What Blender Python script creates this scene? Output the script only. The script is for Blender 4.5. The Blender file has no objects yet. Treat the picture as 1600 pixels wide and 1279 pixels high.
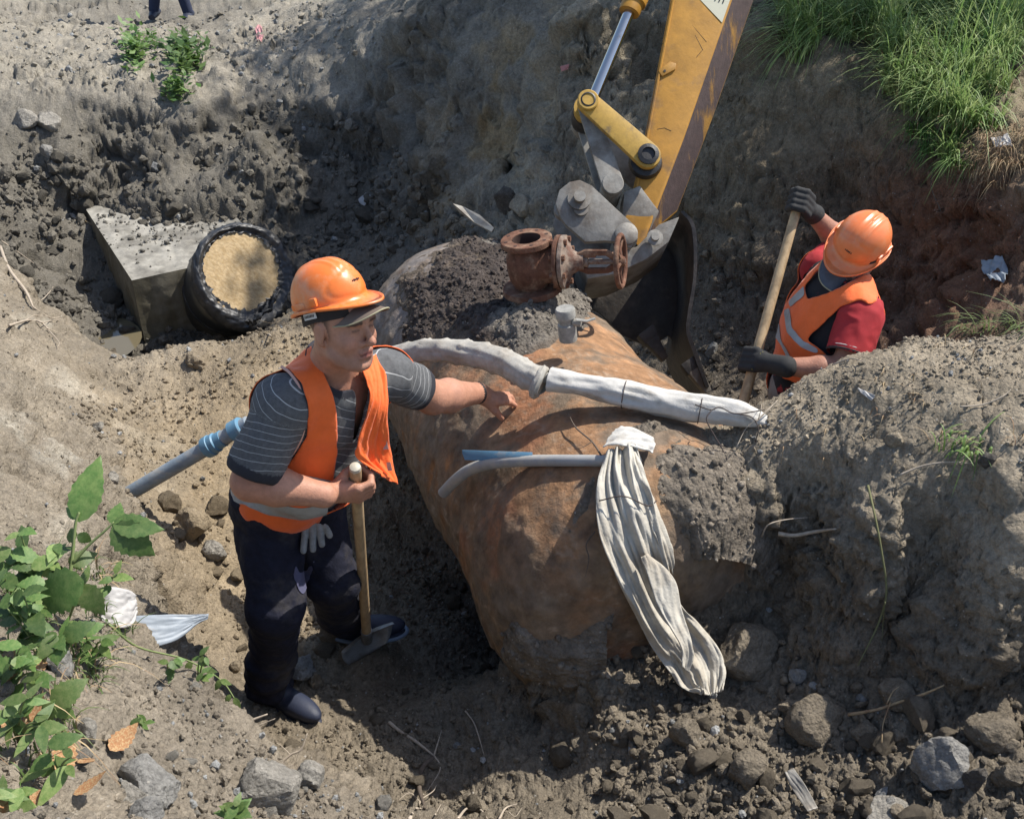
import bpy, bmesh, math, random
import numpy as np
from mathutils import Vector, Matrix, Quaternion
R = math.radians
rng = np.random.default_rng(7)
random.seed(7)
scene = bpy.context.scene
COL = scene.collection

# ------------------------------------------------------------------ camera
CAM_H, PITCH, FPX = 3.10, R(33), 1700.0          # metres, down-tilt, focal length in photo pixels
cam_data = bpy.data.cameras.new('camera')
cam_data.sensor_width = 36.0
cam_data.lens = 36.0 * FPX / 1600.0
cam_data.clip_start, cam_data.clip_end = 0.05, 600
cam = bpy.data.objects.new('camera', cam_data); COL.objects.link(cam)
cam.location = (0, 0, CAM_H); cam.rotation_euler = (math.pi/2 - PITCH, 0, 0)
scene.camera = cam

# ------------------------------------------------------------------ daylight
SUN_EL = R(55); SUN_H = Vector((0.91, 0.41)).normalized()
sun_vec = Vector((SUN_H.x*math.cos(SUN_EL), SUN_H.y*math.cos(SUN_EL), math.sin(SUN_EL)))
world = bpy.data.worlds.new('World'); scene.world = world; world.use_nodes = True
wn = world.node_tree.nodes; wl = world.node_tree.links
bg = wn['Background']; sky = wn.new('ShaderNodeTexSky'); sky.sky_type = 'NISHITA'; sky.sun_disc = False
sky.sun_elevation = SUN_EL; sky.sun_rotation = math.atan2(sun_vec.x, sun_vec.y)
wl.new(sky.outputs[0], bg.inputs[0]); bg.inputs[1].default_value = 0.125
sl = bpy.data.lights.new('sun', 'SUN'); sl.energy = 4.4; sl.angle = R(0.53); sl.color = (1.0, 0.955, 0.88)
so = bpy.data.objects.new('sun', sl); COL.objects.link(so)
so.rotation_euler = sun_vec.to_track_quat('Z', 'Y').to_euler(); so.location = (6, 4, 12)
vs = scene.view_settings
vs.view_transform = 'Standard'; vs.look = 'None'; vs.gamma = 1; vs.use_curve_mapping = False; vs.exposure = 0.72
scene.cycles.max_bounces = 6

# ------------------------------------------------------------------ maths helpers
SP, CP = math.sin(PITCH), math.cos(PITCH)
def at(px, py, t):
    "the place in the world seen at photo pixel px,py at t metres in front of the lens plane"
    u = (px-800)/FPX; v = (639.5-py)/FPX
    return Vector((u*t, (CP+SP*v)*t, CAM_H+(-SP+CP*v)*t))
def atz(px, py, z):
    v = (639.5-py)/FPX
    return at(px, py, (CAM_H-z)/(SP-CP*v))

def _hash(ix, iy, iz, s):
    h = (ix*374761393 + iy*668265263 + iz*2147483647 + s*1274126177) & 0xFFFFFFFF
    h = ((h ^ (h >> 13)) * 1274126177) & 0xFFFFFFFF
    h = (h ^ (h >> 16)) & 0xFFFFFFFF
    return h
def noise(p, scale=1.0, seed=0):
    "smooth value noise, -1..1, p is (n,3)"
    q = p*scale; f0 = np.floor(q); f = (q-f0); i = f0.astype(np.int64)
    f = f*f*f*(f*(f*6-15)+10)
    out = np.zeros(len(p))
    for dx in (0, 1):
        wx = f[:, 0] if dx else 1-f[:, 0]
        for dy in (0, 1):
            wy = f[:, 1] if dy else 1-f[:, 1]
            for dz in (0, 1):
                wz = f[:, 2] if dz else 1-f[:, 2]
                out += wx*wy*wz*(_hash(i[:, 0]+dx, i[:, 1]+dy, i[:, 2]+dz, seed)/2147483647.5-1)
    return out
_ROT = np.array(Matrix.Rotation(.83, 3, Vector((.4, .7, .6)).normalized()))
def fbm(p, scale=1.0, seed=0, octv=4, gain=.5):
    a = 1.0; s = 0; out = np.zeros(len(p))
    for k in range(octv):
        out += a*noise(p, scale*(2.03**k), seed+k*17); s += a; a *= gain
        p = p @ _ROT
    return out/s
def worley(p, scale, seed=0):
    "distance to nearest jittered cell point (0..~1) and that cell's random value"
    q = p*scale; i = np.floor(q).astype(np.int64); f = q-i
    best = np.full(len(p), 9.0); val = np.zeros(len(p))
    lo = np.where(f < .5, -1, 0)
    for dx in (0, 1):
        for dy in (0, 1):
            for dz in (0, 1):
                cx, cy, cz = i[:, 0]+lo[:, 0]+dx, i[:, 1]+lo[:, 1]+dy, i[:, 2]+lo[:, 2]+dz
                h = _hash(cx, cy, cz, seed)
                jx = (h & 1023)/1023*.7+.15; jy = ((h >> 10) & 1023)/1023*.7+.15; jz = ((h >> 20) & 1023)/1023*.7+.15
                d = np.sqrt((cx+jx-q[:, 0])**2+(cy+jy-q[:, 1])**2+(cz+jz-q[:, 2])**2)
                m = d < best; best[m] = d[m]; val[m] = ((h[m] >> 7) & 1023)/1023
    return best, val
def sstep(a, b, x):
    t = np.clip((x-a)/(b-a), 0, 1); return t*t*(3-2*t)

# ------------------------------------------------------------------ mesh helpers
def tag(o, label=None, cat=None, group=None, kind=None):
    if label: o['label'] = label
    if cat: o['category'] = cat
    if group: o['group'] = group
    if kind: o['kind'] = kind
    return o
def link(name, me, mat=None, parent=None, smooth=True):
    o = bpy.data.objects.new(name, me); COL.objects.link(o)
    if mat is not None:
        me.materials.clear()
        for m in (mat if isinstance(mat, (list, tuple)) else [mat]): me.materials.append(m)
    if smooth and len(me.polygons): me.polygons.foreach_set('use_smooth', np.ones(len(me.polygons), bool))
    if parent is not None:
        o.parent = parent; o.matrix_parent_inverse = parent.matrix_world.inverted() if False else Matrix.Translation(-Vector(parent.location)) if parent.type == 'EMPTY' else Matrix()
    return o
def npmesh(name, v, f, cols=None):
    "mesh from arrays; f is (n,3) or (n,4) or list of faces"
    me = bpy.data.meshes.new(name)
    v = np.asarray(v, dtype=np.float32)
    if isinstance(f, np.ndarray):
        n, k = f.shape
        me.vertices.add(len(v)); me.vertices.foreach_set('co', v.ravel())
        me.loops.add(n*k); me.loops.foreach_set('vertex_index', f.astype(np.int32).ravel())
        me.polygons.add(n); me.polygons.foreach_set('loop_start', np.arange(0, n*k, k, dtype=np.int32))
        me.update(calc_edges=True)
    else:
        me.from_pydata([tuple(map(float, q)) for q in v], [], [tuple(map(int, q)) for q in f]); me.update()
    if cols is not None: setcol(me, cols)
    return me
def setcol(me, cols, name='tint'):
    a = me.color_attributes.new(name, 'FLOAT_COLOR', 'POINT')
    c = np.ones((len(me.vertices), 4), dtype=np.float32); c[:, :3] = cols
    a.data.foreach_set('color', c.ravel())
def grid_faces(nr, nc, close_c=False):
    i = np.arange(nr-1)[:, None]; j = np.arange(nc if close_c else nc-1)[None, :]
    j2 = (j+1) % nc
    a = i*nc+j; b = i*nc+j2; c = (i+1)*nc+j2; d = (i+1)*nc+j
    return np.stack([a, b, c, d], -1).reshape(-1, 4)
def empty(name, loc):
    o = bpy.data.objects.new(name, None); COL.objects.link(o); o.location = loc; o.empty_display_size = .1
    return o
class MB:
    "collects shapes, builds one mesh object"
    def __init__(s): s.v = []; s.f = []
    def add(s, v, f):
        n = len(s.v); s.v += [tuple(q) for q in v]; s.f += [tuple(i+n for i in q) for q in f]; return s
    def box(s, c, size, rot=None, taper=1.0, bev=0.0):
        hx, hy, hz = [q/2 for q in size]; c = Vector(c)
        bm = bmesh.new(); bmesh.ops.create_cube(bm, size=1)
        for w in bm.verts:
            k = taper if w.co.z > 0 else 1
            w.co = Vector((w.co.x*2*hx*k, w.co.y*2*hy*k, w.co.z*2*hz))
        if bev: bmesh.ops.bevel(bm, geom=bm.edges[:], offset=bev, segments=2, affect='EDGES', profile=.6)
        M = rot if rot is not None else Matrix.Identity(3)
        bm.verts.index_update()
        s.add([M @ w.co + c for w in bm.verts], [[w.index for w in q.verts] for q in bm.faces]); bm.free(); return s
    def tube(s, pts, rad, n=12, cap=True, flat=1.0, wob=0.0):
        pts = [Vector(p) for p in pts]; m = len(pts)
        rad = [rad]*m if not hasattr(rad, '__len__') else list(rad)
        N = None; vs_ = []
        for i, p in enumerate(pts):
            d = (pts[min(i+1, m-1)]-pts[max(i-1, 0)])
            d = d.normalized() if d.length > 1e-9 else Vector((0, 0, 1))
            if N is None:
                N = d.cross(Vector((0, 0, 1)));
                if N.length < .1: N = d.cross(Vector((1, 0, 0)))
                N.normalize()
            N = (N - d*N.dot(d)).normalized(); B = d.cross(N)
            for k in range(n):
                a = 2*math.pi*k/n; rr = rad[i]*(1+wob*random.uniform(-1, 1))
                vs_.append(p + N*math.cos(a)*rr + B*math.sin(a)*rr*flat)
        fs = [(i*n+k, i*n+(k+1) % n, (i+1)*n+(k+1) % n, (i+1)*n+k) for i in range(m-1) for k in range(n)]
        if cap:
            fs.append(tuple(range(n))[::-1]); fs.append(tuple((m-1)*n+k for k in range(n)))
        return s.add(vs_, fs)
    def lathe(s, prof, c, axis, n=28, ref=None, cap=True):
        "prof: (radius, height) pairs along axis from c"
        axis = Vector(axis).normalized(); c = Vector(c)
        N = (ref if ref is not None else (axis.cross(Vector((0, 0, 1))) if abs(axis.z) < .95 else axis.cross(Vector((1, 0, 0))))).normalized()
        B = axis.cross(N)
        vs_ = [c+axis*h+(N*math.cos(2*math.pi*k/n)+B*math.sin(2*math.pi*k/n))*r for r, h in prof for k in range(n)]
        fs = [(i*n+k, i*n+(k+1) % n, (i+1)*n+(k+1) % n, (i+1)*n+k) for i in range(len(prof)-1) for k in range(n)]
        if cap and prof[0][0] > 1e-4: fs.append(tuple(range(n))[::-1])
        if cap and prof[-1][0] > 1e-4: fs.append(tuple((len(prof)-1)*n+k for k in range(n)))
        return s.add(vs_, fs)
    def plate(s, poly, ext):
        "a flat polygon of world points given thickness along ext"
        ext = Vector(ext); n = len(poly); poly = [Vector(p) for p in poly]
        return s.add(poly+[p+ext for p in poly], [tuple(range(n))[::-1], tuple(range(n, 2*n))]+[(i, (i+1) % n, n+(i+1) % n, n+i) for i in range(n)])
    def build(s, name, mat, parent=None, smooth=True, bevel=0, sharp=True, noise_amp=0, noise_scale=20, sub=0):
        me = bpy.data.meshes.new(name); me.from_pydata([tuple(q) for q in s.v], [], s.f); me.update()
        bm = bmesh.new(); bm.from_mesh(me)
        bmesh.ops.remove_doubles(bm, verts=bm.verts, dist=1e-6)
        bmesh.ops.recalc_face_normals(bm, faces=bm.faces)
        if bevel:
            ed = [e for e in bm.edges if len(e.link_faces) == 2 and e.calc_face_angle(0) > .6]
            bmesh.ops.bevel(bm, geom=ed, offset=bevel, segments=2, affect='EDGES', profile=.6, clamp_overlap=True)
        if sub:
            bmesh.ops.subdivide_edges(bm, edges=bm.edges, cuts=sub, use_grid_fill=True)
        if noise_amp:
            bm.normal_update(); P = np.array([v.co[:] for v in bm.verts]); d = fbm(P, noise_scale, 5, 3)*noise_amp
            for v, k in zip(bm.verts, d): v.co += v.normal*k
        bm.to_mesh(me); bm.free()
        o = link(name, me, mat, parent, smooth)
        if smooth and sharp:
            try: me.set_sharp_from_angle(angle=R(38))
            except Exception: pass
        return o
def catmull(pts, n=8):
    pts = [Vector(p) for p in pts]; out = []
    P = [pts[0]*2-pts[1]]+pts+[pts[-1]*2-pts[-2]]
    for i in range(1, len(P)-2):
        a, b, c, d = P[i-1:i+3]
        for k in range(n):
            t = k/n
            out.append(.5*((2*b)+(c-a)*t+(2*a-5*b+4*c-d)*t*t+(3*b-a-3*c+d)*t**3))
    out.append(pts[-1]); return out
def lerpn(vals, m):
    return list(np.interp(np.linspace(0, len(vals)-1, m), range(len(vals)), vals))

# ------------------------------------------------------------------ materials
def mat(name, base, rough=.8, metal=0.0, var=0.0, vscale=8, bump=0.0, bscale=40, tint=False, col2=None, c2scale=3, c2lo=.45, c2hi=.6,
        coat=0, sss=0, trans=0, stripes=None, detail=6, spec=None, sheen=0, two=False, c2stretch=None):
    m = bpy.data.materials.new(name); m.use_nodes = True; nt = m.node_tree; N = nt.nodes; L = nt.links
    b = N['Principled BSDF']; b.inputs['Roughness'].default_value = rough; b.inputs['Metallic'].default_value = metal
    if coat: b.inputs['Coat Weight'].default_value = coat; b.inputs['Coat Roughness'].default_value = .25
    if spec is not None: b.inputs['Specular IOR Level'].default_value = spec
    if sheen: b.inputs['Sheen Weight'].default_value = sheen
    if sss:
        b.inputs['Subsurface Weight'].default_value = sss; b.inputs['Subsurface Radius'].default_value = (.012, .005, .003); b.inputs['Subsurface Scale'].default_value = 1
    tc = N.new('ShaderNodeTexCoord'); co = tc.outputs['Object']
    rgb = N.new('ShaderNodeRGB'); rgb.outputs[0].default_value = (*base, 1); c = rgb.outputs[0]
    if tint:
        va = N.new('ShaderNodeVertexColor'); va.layer_name = 'tint'; c = va.outputs[0]
    if col2:
        nz = N.new('ShaderNodeTexNoise'); nz.inputs['Scale'].default_value = c2scale; nz.inputs['Detail'].default_value = 8; nz.inputs['Roughness'].default_value = .65
        if c2stretch:
            mp = N.new('ShaderNodeMapping'); mp.inputs['Scale'].default_value = c2stretch; L.new(co, mp.inputs[0]); L.new(mp.outputs[0], nz.inputs['Vector'])
        else: L.new(co, nz.inputs['Vector'])
        rp = N.new('ShaderNodeMapRange'); rp.inputs[1].default_value = c2lo; rp.inputs[2].default_value = c2hi; L.new(nz.outputs[0], rp.inputs[0])
        mx = N.new('ShaderNodeMix'); mx.data_type = 'RGBA'; L.new(rp.outputs[0], mx.inputs[0]); L.new(c, mx.inputs[6]); mx.inputs[7].default_value = (*col2, 1); c = mx.outputs[2]
    if var:
        nz = N.new('ShaderNodeTexNoise'); nz.inputs['Scale'].default_value = vscale; nz.inputs['Detail'].default_value = 10; nz.inputs['Roughness'].default_value = .7
        L.new(co, nz.inputs['Vector'])
        rp = N.new('ShaderNodeMapRange'); rp.inputs[1].default_value = .3; rp.inputs[2].default_value = .7; rp.inputs[3].default_value = 1-var; rp.inputs[4].default_value = 1+var
        L.new(nz.outputs[0], rp.inputs[0])
        mx = N.new('ShaderNodeVectorMath'); mx.operation = 'SCALE'; L.new(c, mx.inputs[0]); L.new(rp.outputs[0], mx.inputs['Scale']); c = mx.outputs[0]
    L.new(c, b.inputs['Base Color'])
    if bump:
        nz = N.new('ShaderNodeTexNoise'); nz.inputs['Scale'].default_value = bscale; nz.inputs['Detail'].default_value = detail; nz.inputs['Roughness'].default_value = .65
        L.new(co, nz.inputs['Vector'])
        bp = N.new('ShaderNodeBump'); bp.inputs['Strength'].default_value = 1; bp.inputs['Distance'].default_value = bump
        L.new(nz.outputs[0], bp.inputs['Height']); L.new(bp.outputs[0], b.inputs['Normal'])
    return m

def soil_material(name, tint=True, base=(.2, .17, .14), obj=False):
    m = bpy.data.materials.new(name); m.use_nodes = True; nt = m.node_tree; N = nt.nodes; L = nt.links
    b = N['Principled BSDF']; b.inputs['Roughness'].default_value = .93; b.inputs['Specular IOR Level'].default_value = .18
    tc = N.new('ShaderNodeTexCoord'); co = tc.outputs['Object']
    if tint:
        va = N.new('ShaderNodeVertexColor'); va.layer_name = 'tint'; c = va.outputs[0]
    elif obj:
        va = N.new('ShaderNodeObjectInfo'); c = va.outputs['Color']
    else:
        q = N.new('ShaderNodeRGB'); q.outputs[0].default_value = (*base, 1); c = q.outputs[0]
    def nz(sc, d=8, r=.65):
        n = N.new('ShaderNodeTexNoise'); n.inputs['Scale'].default_value = sc; n.inputs['Detail'].default_value = d; n.inputs['Roughness'].default_value = r; L.new(co, n.inputs['Vector']); return n.outputs[0]
    def rng_(x, a, b_, c_, d_):
        r = N.new('ShaderNodeMapRange'); r.inputs[1].default_value = a; r.inputs[2].default_value = b_; r.inputs[3].default_value = c_; r.inputs[4].default_value = d_; L.new(x, r.inputs[0]); return r.outputs[0]
    def scale(c, s):
        v = N.new('ShaderNodeVectorMath'); v.operation = 'SCALE'; L.new(c, v.inputs[0]); L.new(s, v.inputs['Scale']); return v.outputs[0]
    c = scale(c, rng_(nz(4.5, 6), .3, .7, .8, 1.2))
    c = scale(c, rng_(nz(48, 8, .8), .32, .68, .60, 1.40))
    # pale grit and dark crumbs
    vo = N.new('ShaderNodeTexVoronoi'); vo.inputs['Scale'].default_value = 95; L.new(co, vo.inputs['Vector'])
    sp = N.new('ShaderNodeSeparateColor'); L.new(vo.outputs['Color'], sp.inputs[0])
    hot = rng_(sp.outputs[0], .975, .985, 0, .7); near = rng_(vo.outputs['Distance'], .28, .36, 1, 0)
    mm = N.new('ShaderNodeMath'); mm.operation = 'MULTIPLY'; L.new(hot, mm.inputs[0]); L.new(near, mm.inputs[1])
    mx = N.new('ShaderNodeMix'); mx.data_type = 'RGBA'; L.new(mm.outputs[0], mx.inputs[0]); L.new(c, mx.inputs[6]); mx.inputs[7].default_value = (.42, .39, .34, 1); c = mx.outputs[2]
    L.new(c, b.inputs['Base Color'])
    b1 = N.new('ShaderNodeBump'); b1.inputs['Distance'].default_value = .017; b1.inputs['Strength'].default_value = 1; L.new(nz(38, 9, .72), b1.inputs['Height'])
    b2 = N.new('ShaderNodeBump'); b2.inputs['Distance'].default_value = .004; b2.inputs['Strength'].default_value = 1; b2.invert = True
    L.new(vo.outputs['Distance'], b2.inputs['Height']); L.new(b1.outputs[0], b2.inputs['Normal'])
    L.new(b2.outputs[0], b.inputs['Normal'])
    return m
M_SOIL = soil_material('soil')
# ================================================================== TERRAIN
def _cp():
    A = []
    pz = [ # worker's floor and ledge
     (435,1120,0),(540,1000,0),(470,1050,0),(380,1000,.02),(350,900,.05),(330,820,.08),(300,760,.1),(250,700,.12),(200,640,.12),(150,600,.12),
     (300,640,.1),(400,640,.1),(430,560,.12),(330,585,.1),(480,530,.15),(600,520,.1),
     (110,575,.12),(200,574,.12),(300,548,.12),(400,518,.12),(465,483,.12),
     # hole under the tank
     (780,1000,-.34),(720,920,-.40),(660,820,-.28),(625,720,-.1),(600,620,.04),(655,960,-.2),(740,1060,-.16),
     # far pit
     (100,480,-.7),(60,420,-.3),(40,330,-.12),(120,330,-.35),(350,300,-.1),(250,308,-.12),(330,325,-.2),(450,350,-.35),(520,380,-.35),(480,440,-.25),(560,420,-.25),(550,330,-.3),(620,350,-.2),
     (0,260,.1),(100,240,.12),(200,250,.02),(50,300,-.1),(200,300,-.25),(330,270,-.12),(430,290,-.2),(480,250,-.1),
     (0,130,.45),(100,115,.5),(200,135,.45),(300,150,.42),(400,190,.35),(440,215,.2),
     (270,25,.25),(0,20,.3),(100,60,.42),(400,60,.38),(300,90,.42),(450,0,.42),
     # back wall to the right
     (520,180,.25),(600,250,0),(560,60,.75),(650,0,1.2),(700,150,.75),(680,250,.3),(680,320,0),(800,330,.15),(780,230,.62),(850,220,.75),(850,100,1.15),(900,0,1.6),(750,60,1.1),
     (1000,300,.65),(1000,120,1.14),(1100,300,.72),(1100,420,.35),(1050,500,.1),(1150,570,.08),(1200,450,.4),(1200,300,.8),(1200,200,1.08),(1180,60,1.5),(1060,0,1.5),
     (1300,120,1.37),(1300,300,.84),(1300,450,.45),(1400,200,1.2),(1400,330,.87),(1400,480,.49),(1500,260,1.17),(1500,330,1.0),(1500,450,.69),(1600,290,1.24),(1600,400,1.01),(1550,490,.8),
     (1590,150,1.34),(1450,60,1.44),(1300,20,1.52),(1590,20,1.47),
     # berm
     (1045,690,.98),(1100,665,1.05),(1190,640,1.08),(1260,610,1.13),(1340,572,1.2),(1450,545,1.25),(1600,505,1.32),
     (1150,700,1.02),(1300,650,1.15),(1450,640,1.25),(1600,620,1.35),(1500,580,1.28),(1600,720,1.3),(1300,720,1.08),
     (1030,760,.85),(1200,770,.95),(1400,780,1.1),(1600,800,1.2),
     (1060,940,.45),(1200,955,.5),(1400,1000,.6),(1600,1040,.7),(1055,850,.68),
     (1100,1040,.42),(1300,1080,.5),(1500,1120,.6),(1100,1180,.4),(1300,1220,.5),(1500,1230,.6),(1600,1200,.65),(1000,1100,.38),(1000,1250,.33),
     (900,1020,.42),(980,1030,.42),(830,1070,.12),(850,1130,.12),(800,1200,.15),(700,1130,.02),(600,1200,.05),(700,1270,.1),(880,1200,.22),(860,1010,.2),
     # left bank
     (600,1279,.58),(500,1220,.68),(370,1140,.8),(260,1035,.86),(200,965,.82),
     (500,1190,.02),(330,965,.08),(170,850,.75),(235,860,.35),(200,770,.3),(120,640,.3),(80,560,.25),(0,400,.35),(0,500,.6),(0,600,.85),(60,700,.7),
     (0,750,1.05),(100,800,.85),(0,900,1.25),(100,950,1.05),(0,1050,1.35),(0,1279,1.5),(200,1100,1.0),(200,1279,1.15),(350,1279,.95),(470,1279,.8),(300,1180,.9)]
    for px, py, z in pz: A.append(tuple(atz(px, py, z)))
    A += [(-2.2,6.0,-.7),(-1.4,6.1,-.7),(-2.9,6.3,-.7),(-.9,6.2,-.6),(-1.8,6.8,-.75),(-.3,5.8,-.2),
          (1.2,3.95,.1),(1.0,4.3,0),(1.6,4.2,.3),(.9,4.8,0),(1.25,3.45,.75),(1.2,3.62,.2),(1.75,3.75,.6),(1.95,3.6,1.0),(.95,3.5,.6),(.95,3.75,.1),
          (0,4,-.15),(.3,3.6,-.15),(-.3,4.7,-.1),(.3,4.4,-.1),(.5,3.15,.1),(.3,3.0,.05),(.1,5.2,-.1),(.6,5.6,0),
          (.13,2.64,.47),(.35,2.62,.52),(.55,2.62,.56),(.3,2.5,.46),(.02,2.75,.32),(.62,2.75,.62),(.72,2.85,.85),(.78,3.1,1.0),
          (-.75,2.3,.05),(-1.0,2.55,.05),(-.35,2.12,.1),(-1.25,2.85,.15),(-.2,1.9,.5),(.3,1.7,.4),(.9,1.6,.5),
          (0,.6,1.2),(1.2,.8,1.0),(2.2,1.5,1.2),(-.6,.6,1.55),(0,-1,1.45),(-3,-1,1.6),(3,-1,1.5),(-3,2,1.6),(-4,4,1.4),(-5,7,1.2),(3,2.5,1.35),(4,4,1.6),
          (-6,12,.6),(-6,9,.7),(-2,14,.3),(3,8.5,1.7),(.6,10.5,1.7),(5,7,1.7),(3,12,2.2),(-2,20,.4),(6,18,2.4),(-10,25,.6),(-10,0,1.6),(10,0,1.7),(12,12,2.2),(0,40,1.2),(-20,40,1),(25,40,2),
          (40,0,2),(-40,0,1.5),(0,-30,1.5),(0,90,1.2),(-60,60,1),(60,60,1.5)]
    return np.array(A)
CPN = _cp()
def _fit():
    P = CPN[:, :2]; n = len(P)
    D = np.sqrt(((P[:, None]-P[None])**2).sum(-1)+.0009)
    K = D + np.eye(n)*(-.0)
    A = np.zeros((n+1, n+1)); A[:n, :n] = K; A[:n, n] = 1; A[n, :n] = 1
    A[:n, :n] += -np.eye(n)*.02
    return np.linalg.solve(A, np.append(CPN[:, 2], 0))
WRBF = _fit()
def base_z(x, y):
    x = np.atleast_1d(np.asarray(x, float)); y = np.atleast_1d(np.asarray(y, float)); out = np.empty(len(x))
    for s in range(0, len(x), 20000):
        e = s+20000
        D = np.sqrt((x[s:e, None]-CPN[None, :, 0])**2+(y[s:e, None]-CPN[None, :, 1])**2+.0009)
        out[s:e] = D @ WRBF[:-1]+WRBF[-1]
    return out

def make_terrain(NC=700, NR=1000):
    core = np.linspace(-.6, .6, NC)
    side = .6+np.cumsum(np.geomspace(.004, .5, 26))
    a = np.concatenate([-side[::-1], core, side])
    yy = np.concatenate([np.linspace(-25, .3, 20), np.linspace(.4, 2, 110), np.linspace(2.01, 7.5, 420), np.linspace(7.52, 14, 160), np.geomspace(14.2, 130, 40)])
    ac = a[::4] if False else np.concatenate([-side[::-1], np.linspace(-.6, .6, 210), side])
    X = ac[None, :]*(np.abs(yy[:, None])+.6); Z = base_z(X.ravel(), np.repeat(yy, len(ac))).reshape(len(yy), len(ac))
    # full width columns by interpolation
    Zf = np.empty((len(yy), len(a)))
    for i in range(len(yy)): Zf[i] = np.interp(a, ac, Z[i])
    out = np.empty((NR, len(a), 3))
    for j in range(len(a)):
        x = a[j]*(np.abs(yy)+.6); z = Zf[:, j]
        dist = np.sqrt(x**2+yy**2+(z-CAM_H)**2)
        seg = np.sqrt(np.diff(x)**2+np.diff(yy)**2+(np.diff(z)*1.1)**2)/((dist[1:]+dist[:-1])/2)**1.0
        seg[yy[1:] < .9] *= .25; seg[yy[1:] > 12] *= .3
        s = np.concatenate([[0], np.cumsum(seg)]); q = np.linspace(0, s[-1], NR)
        out[:, j, 0] = np.interp(q, s, x); out[:, j, 1] = np.interp(q, s, yy); out[:, j, 2] = np.interp(q, s, z)
    # smooth the sample rows across columns a little
    for _ in range(3):
        out[:, 1:-1] = (out[:, :-2]+out[:, 1:-1]*2+out[:, 2:])/4
    return out
def normals_grid(G):
    du = np.gradient(G, axis=1); dv = np.gradient(G, axis=0)
    n = np.cross(du, dv); n /= np.linalg.norm(n, axis=2, keepdims=True)+1e-12
    n[n[..., 2] < -.2] *= 1
    return n
def soil_tint(P, steep):
    "real soil colours: dry pale crust, grey-brown loam, damp dark clay, red earth"
    x, y, z = P.T
    dry = np.array([.245, .215, .175]); loam = np.array([.165, .145, .118]); damp = np.array([.085, .078, .068]); red = np.array([.19, .095, .06]); tan = np.array([.25, .20, .135]); gry = np.array([.20, .195, .18])
    n1 = fbm(P, 1.1, 3, 4); n2 = fbm(P, 3.5, 9, 4)
    c = loam[None]*np.ones((len(P), 1))
    def mix(c, col, w): return c*(1-w[:, None])+col[None]*w[:, None]
    c = mix(c, dry, np.clip(sstep(-.1, .5, n1+.25*n2)*.6+.15, 0, 1))
    leftbank = sstep(-.9, -1.4, x+.1*n2+.25*(y-3))*sstep(7, 5.5, y)
    c = mix(c, np.array([.235, .21, .175]), np.clip(leftbank*.75, 0, 1)); c = mix(c, np.array([.36, .345, .31]), leftbank*sstep(.2, .5, fbm(P*np.array([1, 1, 2.]), 2.4, 19, 4))*.7)
    fore = sstep(.62, .8, z)*sstep(2.3, 2.0, y)*sstep(.2, -.2, x)
    c = mix(c, np.array([.235, .21, .178]), fore*.75)
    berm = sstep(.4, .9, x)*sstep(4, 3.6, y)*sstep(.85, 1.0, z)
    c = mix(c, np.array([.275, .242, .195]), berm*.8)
    ledge = np.exp(-(((x+1.1)/.9)**2+((y-4.2)/1.2)**2))*sstep(.45, .25, z)
    c = mix(c, tan, np.clip(ledge*.9, 0, 1))
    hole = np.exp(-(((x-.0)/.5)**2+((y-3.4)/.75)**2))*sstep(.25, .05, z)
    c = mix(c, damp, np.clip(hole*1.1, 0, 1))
    far = sstep(5.9, 6.6, y+.3*n1)*sstep(1.6, .6, x)
    c = mix(c, gry*.82, far*.8)
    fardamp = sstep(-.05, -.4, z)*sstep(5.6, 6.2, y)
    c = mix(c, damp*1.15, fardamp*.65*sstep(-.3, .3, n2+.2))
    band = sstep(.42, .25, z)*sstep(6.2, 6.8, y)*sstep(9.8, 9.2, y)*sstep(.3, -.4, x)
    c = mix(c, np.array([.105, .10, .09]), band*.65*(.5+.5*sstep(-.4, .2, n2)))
    rw = np.exp(-(((x-2.0)/.55)**2+((y-4.9)/.7)**2))*sstep(1.45, 1.0, z)
    c = mix(c, np.array([.21, .18, .13]), sstep(.2, .6, x)*sstep(4.3, 4.9, y)*sstep(.35, .6, z)*.8); c = mix(c, red, np.clip(rw*1.3, 0, 1)*.92)
    behind = sstep(.6, .9, x)*sstep(3.4, 3.8, y)*sstep(6, 5, y)*sstep(.9, .3, z)
    c = mix(c, damp*1.1, behind*.6)
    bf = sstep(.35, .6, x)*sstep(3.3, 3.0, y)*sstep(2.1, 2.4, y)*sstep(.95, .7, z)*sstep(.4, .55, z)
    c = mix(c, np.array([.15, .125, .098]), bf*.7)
    cl = np.exp(-(((x-.05)/.75)**2+((y-6.9)/.9)**2))*sstep(.0, .3, z); c = mix(c, np.array([.29, .27, .225]), np.clip(cl*1.3, 0, 1)*(.45+.5*sstep(-.3, .3, n2)))
    och = np.exp(-(((x+.1)/.5)**2+((y-7.4)/.6)**2))*sstep(.2, .6, n2+.35)
    c = mix(c, np.array([.22, .165, .09]), np.clip(och*.8, 0, 1))
    pl = sstep(.25, .4, z)*sstep(8.5, 9.3, y)*sstep(-.3, -1.5, x)
    c = mix(c, np.array([.27, .255, .225]), pl*.8)
    tr = sstep(1.35, 1.55, z)*sstep(1.2, 1.5, x)*sstep(3.9, 4.2, y)
    c = mix(c, np.array([.14, .12, .085]), tr*.6)
    c *= (1+.22*n2[:, None]+.12*fbm(P, 12, 31, 3)[:, None])
    return np.clip(c*np.array([1.05, 1.0, .91]), .02, .6)
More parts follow.
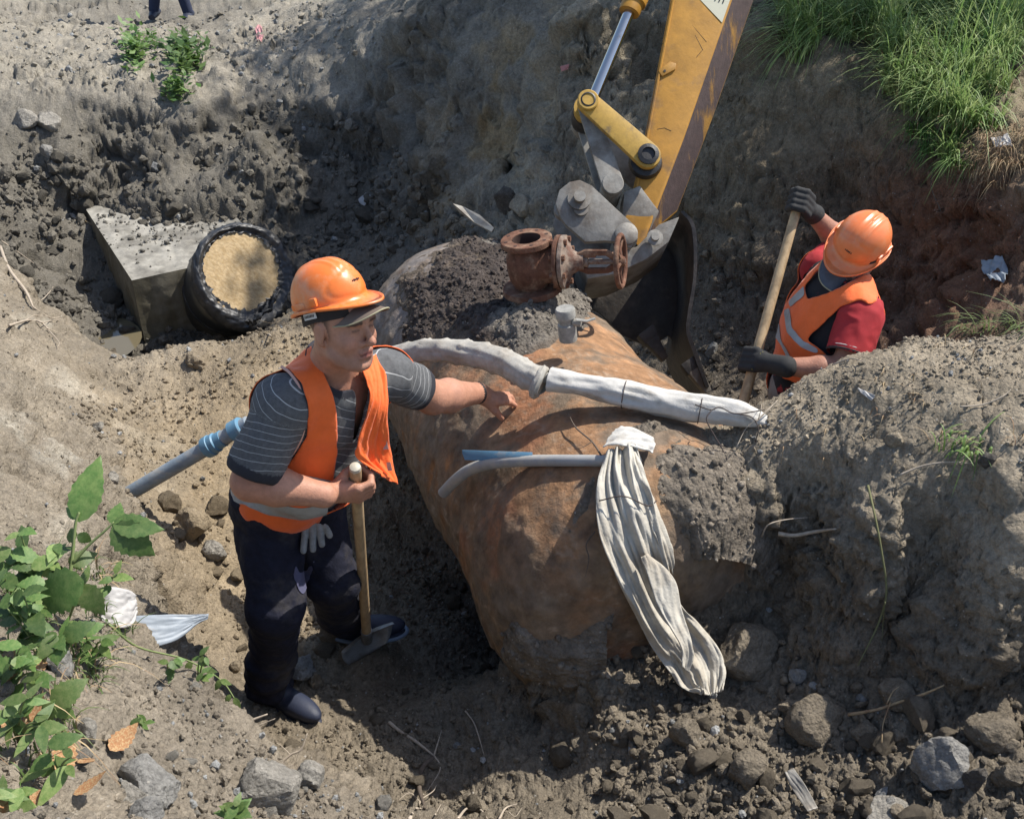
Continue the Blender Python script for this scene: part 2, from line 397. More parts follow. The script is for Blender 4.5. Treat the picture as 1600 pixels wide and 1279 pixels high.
def facet(p, scale, seed=0, tilt=1.0):
    "broken-soil relief: every jittered cell is a chip with its own height and slope, lower at its joints"
    q = p*scale; i = np.floor(q).astype(np.int64); f = q-i
    best = np.full(len(p), 9.0); sec = np.full(len(p), 9.0); val = np.zeros(len(p)); tl = np.zeros(len(p))
    lo = np.where(f < .5, -1, 0)
    for dx in (0, 1):
        for dy in (0, 1):
            for dz in (0, 1):
                cx, cy, cz = i[:, 0]+lo[:, 0]+dx, i[:, 1]+lo[:, 1]+dy, i[:, 2]+lo[:, 2]+dz
                h = _hash(cx, cy, cz, seed); g = _hash(cx, cy, cz, seed+91)
                ox = cx+(h & 1023)/1023*.8+.1-q[:, 0]; oy = cy+((h >> 10) & 1023)/1023*.8+.1-q[:, 1]; oz = cz+((h >> 20) & 1023)/1023*.8+.1-q[:, 2]
                d = np.sqrt(ox*ox+oy*oy+oz*oz)
                sec = np.where(d < best, best, np.minimum(sec, d))
                m = d < best; best[m] = d[m]; val[m] = (g[m] & 1023)/1023
                t = -(ox*(((g >> 10) & 1023)/511.5-1)+oy*(((g >> 20) & 1023)/511.5-1)+oz*((h & 511)/255.5-1))
                tl[m] = t[m]
    edge = sstep(0, .22, sec-best)
    return (val-.5)+tl*tilt-.35*(1-edge), val
def warp(P, sc, amp, s): return P+amp*np.stack([fbm(P, sc, s, 3), fbm(P, sc, s+1, 3), fbm(P, sc, s+2, 3)], -1)
def displace(P, Nn, far=1.0):
    x, y, z = P.T
    st = sstep(.15, .75, 1-Nn[:, 2]); bwall = sstep(.2, .6, x)*sstep(4.2, 4.7, y)*sstep(8, 7, y)*sstep(.15, .4, z); st = np.maximum(st, bwall*.85)
    n0 = fbm(P, 1.3, 77, 3)
    smooth = .7*sstep(-1.0, -1.5, x+.25*(y-3))*sstep(5.8, 5, y)
    wet = sstep(5.8, 6.4, y)*sstep(.8, .3, x)
    lump = sstep(.2, .5, x)*sstep(2.75, 2.4, y)*sstep(.8, .6, z)
    bermtop = sstep(.4, .9, x)*sstep(4, 3.6, y)*sstep(.95, 1.05, z)
    rough = 1-.5*smooth-.45*bermtop+.6*wet+.3*lump
    patch = .45+.9*sstep(-.25, .35, n0)
    d = fbm(P, 1.6, 11, 3)*.07*(1+.5*wet)
    d += fbm(P, 4.5, 21, 4)*.045*np.minimum(rough, 1.25)
    d += (1-np.abs(fbm(P*np.array([1, 1, .6]), 3.2, 61, 4))*2.2)*.05*st*(1+wet*.6)
    f1, v1 = facet(warp(P, 7, .05, 5), 5.2, 4, .9)
    bface = sstep(.3, .6, x)*sstep(3.4, 3.1, y)
    d += f1*.055*(st*(1.0-.55*bface)+wet*.6+.06)*patch
    f2, v2 = facet(warp(P, 15, .03, 15), 12.5, 14, .9)
    d += f2*.028*(.16+(.8-.35*bface)*st+.20*wet+.25*lump)*patch*np.minimum(rough, 1.2)
    f3, v3 = facet(warp(P, 30, .012, 25), 30, 24, .9)
    d += f3*.011*(.45+.6*st+.25*wet+.25*lump)*rough*(.6+.7*patch)
    cr = np.abs(fbm(warp(P, 3, .12, 45), 2.6, 51, 4))
    d -= .030*sstep(.04, .0, cr)*(smooth+.35*bermtop)
    d += .035*smooth*(1-3*np.abs(fbm(warp(P, 2, .15, 95)*np.array([1, 1, .6]), 2.2, 93, 5, .6)))
    d += fbm(P, 16, 31, 5, .66)*.026*(.5+.5*np.minimum(rough, 1.1))*(1-.5*sstep(6, 8, y)*(1-st))
    return d
G = make_terrain()
Nn = normals_grid(G)
P = G.reshape(-1, 3); NN = Nn.reshape(-1, 3)
if NN[:, 2].mean() < 0: NN = -NN
nearw = sstep(60, 20, P[:, 1])[:, None]*sstep(.2, 1.0, P[:, 1])[:, None]
TP = P + NN*displace(P, NN)[:, None]*nearw
tf = grid_faces(G.shape[0], G.shape[1])
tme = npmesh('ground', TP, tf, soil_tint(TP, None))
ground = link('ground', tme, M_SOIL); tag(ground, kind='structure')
TG = TP.reshape(G.shape)
# height look-up of the finished ground
from mathutils.bvhtree import BVHTree
_sub = TG[::3, ::3]
_bv = BVHTree.FromPolygons([Vector(q) for q in _sub.reshape(-1, 3)], grid_faces(_sub.shape[0], _sub.shape[1]).tolist())
def drop(x, y, z0=4.0):
    h = _bv.ray_cast(Vector((x, y, z0)), Vector((0, 0, -1)))
    return (h[0], h[1]) if h[0] is not None else (Vector((x, y, 0)), Vector((0, 0, 1)))
def seen(px, py):
    "where the line of sight through a photo pixel meets the ground"
    o = Vector((0, 0, CAM_H)); d = (at(px, py, 1)-o).normalized()
    h = _bv.ray_cast(o, d)
    return (h[0], h[1]) if h[0] is not None else (at(px, py, 9), Vector((0, 0, 1)))
# ================================================================== CLODS, STONES
def ico(sub):
    bm = bmesh.new(); bmesh.ops.create_icosphere(bm, subdivisions=sub, radius=1.0)
    v = np.array([q.co[:] for q in bm.verts]); f = np.array([[w.index for w in q.verts] for q in bm.faces]); bm.free(); return v, f
def clod_shape(seed, sub=2, angular=.5):
    "a lump of broken earth or stone: sphere cut by random planes, roughened"
    r = np.random.default_rng(seed); v, f = ico(sub)
    k = np.ones(len(v))
    for _ in range(int(5+6*angular)):
        n = r.normal(size=3); n /= np.linalg.norm(n); h = r.uniform(.5, .85)
        dd = v @ n; k = np.where(dd > 1e-3, np.minimum(k, h/np.maximum(dd, 1e-3)), k)
    v = v*k[:, None]
    v = v*(1+.10*(1-angular*.5)*fbm(v+seed*7.1, 2.6, seed, 3))[:, None]
    v *= r.uniform([.75, .6, .45], [1.1, .95, .8])
    return v, f
VAR2 = [clod_shape(100+i, 2, .4+.05*i) for i in range(10)]
VAR1 = [clod_shape(200+i, 1, .3) for i in range(10)]
def rot_mats(n, r):
    q = r.normal(size=(n, 4)); q /= np.linalg.norm(q, axis=1, keepdims=True); w, x, y, z = q.T
    return np.stack([1-2*(y*y+z*z), 2*(x*y-z*w), 2*(x*z+y*w), 2*(x*y+z*w), 1-2*(x*x+z*z), 2*(y*z-x*w), 2*(x*z-y*w), 2*(y*z+x*w), 1-2*(x*x+y*y)], -1).reshape(n, 3, 3)
gv = TG[:, 26:-26].reshape(-1, 3); gn = NN.reshape(TG.shape)[:, 26:-26].reshape(-1, 3)
_d = np.linalg.norm(gv-np.array([0, 0, CAM_H]), axis=1)
_u = gv[:, 0]/((gv[:, 1]*CP+(CAM_H-gv[:, 2])*SP)+1e-9)
_in = (np.abs(_u) < .53) & (gv[:, 1] > 1.0) & (gv[:, 1] < 13)
def pick(weight, n, r):
    w = np.where(_in, weight*_d**1.2, 0); w = w/w.sum()
    return r.choice(len(gv), n, p=w, replace=True)
def clod_field(name, weight, n, smin, smax, seed, power=2.2, tintmul=1.0, sink=.25, grey=.0, detail=False):
    r = np.random.default_rng(seed); idx = pick(weight, n, r)
    u = r.random(n); a = 1-power
    size = (smin**a+u*(smax**a-smin**a))**(1/a)
    pos = gv[idx]+gn[idx]*(size*(.5-sink))[:, None]
    Rm = rot_mats(n, r); vs_, fs, cs = [], [], []; off = 0
    base = soil_tint(pos, None)*tintmul
    big = size > (smin*smax)**.5 if detail else np.zeros(n, bool)
    var = r.integers(0, 10, n)
    for k in range(10):
        for B, V in ((True, VAR2), (False, VAR1)):
            m = np.where((var == k) & (big == B))[0]
            if not len(m): continue
            v0, f0 = V[k]
            vv = np.einsum('nij,vj->nvi', Rm[m], v0)*size[m][:, None, None]+pos[m][:, None]
            ff = f0[None]+(np.arange(len(m))*len(v0))[:, None, None]+off
            c = base[m]*(r.uniform(.82, 1.22, len(m)))[:, None]
            g = r.random(len(m)) < grey
            c[g] = np.array([.27, .27, .26])*r.uniform(.7, 1.2, (g.sum(), 1))
            vs_.append(vv.reshape(-1, 3)); fs.append(ff.reshape(-1, 3)); cs.append(np.repeat(c, len(v0), 0)); off += len(m)*len(v0)
    me = npmesh(name, np.concatenate(vs_), np.concatenate(fs), np.concatenate(cs))
    o = link(name, me, M_SOIL); o.data.polygons.foreach_set('use_smooth', np.zeros(len(me.polygons), bool)); return o
X_, Y_, Z_ = gv.T
flat = sstep(.55, .85, gn[:, 2])
w_right = sstep(.15, .35, X_)*sstep(2.85, 2.6, Y_)*sstep(.95, .75, Z_)*flat
w_floor = sstep(-1.6, -1.2, X_)*sstep(.4, .1, X_)*sstep(4.2, 3.6, Y_)*sstep(.5, .3, Z_)*flat
w_ledge = sstep(-2.4, -2.0, X_)*sstep(.2, -.1, X_)*sstep(3.0, 3.4, Y_)*sstep(5.8, 5.5, Y_)*sstep(.5, .35, Z_)*flat
w_far = sstep(5.8, 6.2, Y_)*sstep(9.6, 9, Y_)*sstep(.6, .2, X_)*sstep(.35, .1, Z_)
w_berm = sstep(.4, .7, X_)*sstep(.9, 1.0, Z_)*sstep(2.3, 2.5, Y_)*sstep(3.9, 3.5, Y_)*flat
w_fl = sstep(.0, -.3, X_)*sstep(.55, .7, Z_)*sstep(2.35, 2.1, Y_)*flat
w_bank = sstep(-1.1, -1.3, X_)*sstep(2.2, 2.4, Y_)*sstep(6, 5.5, Y_)*sstep(.2, .3, Z_)
w_top = sstep(8.8, 9.2, Y_)*sstep(0, -.6, X_)
w_pit2 = sstep(.5, .7, X_)*sstep(3.7, 3.9, Y_)*sstep(6.3, 5.8, Y_)*sstep(.5, .3, Z_)
_pat = .25+sstep(-.2, .4, fbm(gv, 2.2, 88, 3))
S = []
S.append(clod_field('earth_crumbs', w_right*_pat+.15*w_right, 5200, .005, .03, 1, 1.9, sink=.25, grey=.04, detail=True))
S.append(clod_field('earth_crumbs', w_floor*_pat, 2600, .004, .022, 2, 2.1, grey=.04))
S.append(clod_field('gravel', w_ledge*_pat, 4200, .005, .026, 3, 2.2, grey=.03))
S.append(clod_field('earth_crumbs', w_far*_pat, 3600, .012, .07, 4, 2.1, sink=.3, grey=.01))
S.append(clod_field('gravel', w_berm*_pat**2, 2300, .003, .013, 5, 2.4, grey=.04))
S.append(clod_field('earth_crumbs', w_fl*_pat, 3000, .004, .02, 6, 2.0, grey=.15))
S.append(clod_field('gravel', w_bank*_pat**2, 900, .004, .018, 7, 2.3, grey=.1))
S.append(clod_field('gravel', w_top, 1300, .012, .05, 8, 2.4, grey=.25, tintmul=1.1))
S.append(clod_field('earth_crumbs', w_pit2, 700, .01, .045, 9, 2.0))
for o in S: tag(o, kind='stuff', label=None)
LAB = ['small crumbs of broken earth in the right foreground', 'crumbs of dry earth over the pit floor', 'fine gravel on the sandy ledge', 'damp crumbs of clay in the far pit',
       'fine gravel on top of the berm', 'grey crumbs on the near left bank', 'scattered grit on the left slope', 'stones on the far path', 'loose dark earth beside the digger bucket']
for o, l in zip(S, LAB): o['label'] = l; o['category'] = 'gravel' if 'gravel' in o.name else 'earth'

# countable clods, each its own object on shared meshes
CL_ME = []
for i in range(8):
    v, f = clod_shape(300+i, 3, .35+.05*i)
    v = v*(1+.20*fbm(v*1.4+i, 2.6, i, 5, .62))[:, None]
    me = npmesh('earth_clod', v, f); me.materials.append(None); CL_ME.append(me)
M_CLOD = soil_material('clod_earth', obj=True, tint=False)
M_CLODD = soil_material('clod_dark', tint=False, base=(.10, .09, .078))
M_CLODL = soil_material('clod_pale', tint=False, base=(.27, .25, .215))
CLM = {}
def clod_mesh(i, m):
    if (i, m.name) not in CLM:
        me = CL_ME[i].copy(); me.materials.clear(); me.materials.append(m)
        me.polygons.foreach_set('use_smooth', np.ones(len(me.polygons), bool))
        try: me.set_sharp_from_angle(angle=R(32))
        except Exception: pass
        CLM[(i, m.name)] = me
    return CLM[(i, m.name)]
def scatter_clods(weight, n, smin, smax, seed, mats, label, group, sink=.15):
    r = np.random.default_rng(seed); idx = pick(weight, n, r)
    for k, i in enumerate(idx):
        s = float((smin**-1.2+r.random()*(smax**-1.2-smin**-1.2))**(-1/1.2))
        o = bpy.data.objects.new('earth_clod', clod_mesh(int(r.integers(0, 8)), mats[int(r.integers(0, len(mats)))])); COL.objects.link(o)
        o.location = Vector(gv[i])+Vector(gn[i])*s*(.5-sink); o.scale = (s, s*float(r.uniform(.8, 1.1)), s*float(r.uniform(.8, 1.1)))
        o.color = (*(soil_tint(gv[i:i+1], None)[0]*float(r.uniform(.8, 1.12))), 1)
        o.rotation_euler = tuple(r.uniform(-.5, .5, 2))+(float(r.uniform(0, 6.3)),)
        tag(o, label, 'clod', group)
scatter_clods(w_right*(.3+_pat), 150, .022, .065, 21, [M_CLOD], 'crumbly grey brown earth clod among the lumps heaped in the right foreground', 'earth clods in the right foreground')
scatter_clods(w_floor*_pat, 26, .02, .05, 22, [M_CLOD], 'small earth clod lying on the trodden pit floor round the shovel', 'earth clods on the pit floor')
scatter_clods(w_far*_pat, 60, .05, .12, 23, [M_CLOD], 'damp grey clay clod lying in the far pit round the wrapped pipe', 'clay clods in the far pit')
scatter_clods(w_fl*_pat, 34, .015, .04, 24, [M_CLODL], 'pale dusty clod on the near bank in the bottom left corner', 'pale clods on the near bank')
scatter_clods(np.exp(-(((X_+1.05)/.28)**2+((Y_-3.75)/.3)**2)), 34, .03, .085, 25, [M_CLOD], 'dark lumpy clod in the heap behind the near worker by the blue pipe', 'clods heaped beside the blue pipe')
def rock(px, py, wpx, hpx, seed, m, label, cat='stone', name='stone', ang=.8, sink=.2, rz=0, bump=.16):
    h, n = seen(px, py+hpx*.25); t = h.y*CP+(CAM_H-h.z)*SP; s = wpx/FPX*t/2
    v, f = clod_shape(seed, 4, ang); v = v/np.abs(v).max(0)
    v = v*(1+bump*fbm(v+seed, 2.6, seed, 5, .62))[:, None]*np.array([s, s*.9, hpx/FPX*t/2*1.15])
    o = link(name, npmesh(name, v, f), m); o.location = h+Vector((0, 0, hpx/FPX*t/2*(.6-sink))); o.rotation_euler = (.1, .1, rz)
    try: o.data.set_sharp_from_angle(angle=R(30))
    except Exception: pass
    o.color = (*(soil_tint(np.array([h[:]]), None)[0]*1.0), 1)
    tag(o, label, cat); return o
M_STONE = soil_material('grey_stone', tint=False, base=(.24, .23, .21))
rock(470, 1040, 56, 50, 31, M_STONE, 'pale angular stone slab on the floor beside the standing worker\'s front boot')
rock(1468, 1190, 92, 88, 32, M_STONE, 'large pale angular stone with a flat lit top in the bottom right corner', ang=1.0)
rock(1165, 1010, 104, 74, 33, M_CLOD, 'big rounded earth lump just right of the foot of the hanging sacking', 'clod', 'earth_clod', .4)
rock(1272, 1118, 96, 76, 34, M_CLOD, 'big crumbling clod in the middle of the lumps below the berm', 'clod', 'earth_clod', .4)
rock(1345, 1140, 46, 40, 35, M_CLOD, 'flat faced brown clod right of the big crumbling clod', 'clod', 'earth_clod', .8)
rock(1400, 1080, 60, 44, 36, M_CLOD, 'broad brown clod under the fallen red stem', 'clod', 'earth_clod', .6)
rock(1545, 1135, 80, 60, 37, M_CLOD, 'dark lumpy clod above the pale angular stone at right', 'clod', 'earth_clod', .4)
rock(1520, 1210, 40, 60, 38, M_CLODD, 'upright dark wedge of earth beside the pale angular stone', 'clod', 'earth_clod', .9)
rock(1575, 1205, 46, 50, 39, M_CLOD, 'brown clod at the right edge near the bottom corner', 'clod', 'earth_clod', .6)
rock(1075, 1145, 62, 56, 40, M_CLOD, 'round dark clod below the torn foot of the sacking', 'clod', 'earth_clod', .5)
rock(1170, 1195, 66, 58, 41, M_CLOD, 'blocky clod in the shadow at bottom centre right', 'clod', 'earth_clod', .6)
rock(1245, 1052, 28, 30, 42, M_STONE, 'small pale stone beside the big rounded earth lump')
rock(1388, 1255, 34, 30, 43, M_STONE, 'small round pale stone near the bottom edge at right')
rock(1390, 1275, 90, 30, 44, M_CLODL, 'flat ochre stone cut off by the bottom edge of the view', bump=.03)
rock(1050, 702, 34, 42, 45, M_CLOD, 'round brown stone wedged beside the torn white wrap flap')
rock(1395, 686, 28, 26, 46, M_CLOD, 'small round stone on top of the berm')
rock(1542, 716, 34, 30, 47, M_CLODD, 'dark round stone near the green weed on the berm')
rock(420, 1215, 100, 84, 48, M_CLODL, 'large pale dusty boulder at the edge of the near bank')
rock(490, 1208, 56, 52, 49, M_CLODL, 'pale squared stone at the tip of the near bank')
rock(235, 1215, 100, 70, 50, M_STONE, 'broad grey stone half buried in the near bank')
rock(90, 1035, 60, 50, 51, M_STONE, 'grey stone under the weeds at the left edge')
rock(205, 1240, 60, 46, 52, M_CLODL, 'pale clod in front of the broad grey stone')
rock(135, 1140, 50, 46, 53, M_CLODL, 'pale clod beside the yellow dried stalks')
rock(230, 1265, 54, 40, 54, M_STONE, 'pale stone at the bottom edge of the near bank')
rock(300, 820, 66, 60, 55, M_CLOD, 'big rounded clod at the top of the heap behind the near worker', 'clod', 'earth_clod', .4)
rock(335, 855, 44, 34, 56, M_CLODL, 'pale stone on the heap behind the near worker')
rock(310, 560, 40, 26, 57, M_CLOD, 'low brown clod on the ledge in front of the wrapped pipe', 'clod', 'earth_clod', .4)
rock(175, 745, 22, 22, 58, M_CLODL, 'small white lump beside the end of the blue pipe')
rock(155, 665, 20, 18, 59, M_CLODL, 'small white lump high on the left slope')
rock(75, 235, 26, 26, 60, M_STONE, 'greenish grey stone stuck in the far bank')
rock(40, 185, 40, 26, 61, M_CLODL, 'pale stone high in the far bank at left')
rock(75, 190, 44, 30, 62, M_CLODL, 'pale cracked stone beside the high stone in the far bank')
rock(790, 310, 36, 44, 63, M_CLODD, 'dark upright stone behind the rusty valve', ang=.9)
rock(815, 320, 40, 34, 64, M_CLOD, 'tilted grey stone behind the rusty valve, nearer the digger', ang=.9)
rock(1112, 548, 22, 30, 65, M_STONE, 'small pale stone in the dark beside the digger bucket')
rock(370, 1040, 22, 20, 66, M_CLOD, 'small stone left of the front boot')
rock(495, 1060, 26, 30, 67, M_CLOD, 'brown clod touching the pale stone slab', 'clod', 'earth_clod', .4)
# ================================================================== THE BIG STEEL PIPE
M_RUST = mat('rusty_steel', (.27, .165, .095), rough=.88, col2=(.16, .12, .085), c2scale=4.2, c2lo=.48, c2hi=.60, var=.42, vscale=17, bump=.012, bscale=22, spec=.22, tint=True, detail=12)
T0 = Vector((.30, 3.34, .50)); TD = Vector((.38, -.92, 0)).normalized(); TR = Vector((-TD.y, TD.x, 0)); TU = Vector((0, 0, 1))  # TR points to camera-right
if TR.x < 0: TR = -TR
def tank_r(s): return float(np.interp(s, [-1.8, -1.35, 0, .9], [.50, .50, .555, .62]))
def tank_point(s, phi, off=0.0):
    if s > .28:                                         # rounded near end, half buried
        k = min((s-.28)/.46, 1.0); r = tank_r(.28)*max(1-k**3.2, 0)**(1/3.2)
        return T0+TD*s+TR*math.sin(phi)*(r+off)+TU*math.cos(phi)*(r+off)
    if s < -1.3:                                        # domed far end
        k = min((-1.3-s)/.5, 1.0); r = tank_r(-1.3)*math.sqrt(max(1-k**2.2, 0)); 
    else: r = tank_r(s)
    return T0+TD*s+TR*math.sin(phi)*(r+off)+TU*math.cos(phi)*(r+off)
ss = np.concatenate([np.linspace(-1.8, -1.3, 50)**1, np.linspace(-1.29, .5, 190), .74-.24*np.linspace(1, 0, 60)[1:]**2]); ph = np.linspace(-math.pi, math.pi, 330, endpoint=False)
tv = np.array([tank_point(s, p)[:] for s in ss for p in ph])
tn = np.array([(TR*math.sin(p)+TU*math.cos(p))[:] for s in ss for p in ph])
tn_d = np.array([float(s < -1.3)*min((-1.3-s)/.5, 1) for s in ss for p in ph])
tn = tn*(1-tn_d[:, None])+np.array(-TD)[None]*tn_d[:, None]
_ne = np.array([min(max(float(s)-.28, 0)/.46, 1)**2 for s in ss for p in ph])[:, None]; tn = tn*(1-_ne)+np.array(TD)[None]*_ne
cake = sstep(-.05, .3, fbm(tv*np.array([1, 1, .7]), 3.4, 206, 4))*sstep(1.0, .8, tv[:, 2])
warpd = fbm(tv, 2.2, 201, 3)*.025+fbm(tv, 11, 205, 4)*.007+cake*(.010+fbm(tv, 20, 208, 4)*.012)
# flaking scale on the lower flank
fl_, _v = facet(warp(tv*np.array([1, 1, 1]), 8, .06, 203), 14, 207, .8)
flank = sstep(.75, .35, tv[:, 2])
tv2 = tv+tn*(warpd+fl_*.007*flank)[:, None]
def pix(P):
    P = np.atleast_2d(P); d = P[:, 1]*CP+(CAM_H-P[:, 2])*SP
    return np.stack([800+P[:, 0]/d*FPX, 639.5-(P[:, 1]*SP+(P[:, 2]-CAM_H)*CP)/d*FPX], -1)
def poly_sd(p, poly):
    "signed distance to polygon, positive inside"
    poly = np.array(poly, float); d = np.full(len(p), 1e9); ins = np.zeros(len(p), bool)
    for i in range(len(poly)):
        a, b = poly[i], poly[(i+1) % len(poly)]; e = b-a; w = p-a
        t = np.clip((w@e)/(e@e), 0, 1); q = w-e*t[:, None]; d = np.minimum(d, np.hypot(q[:, 0], q[:, 1]))
        c = ((a[1] <= p[:, 1]) & (b[1] > p[:, 1])) | ((b[1] <= p[:, 1]) & (a[1] > p[:, 1]))
        xx = a[0]+(p[:, 1]-a[1])/(e[1] if e[1] else 1e-9)*e[0]
        ins ^= c & (p[:, 0] < xx)
    return np.where(ins, d, -d)
n2 = fbm(tv2*np.array([1, 1, 1.0]), 2.3, 211, 5); n3 = fbm(tv2, 14, 212, 4)
streak = fbm(tv2*np.array([1.2, 1.2, .25])@np.array(Matrix.Rotation(.2, 3, 'Y')), 16, 217, 4)
brown = np.array([.27, .15, .078]); orange = np.array([.30, .125, .04]); dusty = np.array([.31, .205, .12]); steel = np.array([.15, .145, .14]); dirt = np.array([.135, .105, .075])
tc_ = np.repeat(brown[None], len(tv2), 0)
def tmix(c, col, w): w = np.clip(w, 0, 1)[:, None]; return c*(1-w)+col[None]*w
tc_ = tmix(tc_, dusty, sstep(-.1, .35, n2)*.75)
tc_ = tmix(tc_, dirt, sstep(.95, .45, tv2[:, 2])*sstep(-.5, .15, n3)*.9)
tc_ = tmix(tc_, orange, sstep(.05, .45, streak+.35*n2)*sstep(.9, .6, tv2[:, 2])*sstep(.35, -.1, (tv2-np.array(T0))@np.array(TD))*.9)
tc_ = tmix(tc_, np.array([.30, .12, .06]), sstep(.25, .5, fbm(tv2, 3.1, 219, 4))*.6)
tc_ = tmix(tc_, steel, sstep(-.75, -1.0, (tv2-np.array(T0))@np.array(TD))*.85)
sc_1 = np.abs(fbm(tv2@np.array(Matrix.Rotation(.6, 3, 'Z'))*np.array([6, .7, 3]), 3, 241, 4)); tc_ = tmix(tc_, np.array([.36, .27, .19]), sstep(.05, .0, sc_1)*.5)
tc_ = tmix(tc_, np.array([.12, .075, .05]), sstep(.15, .5, fbm(tv2, 9, 243, 5, .65))*.7)
tc_ = tmix(tc_, np.array([.165, .125, .085]), cake*.75)
tc_ *= (1+.35*n3)[:, None]
M_RUST.node_tree.nodes['Principled BSDF'].inputs['Metallic'].default_value = 0.0
tank = link('steel_pipe', npmesh('steel_pipe', tv2, grid_faces(len(ss), len(ph), True), np.clip(tc_, .01, .6)), M_RUST)
tag(tank, 'huge rusty steel pipe with a domed far end lying half uncovered across the pit', 'pipe')
_tb = BVHTree.FromPolygons([Vector(q) for q in tv2], grid_faces(len(ss), len(ph), True).tolist())
def surf(px, py):
    "first thing a line of sight meets: steel pipe or ground; returns point, normal, t"
    o = Vector((0, 0, CAM_H)); d = (at(px, py, 1)-o).normalized(); best = None
    for bv in (_tb, _bv):
        h = bv.ray_cast(o, d)
        if h[0] is not None and (best is None or h[3] < best[2]): best = (h[0], h[1], h[3])
    p = best[0]; return p, best[1], p.y*CP+(CAM_H-p.z)*SP

# soil heaped on top of it
S2, P2 = np.linspace(-1.78, .72, 420), np.linspace(-2.0, 1.35, 360)
dv = np.array([tank_point(s, p)[:] for s in S2 for p in P2])
dn = np.array([(TR*math.sin(p)+TU*math.cos(p))[:] for s in S2 for p in P2])
_ne2 = np.array([min(max(float(s)-.28, 0)/.46, 1)**2 for s in S2 for p in P2])[:, None]; dn = dn*(1-_ne2)+np.array(TD)[None]*_ne2
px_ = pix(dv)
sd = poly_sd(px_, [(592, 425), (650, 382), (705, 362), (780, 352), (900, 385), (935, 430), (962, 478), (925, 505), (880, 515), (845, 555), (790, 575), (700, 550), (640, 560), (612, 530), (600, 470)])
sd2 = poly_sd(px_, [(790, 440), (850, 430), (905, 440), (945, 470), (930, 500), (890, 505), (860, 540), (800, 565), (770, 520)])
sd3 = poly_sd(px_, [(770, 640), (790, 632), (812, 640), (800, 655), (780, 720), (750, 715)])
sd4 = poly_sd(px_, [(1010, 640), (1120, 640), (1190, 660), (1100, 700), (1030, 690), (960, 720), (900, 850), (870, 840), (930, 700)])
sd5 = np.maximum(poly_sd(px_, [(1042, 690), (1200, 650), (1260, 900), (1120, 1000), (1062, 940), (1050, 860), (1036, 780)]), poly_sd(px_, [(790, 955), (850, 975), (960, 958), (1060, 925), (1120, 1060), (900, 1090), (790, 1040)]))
nn = fbm(dv, 5, 221, 4); nf = fbm(dv, 22, 225, 4)
th = np.minimum(sd, 60)/60*.05+nn*.035-.012
th = np.maximum(th, np.minimum(sd2, 40)/40*.085+nn*.02-.01)
th = np.maximum(th, np.minimum(sd4, 30)/30*.04+nn*.035-.022)
th = np.maximum(th, np.minimum(sd5+35*nn, 40)/40*.06)
th = np.where(th > 0, th+nf*.010, th)
f1, v1 = facet(warp(dv, 30, .01, 223), 34, 227, .9); th = np.where(th > .004, th+f1*.010*np.minimum(th/.02, 1), th)
th = np.clip(th, -.03, .16)-.006
dvv = dv+dn*th[:, None]
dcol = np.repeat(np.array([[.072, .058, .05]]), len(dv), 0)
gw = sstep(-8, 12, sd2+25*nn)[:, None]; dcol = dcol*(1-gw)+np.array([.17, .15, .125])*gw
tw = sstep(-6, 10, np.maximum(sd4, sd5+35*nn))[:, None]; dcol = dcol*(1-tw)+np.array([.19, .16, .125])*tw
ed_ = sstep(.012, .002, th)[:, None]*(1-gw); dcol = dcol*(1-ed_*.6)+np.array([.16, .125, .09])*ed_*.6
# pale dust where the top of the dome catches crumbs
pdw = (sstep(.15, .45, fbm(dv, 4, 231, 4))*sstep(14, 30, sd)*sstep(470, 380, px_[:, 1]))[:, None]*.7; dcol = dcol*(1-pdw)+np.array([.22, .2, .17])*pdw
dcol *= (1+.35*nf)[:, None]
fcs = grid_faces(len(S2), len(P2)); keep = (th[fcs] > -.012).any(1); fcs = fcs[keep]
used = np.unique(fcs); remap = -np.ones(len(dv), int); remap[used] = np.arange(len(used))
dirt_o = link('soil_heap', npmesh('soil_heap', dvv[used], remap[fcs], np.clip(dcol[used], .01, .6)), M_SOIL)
tag(dirt_o, 'dark loose soil heaped on top of the big steel pipe round the rusty valve', 'soil', kind='stuff')
# crumbs on the heap
r = np.random.default_rng(44); okk = np.where(th[used] > .006)[0]; nC = 2600; ci = used[r.choice(okk, nC)]
gv_old = (gv, gn); _v = []; _f = []; _c = []; off = 0
szs = (.003**-1.1+r.random(nC)*(.020**-1.1-.003**-1.1))**(-1/1.1); RM = rot_mats(nC, r)
for k in range(nC):
    v0, f0 = VAR1[k % 10]; vv = (RM[k] @ v0.T).T*szs[k]+dvv[ci[k]]+dn[ci[k]]*szs[k]*.2
    _v.append(vv); _f.append(f0+off); off += len(v0); _c.append(np.repeat(dcol[ci[k]][None]*r.uniform(.8, 1.6), len(v0), 0))
cr_ = link('soil_crumbs', npmesh('soil_crumbs', np.concatenate(_v), np.concatenate(_f), np.clip(np.concatenate(_c), .01, .5)), M_SOIL, smooth=False)
tag(cr_, 'crumbs and grit lying on the soil heap round the rusty valve', 'soil', kind='stuff')

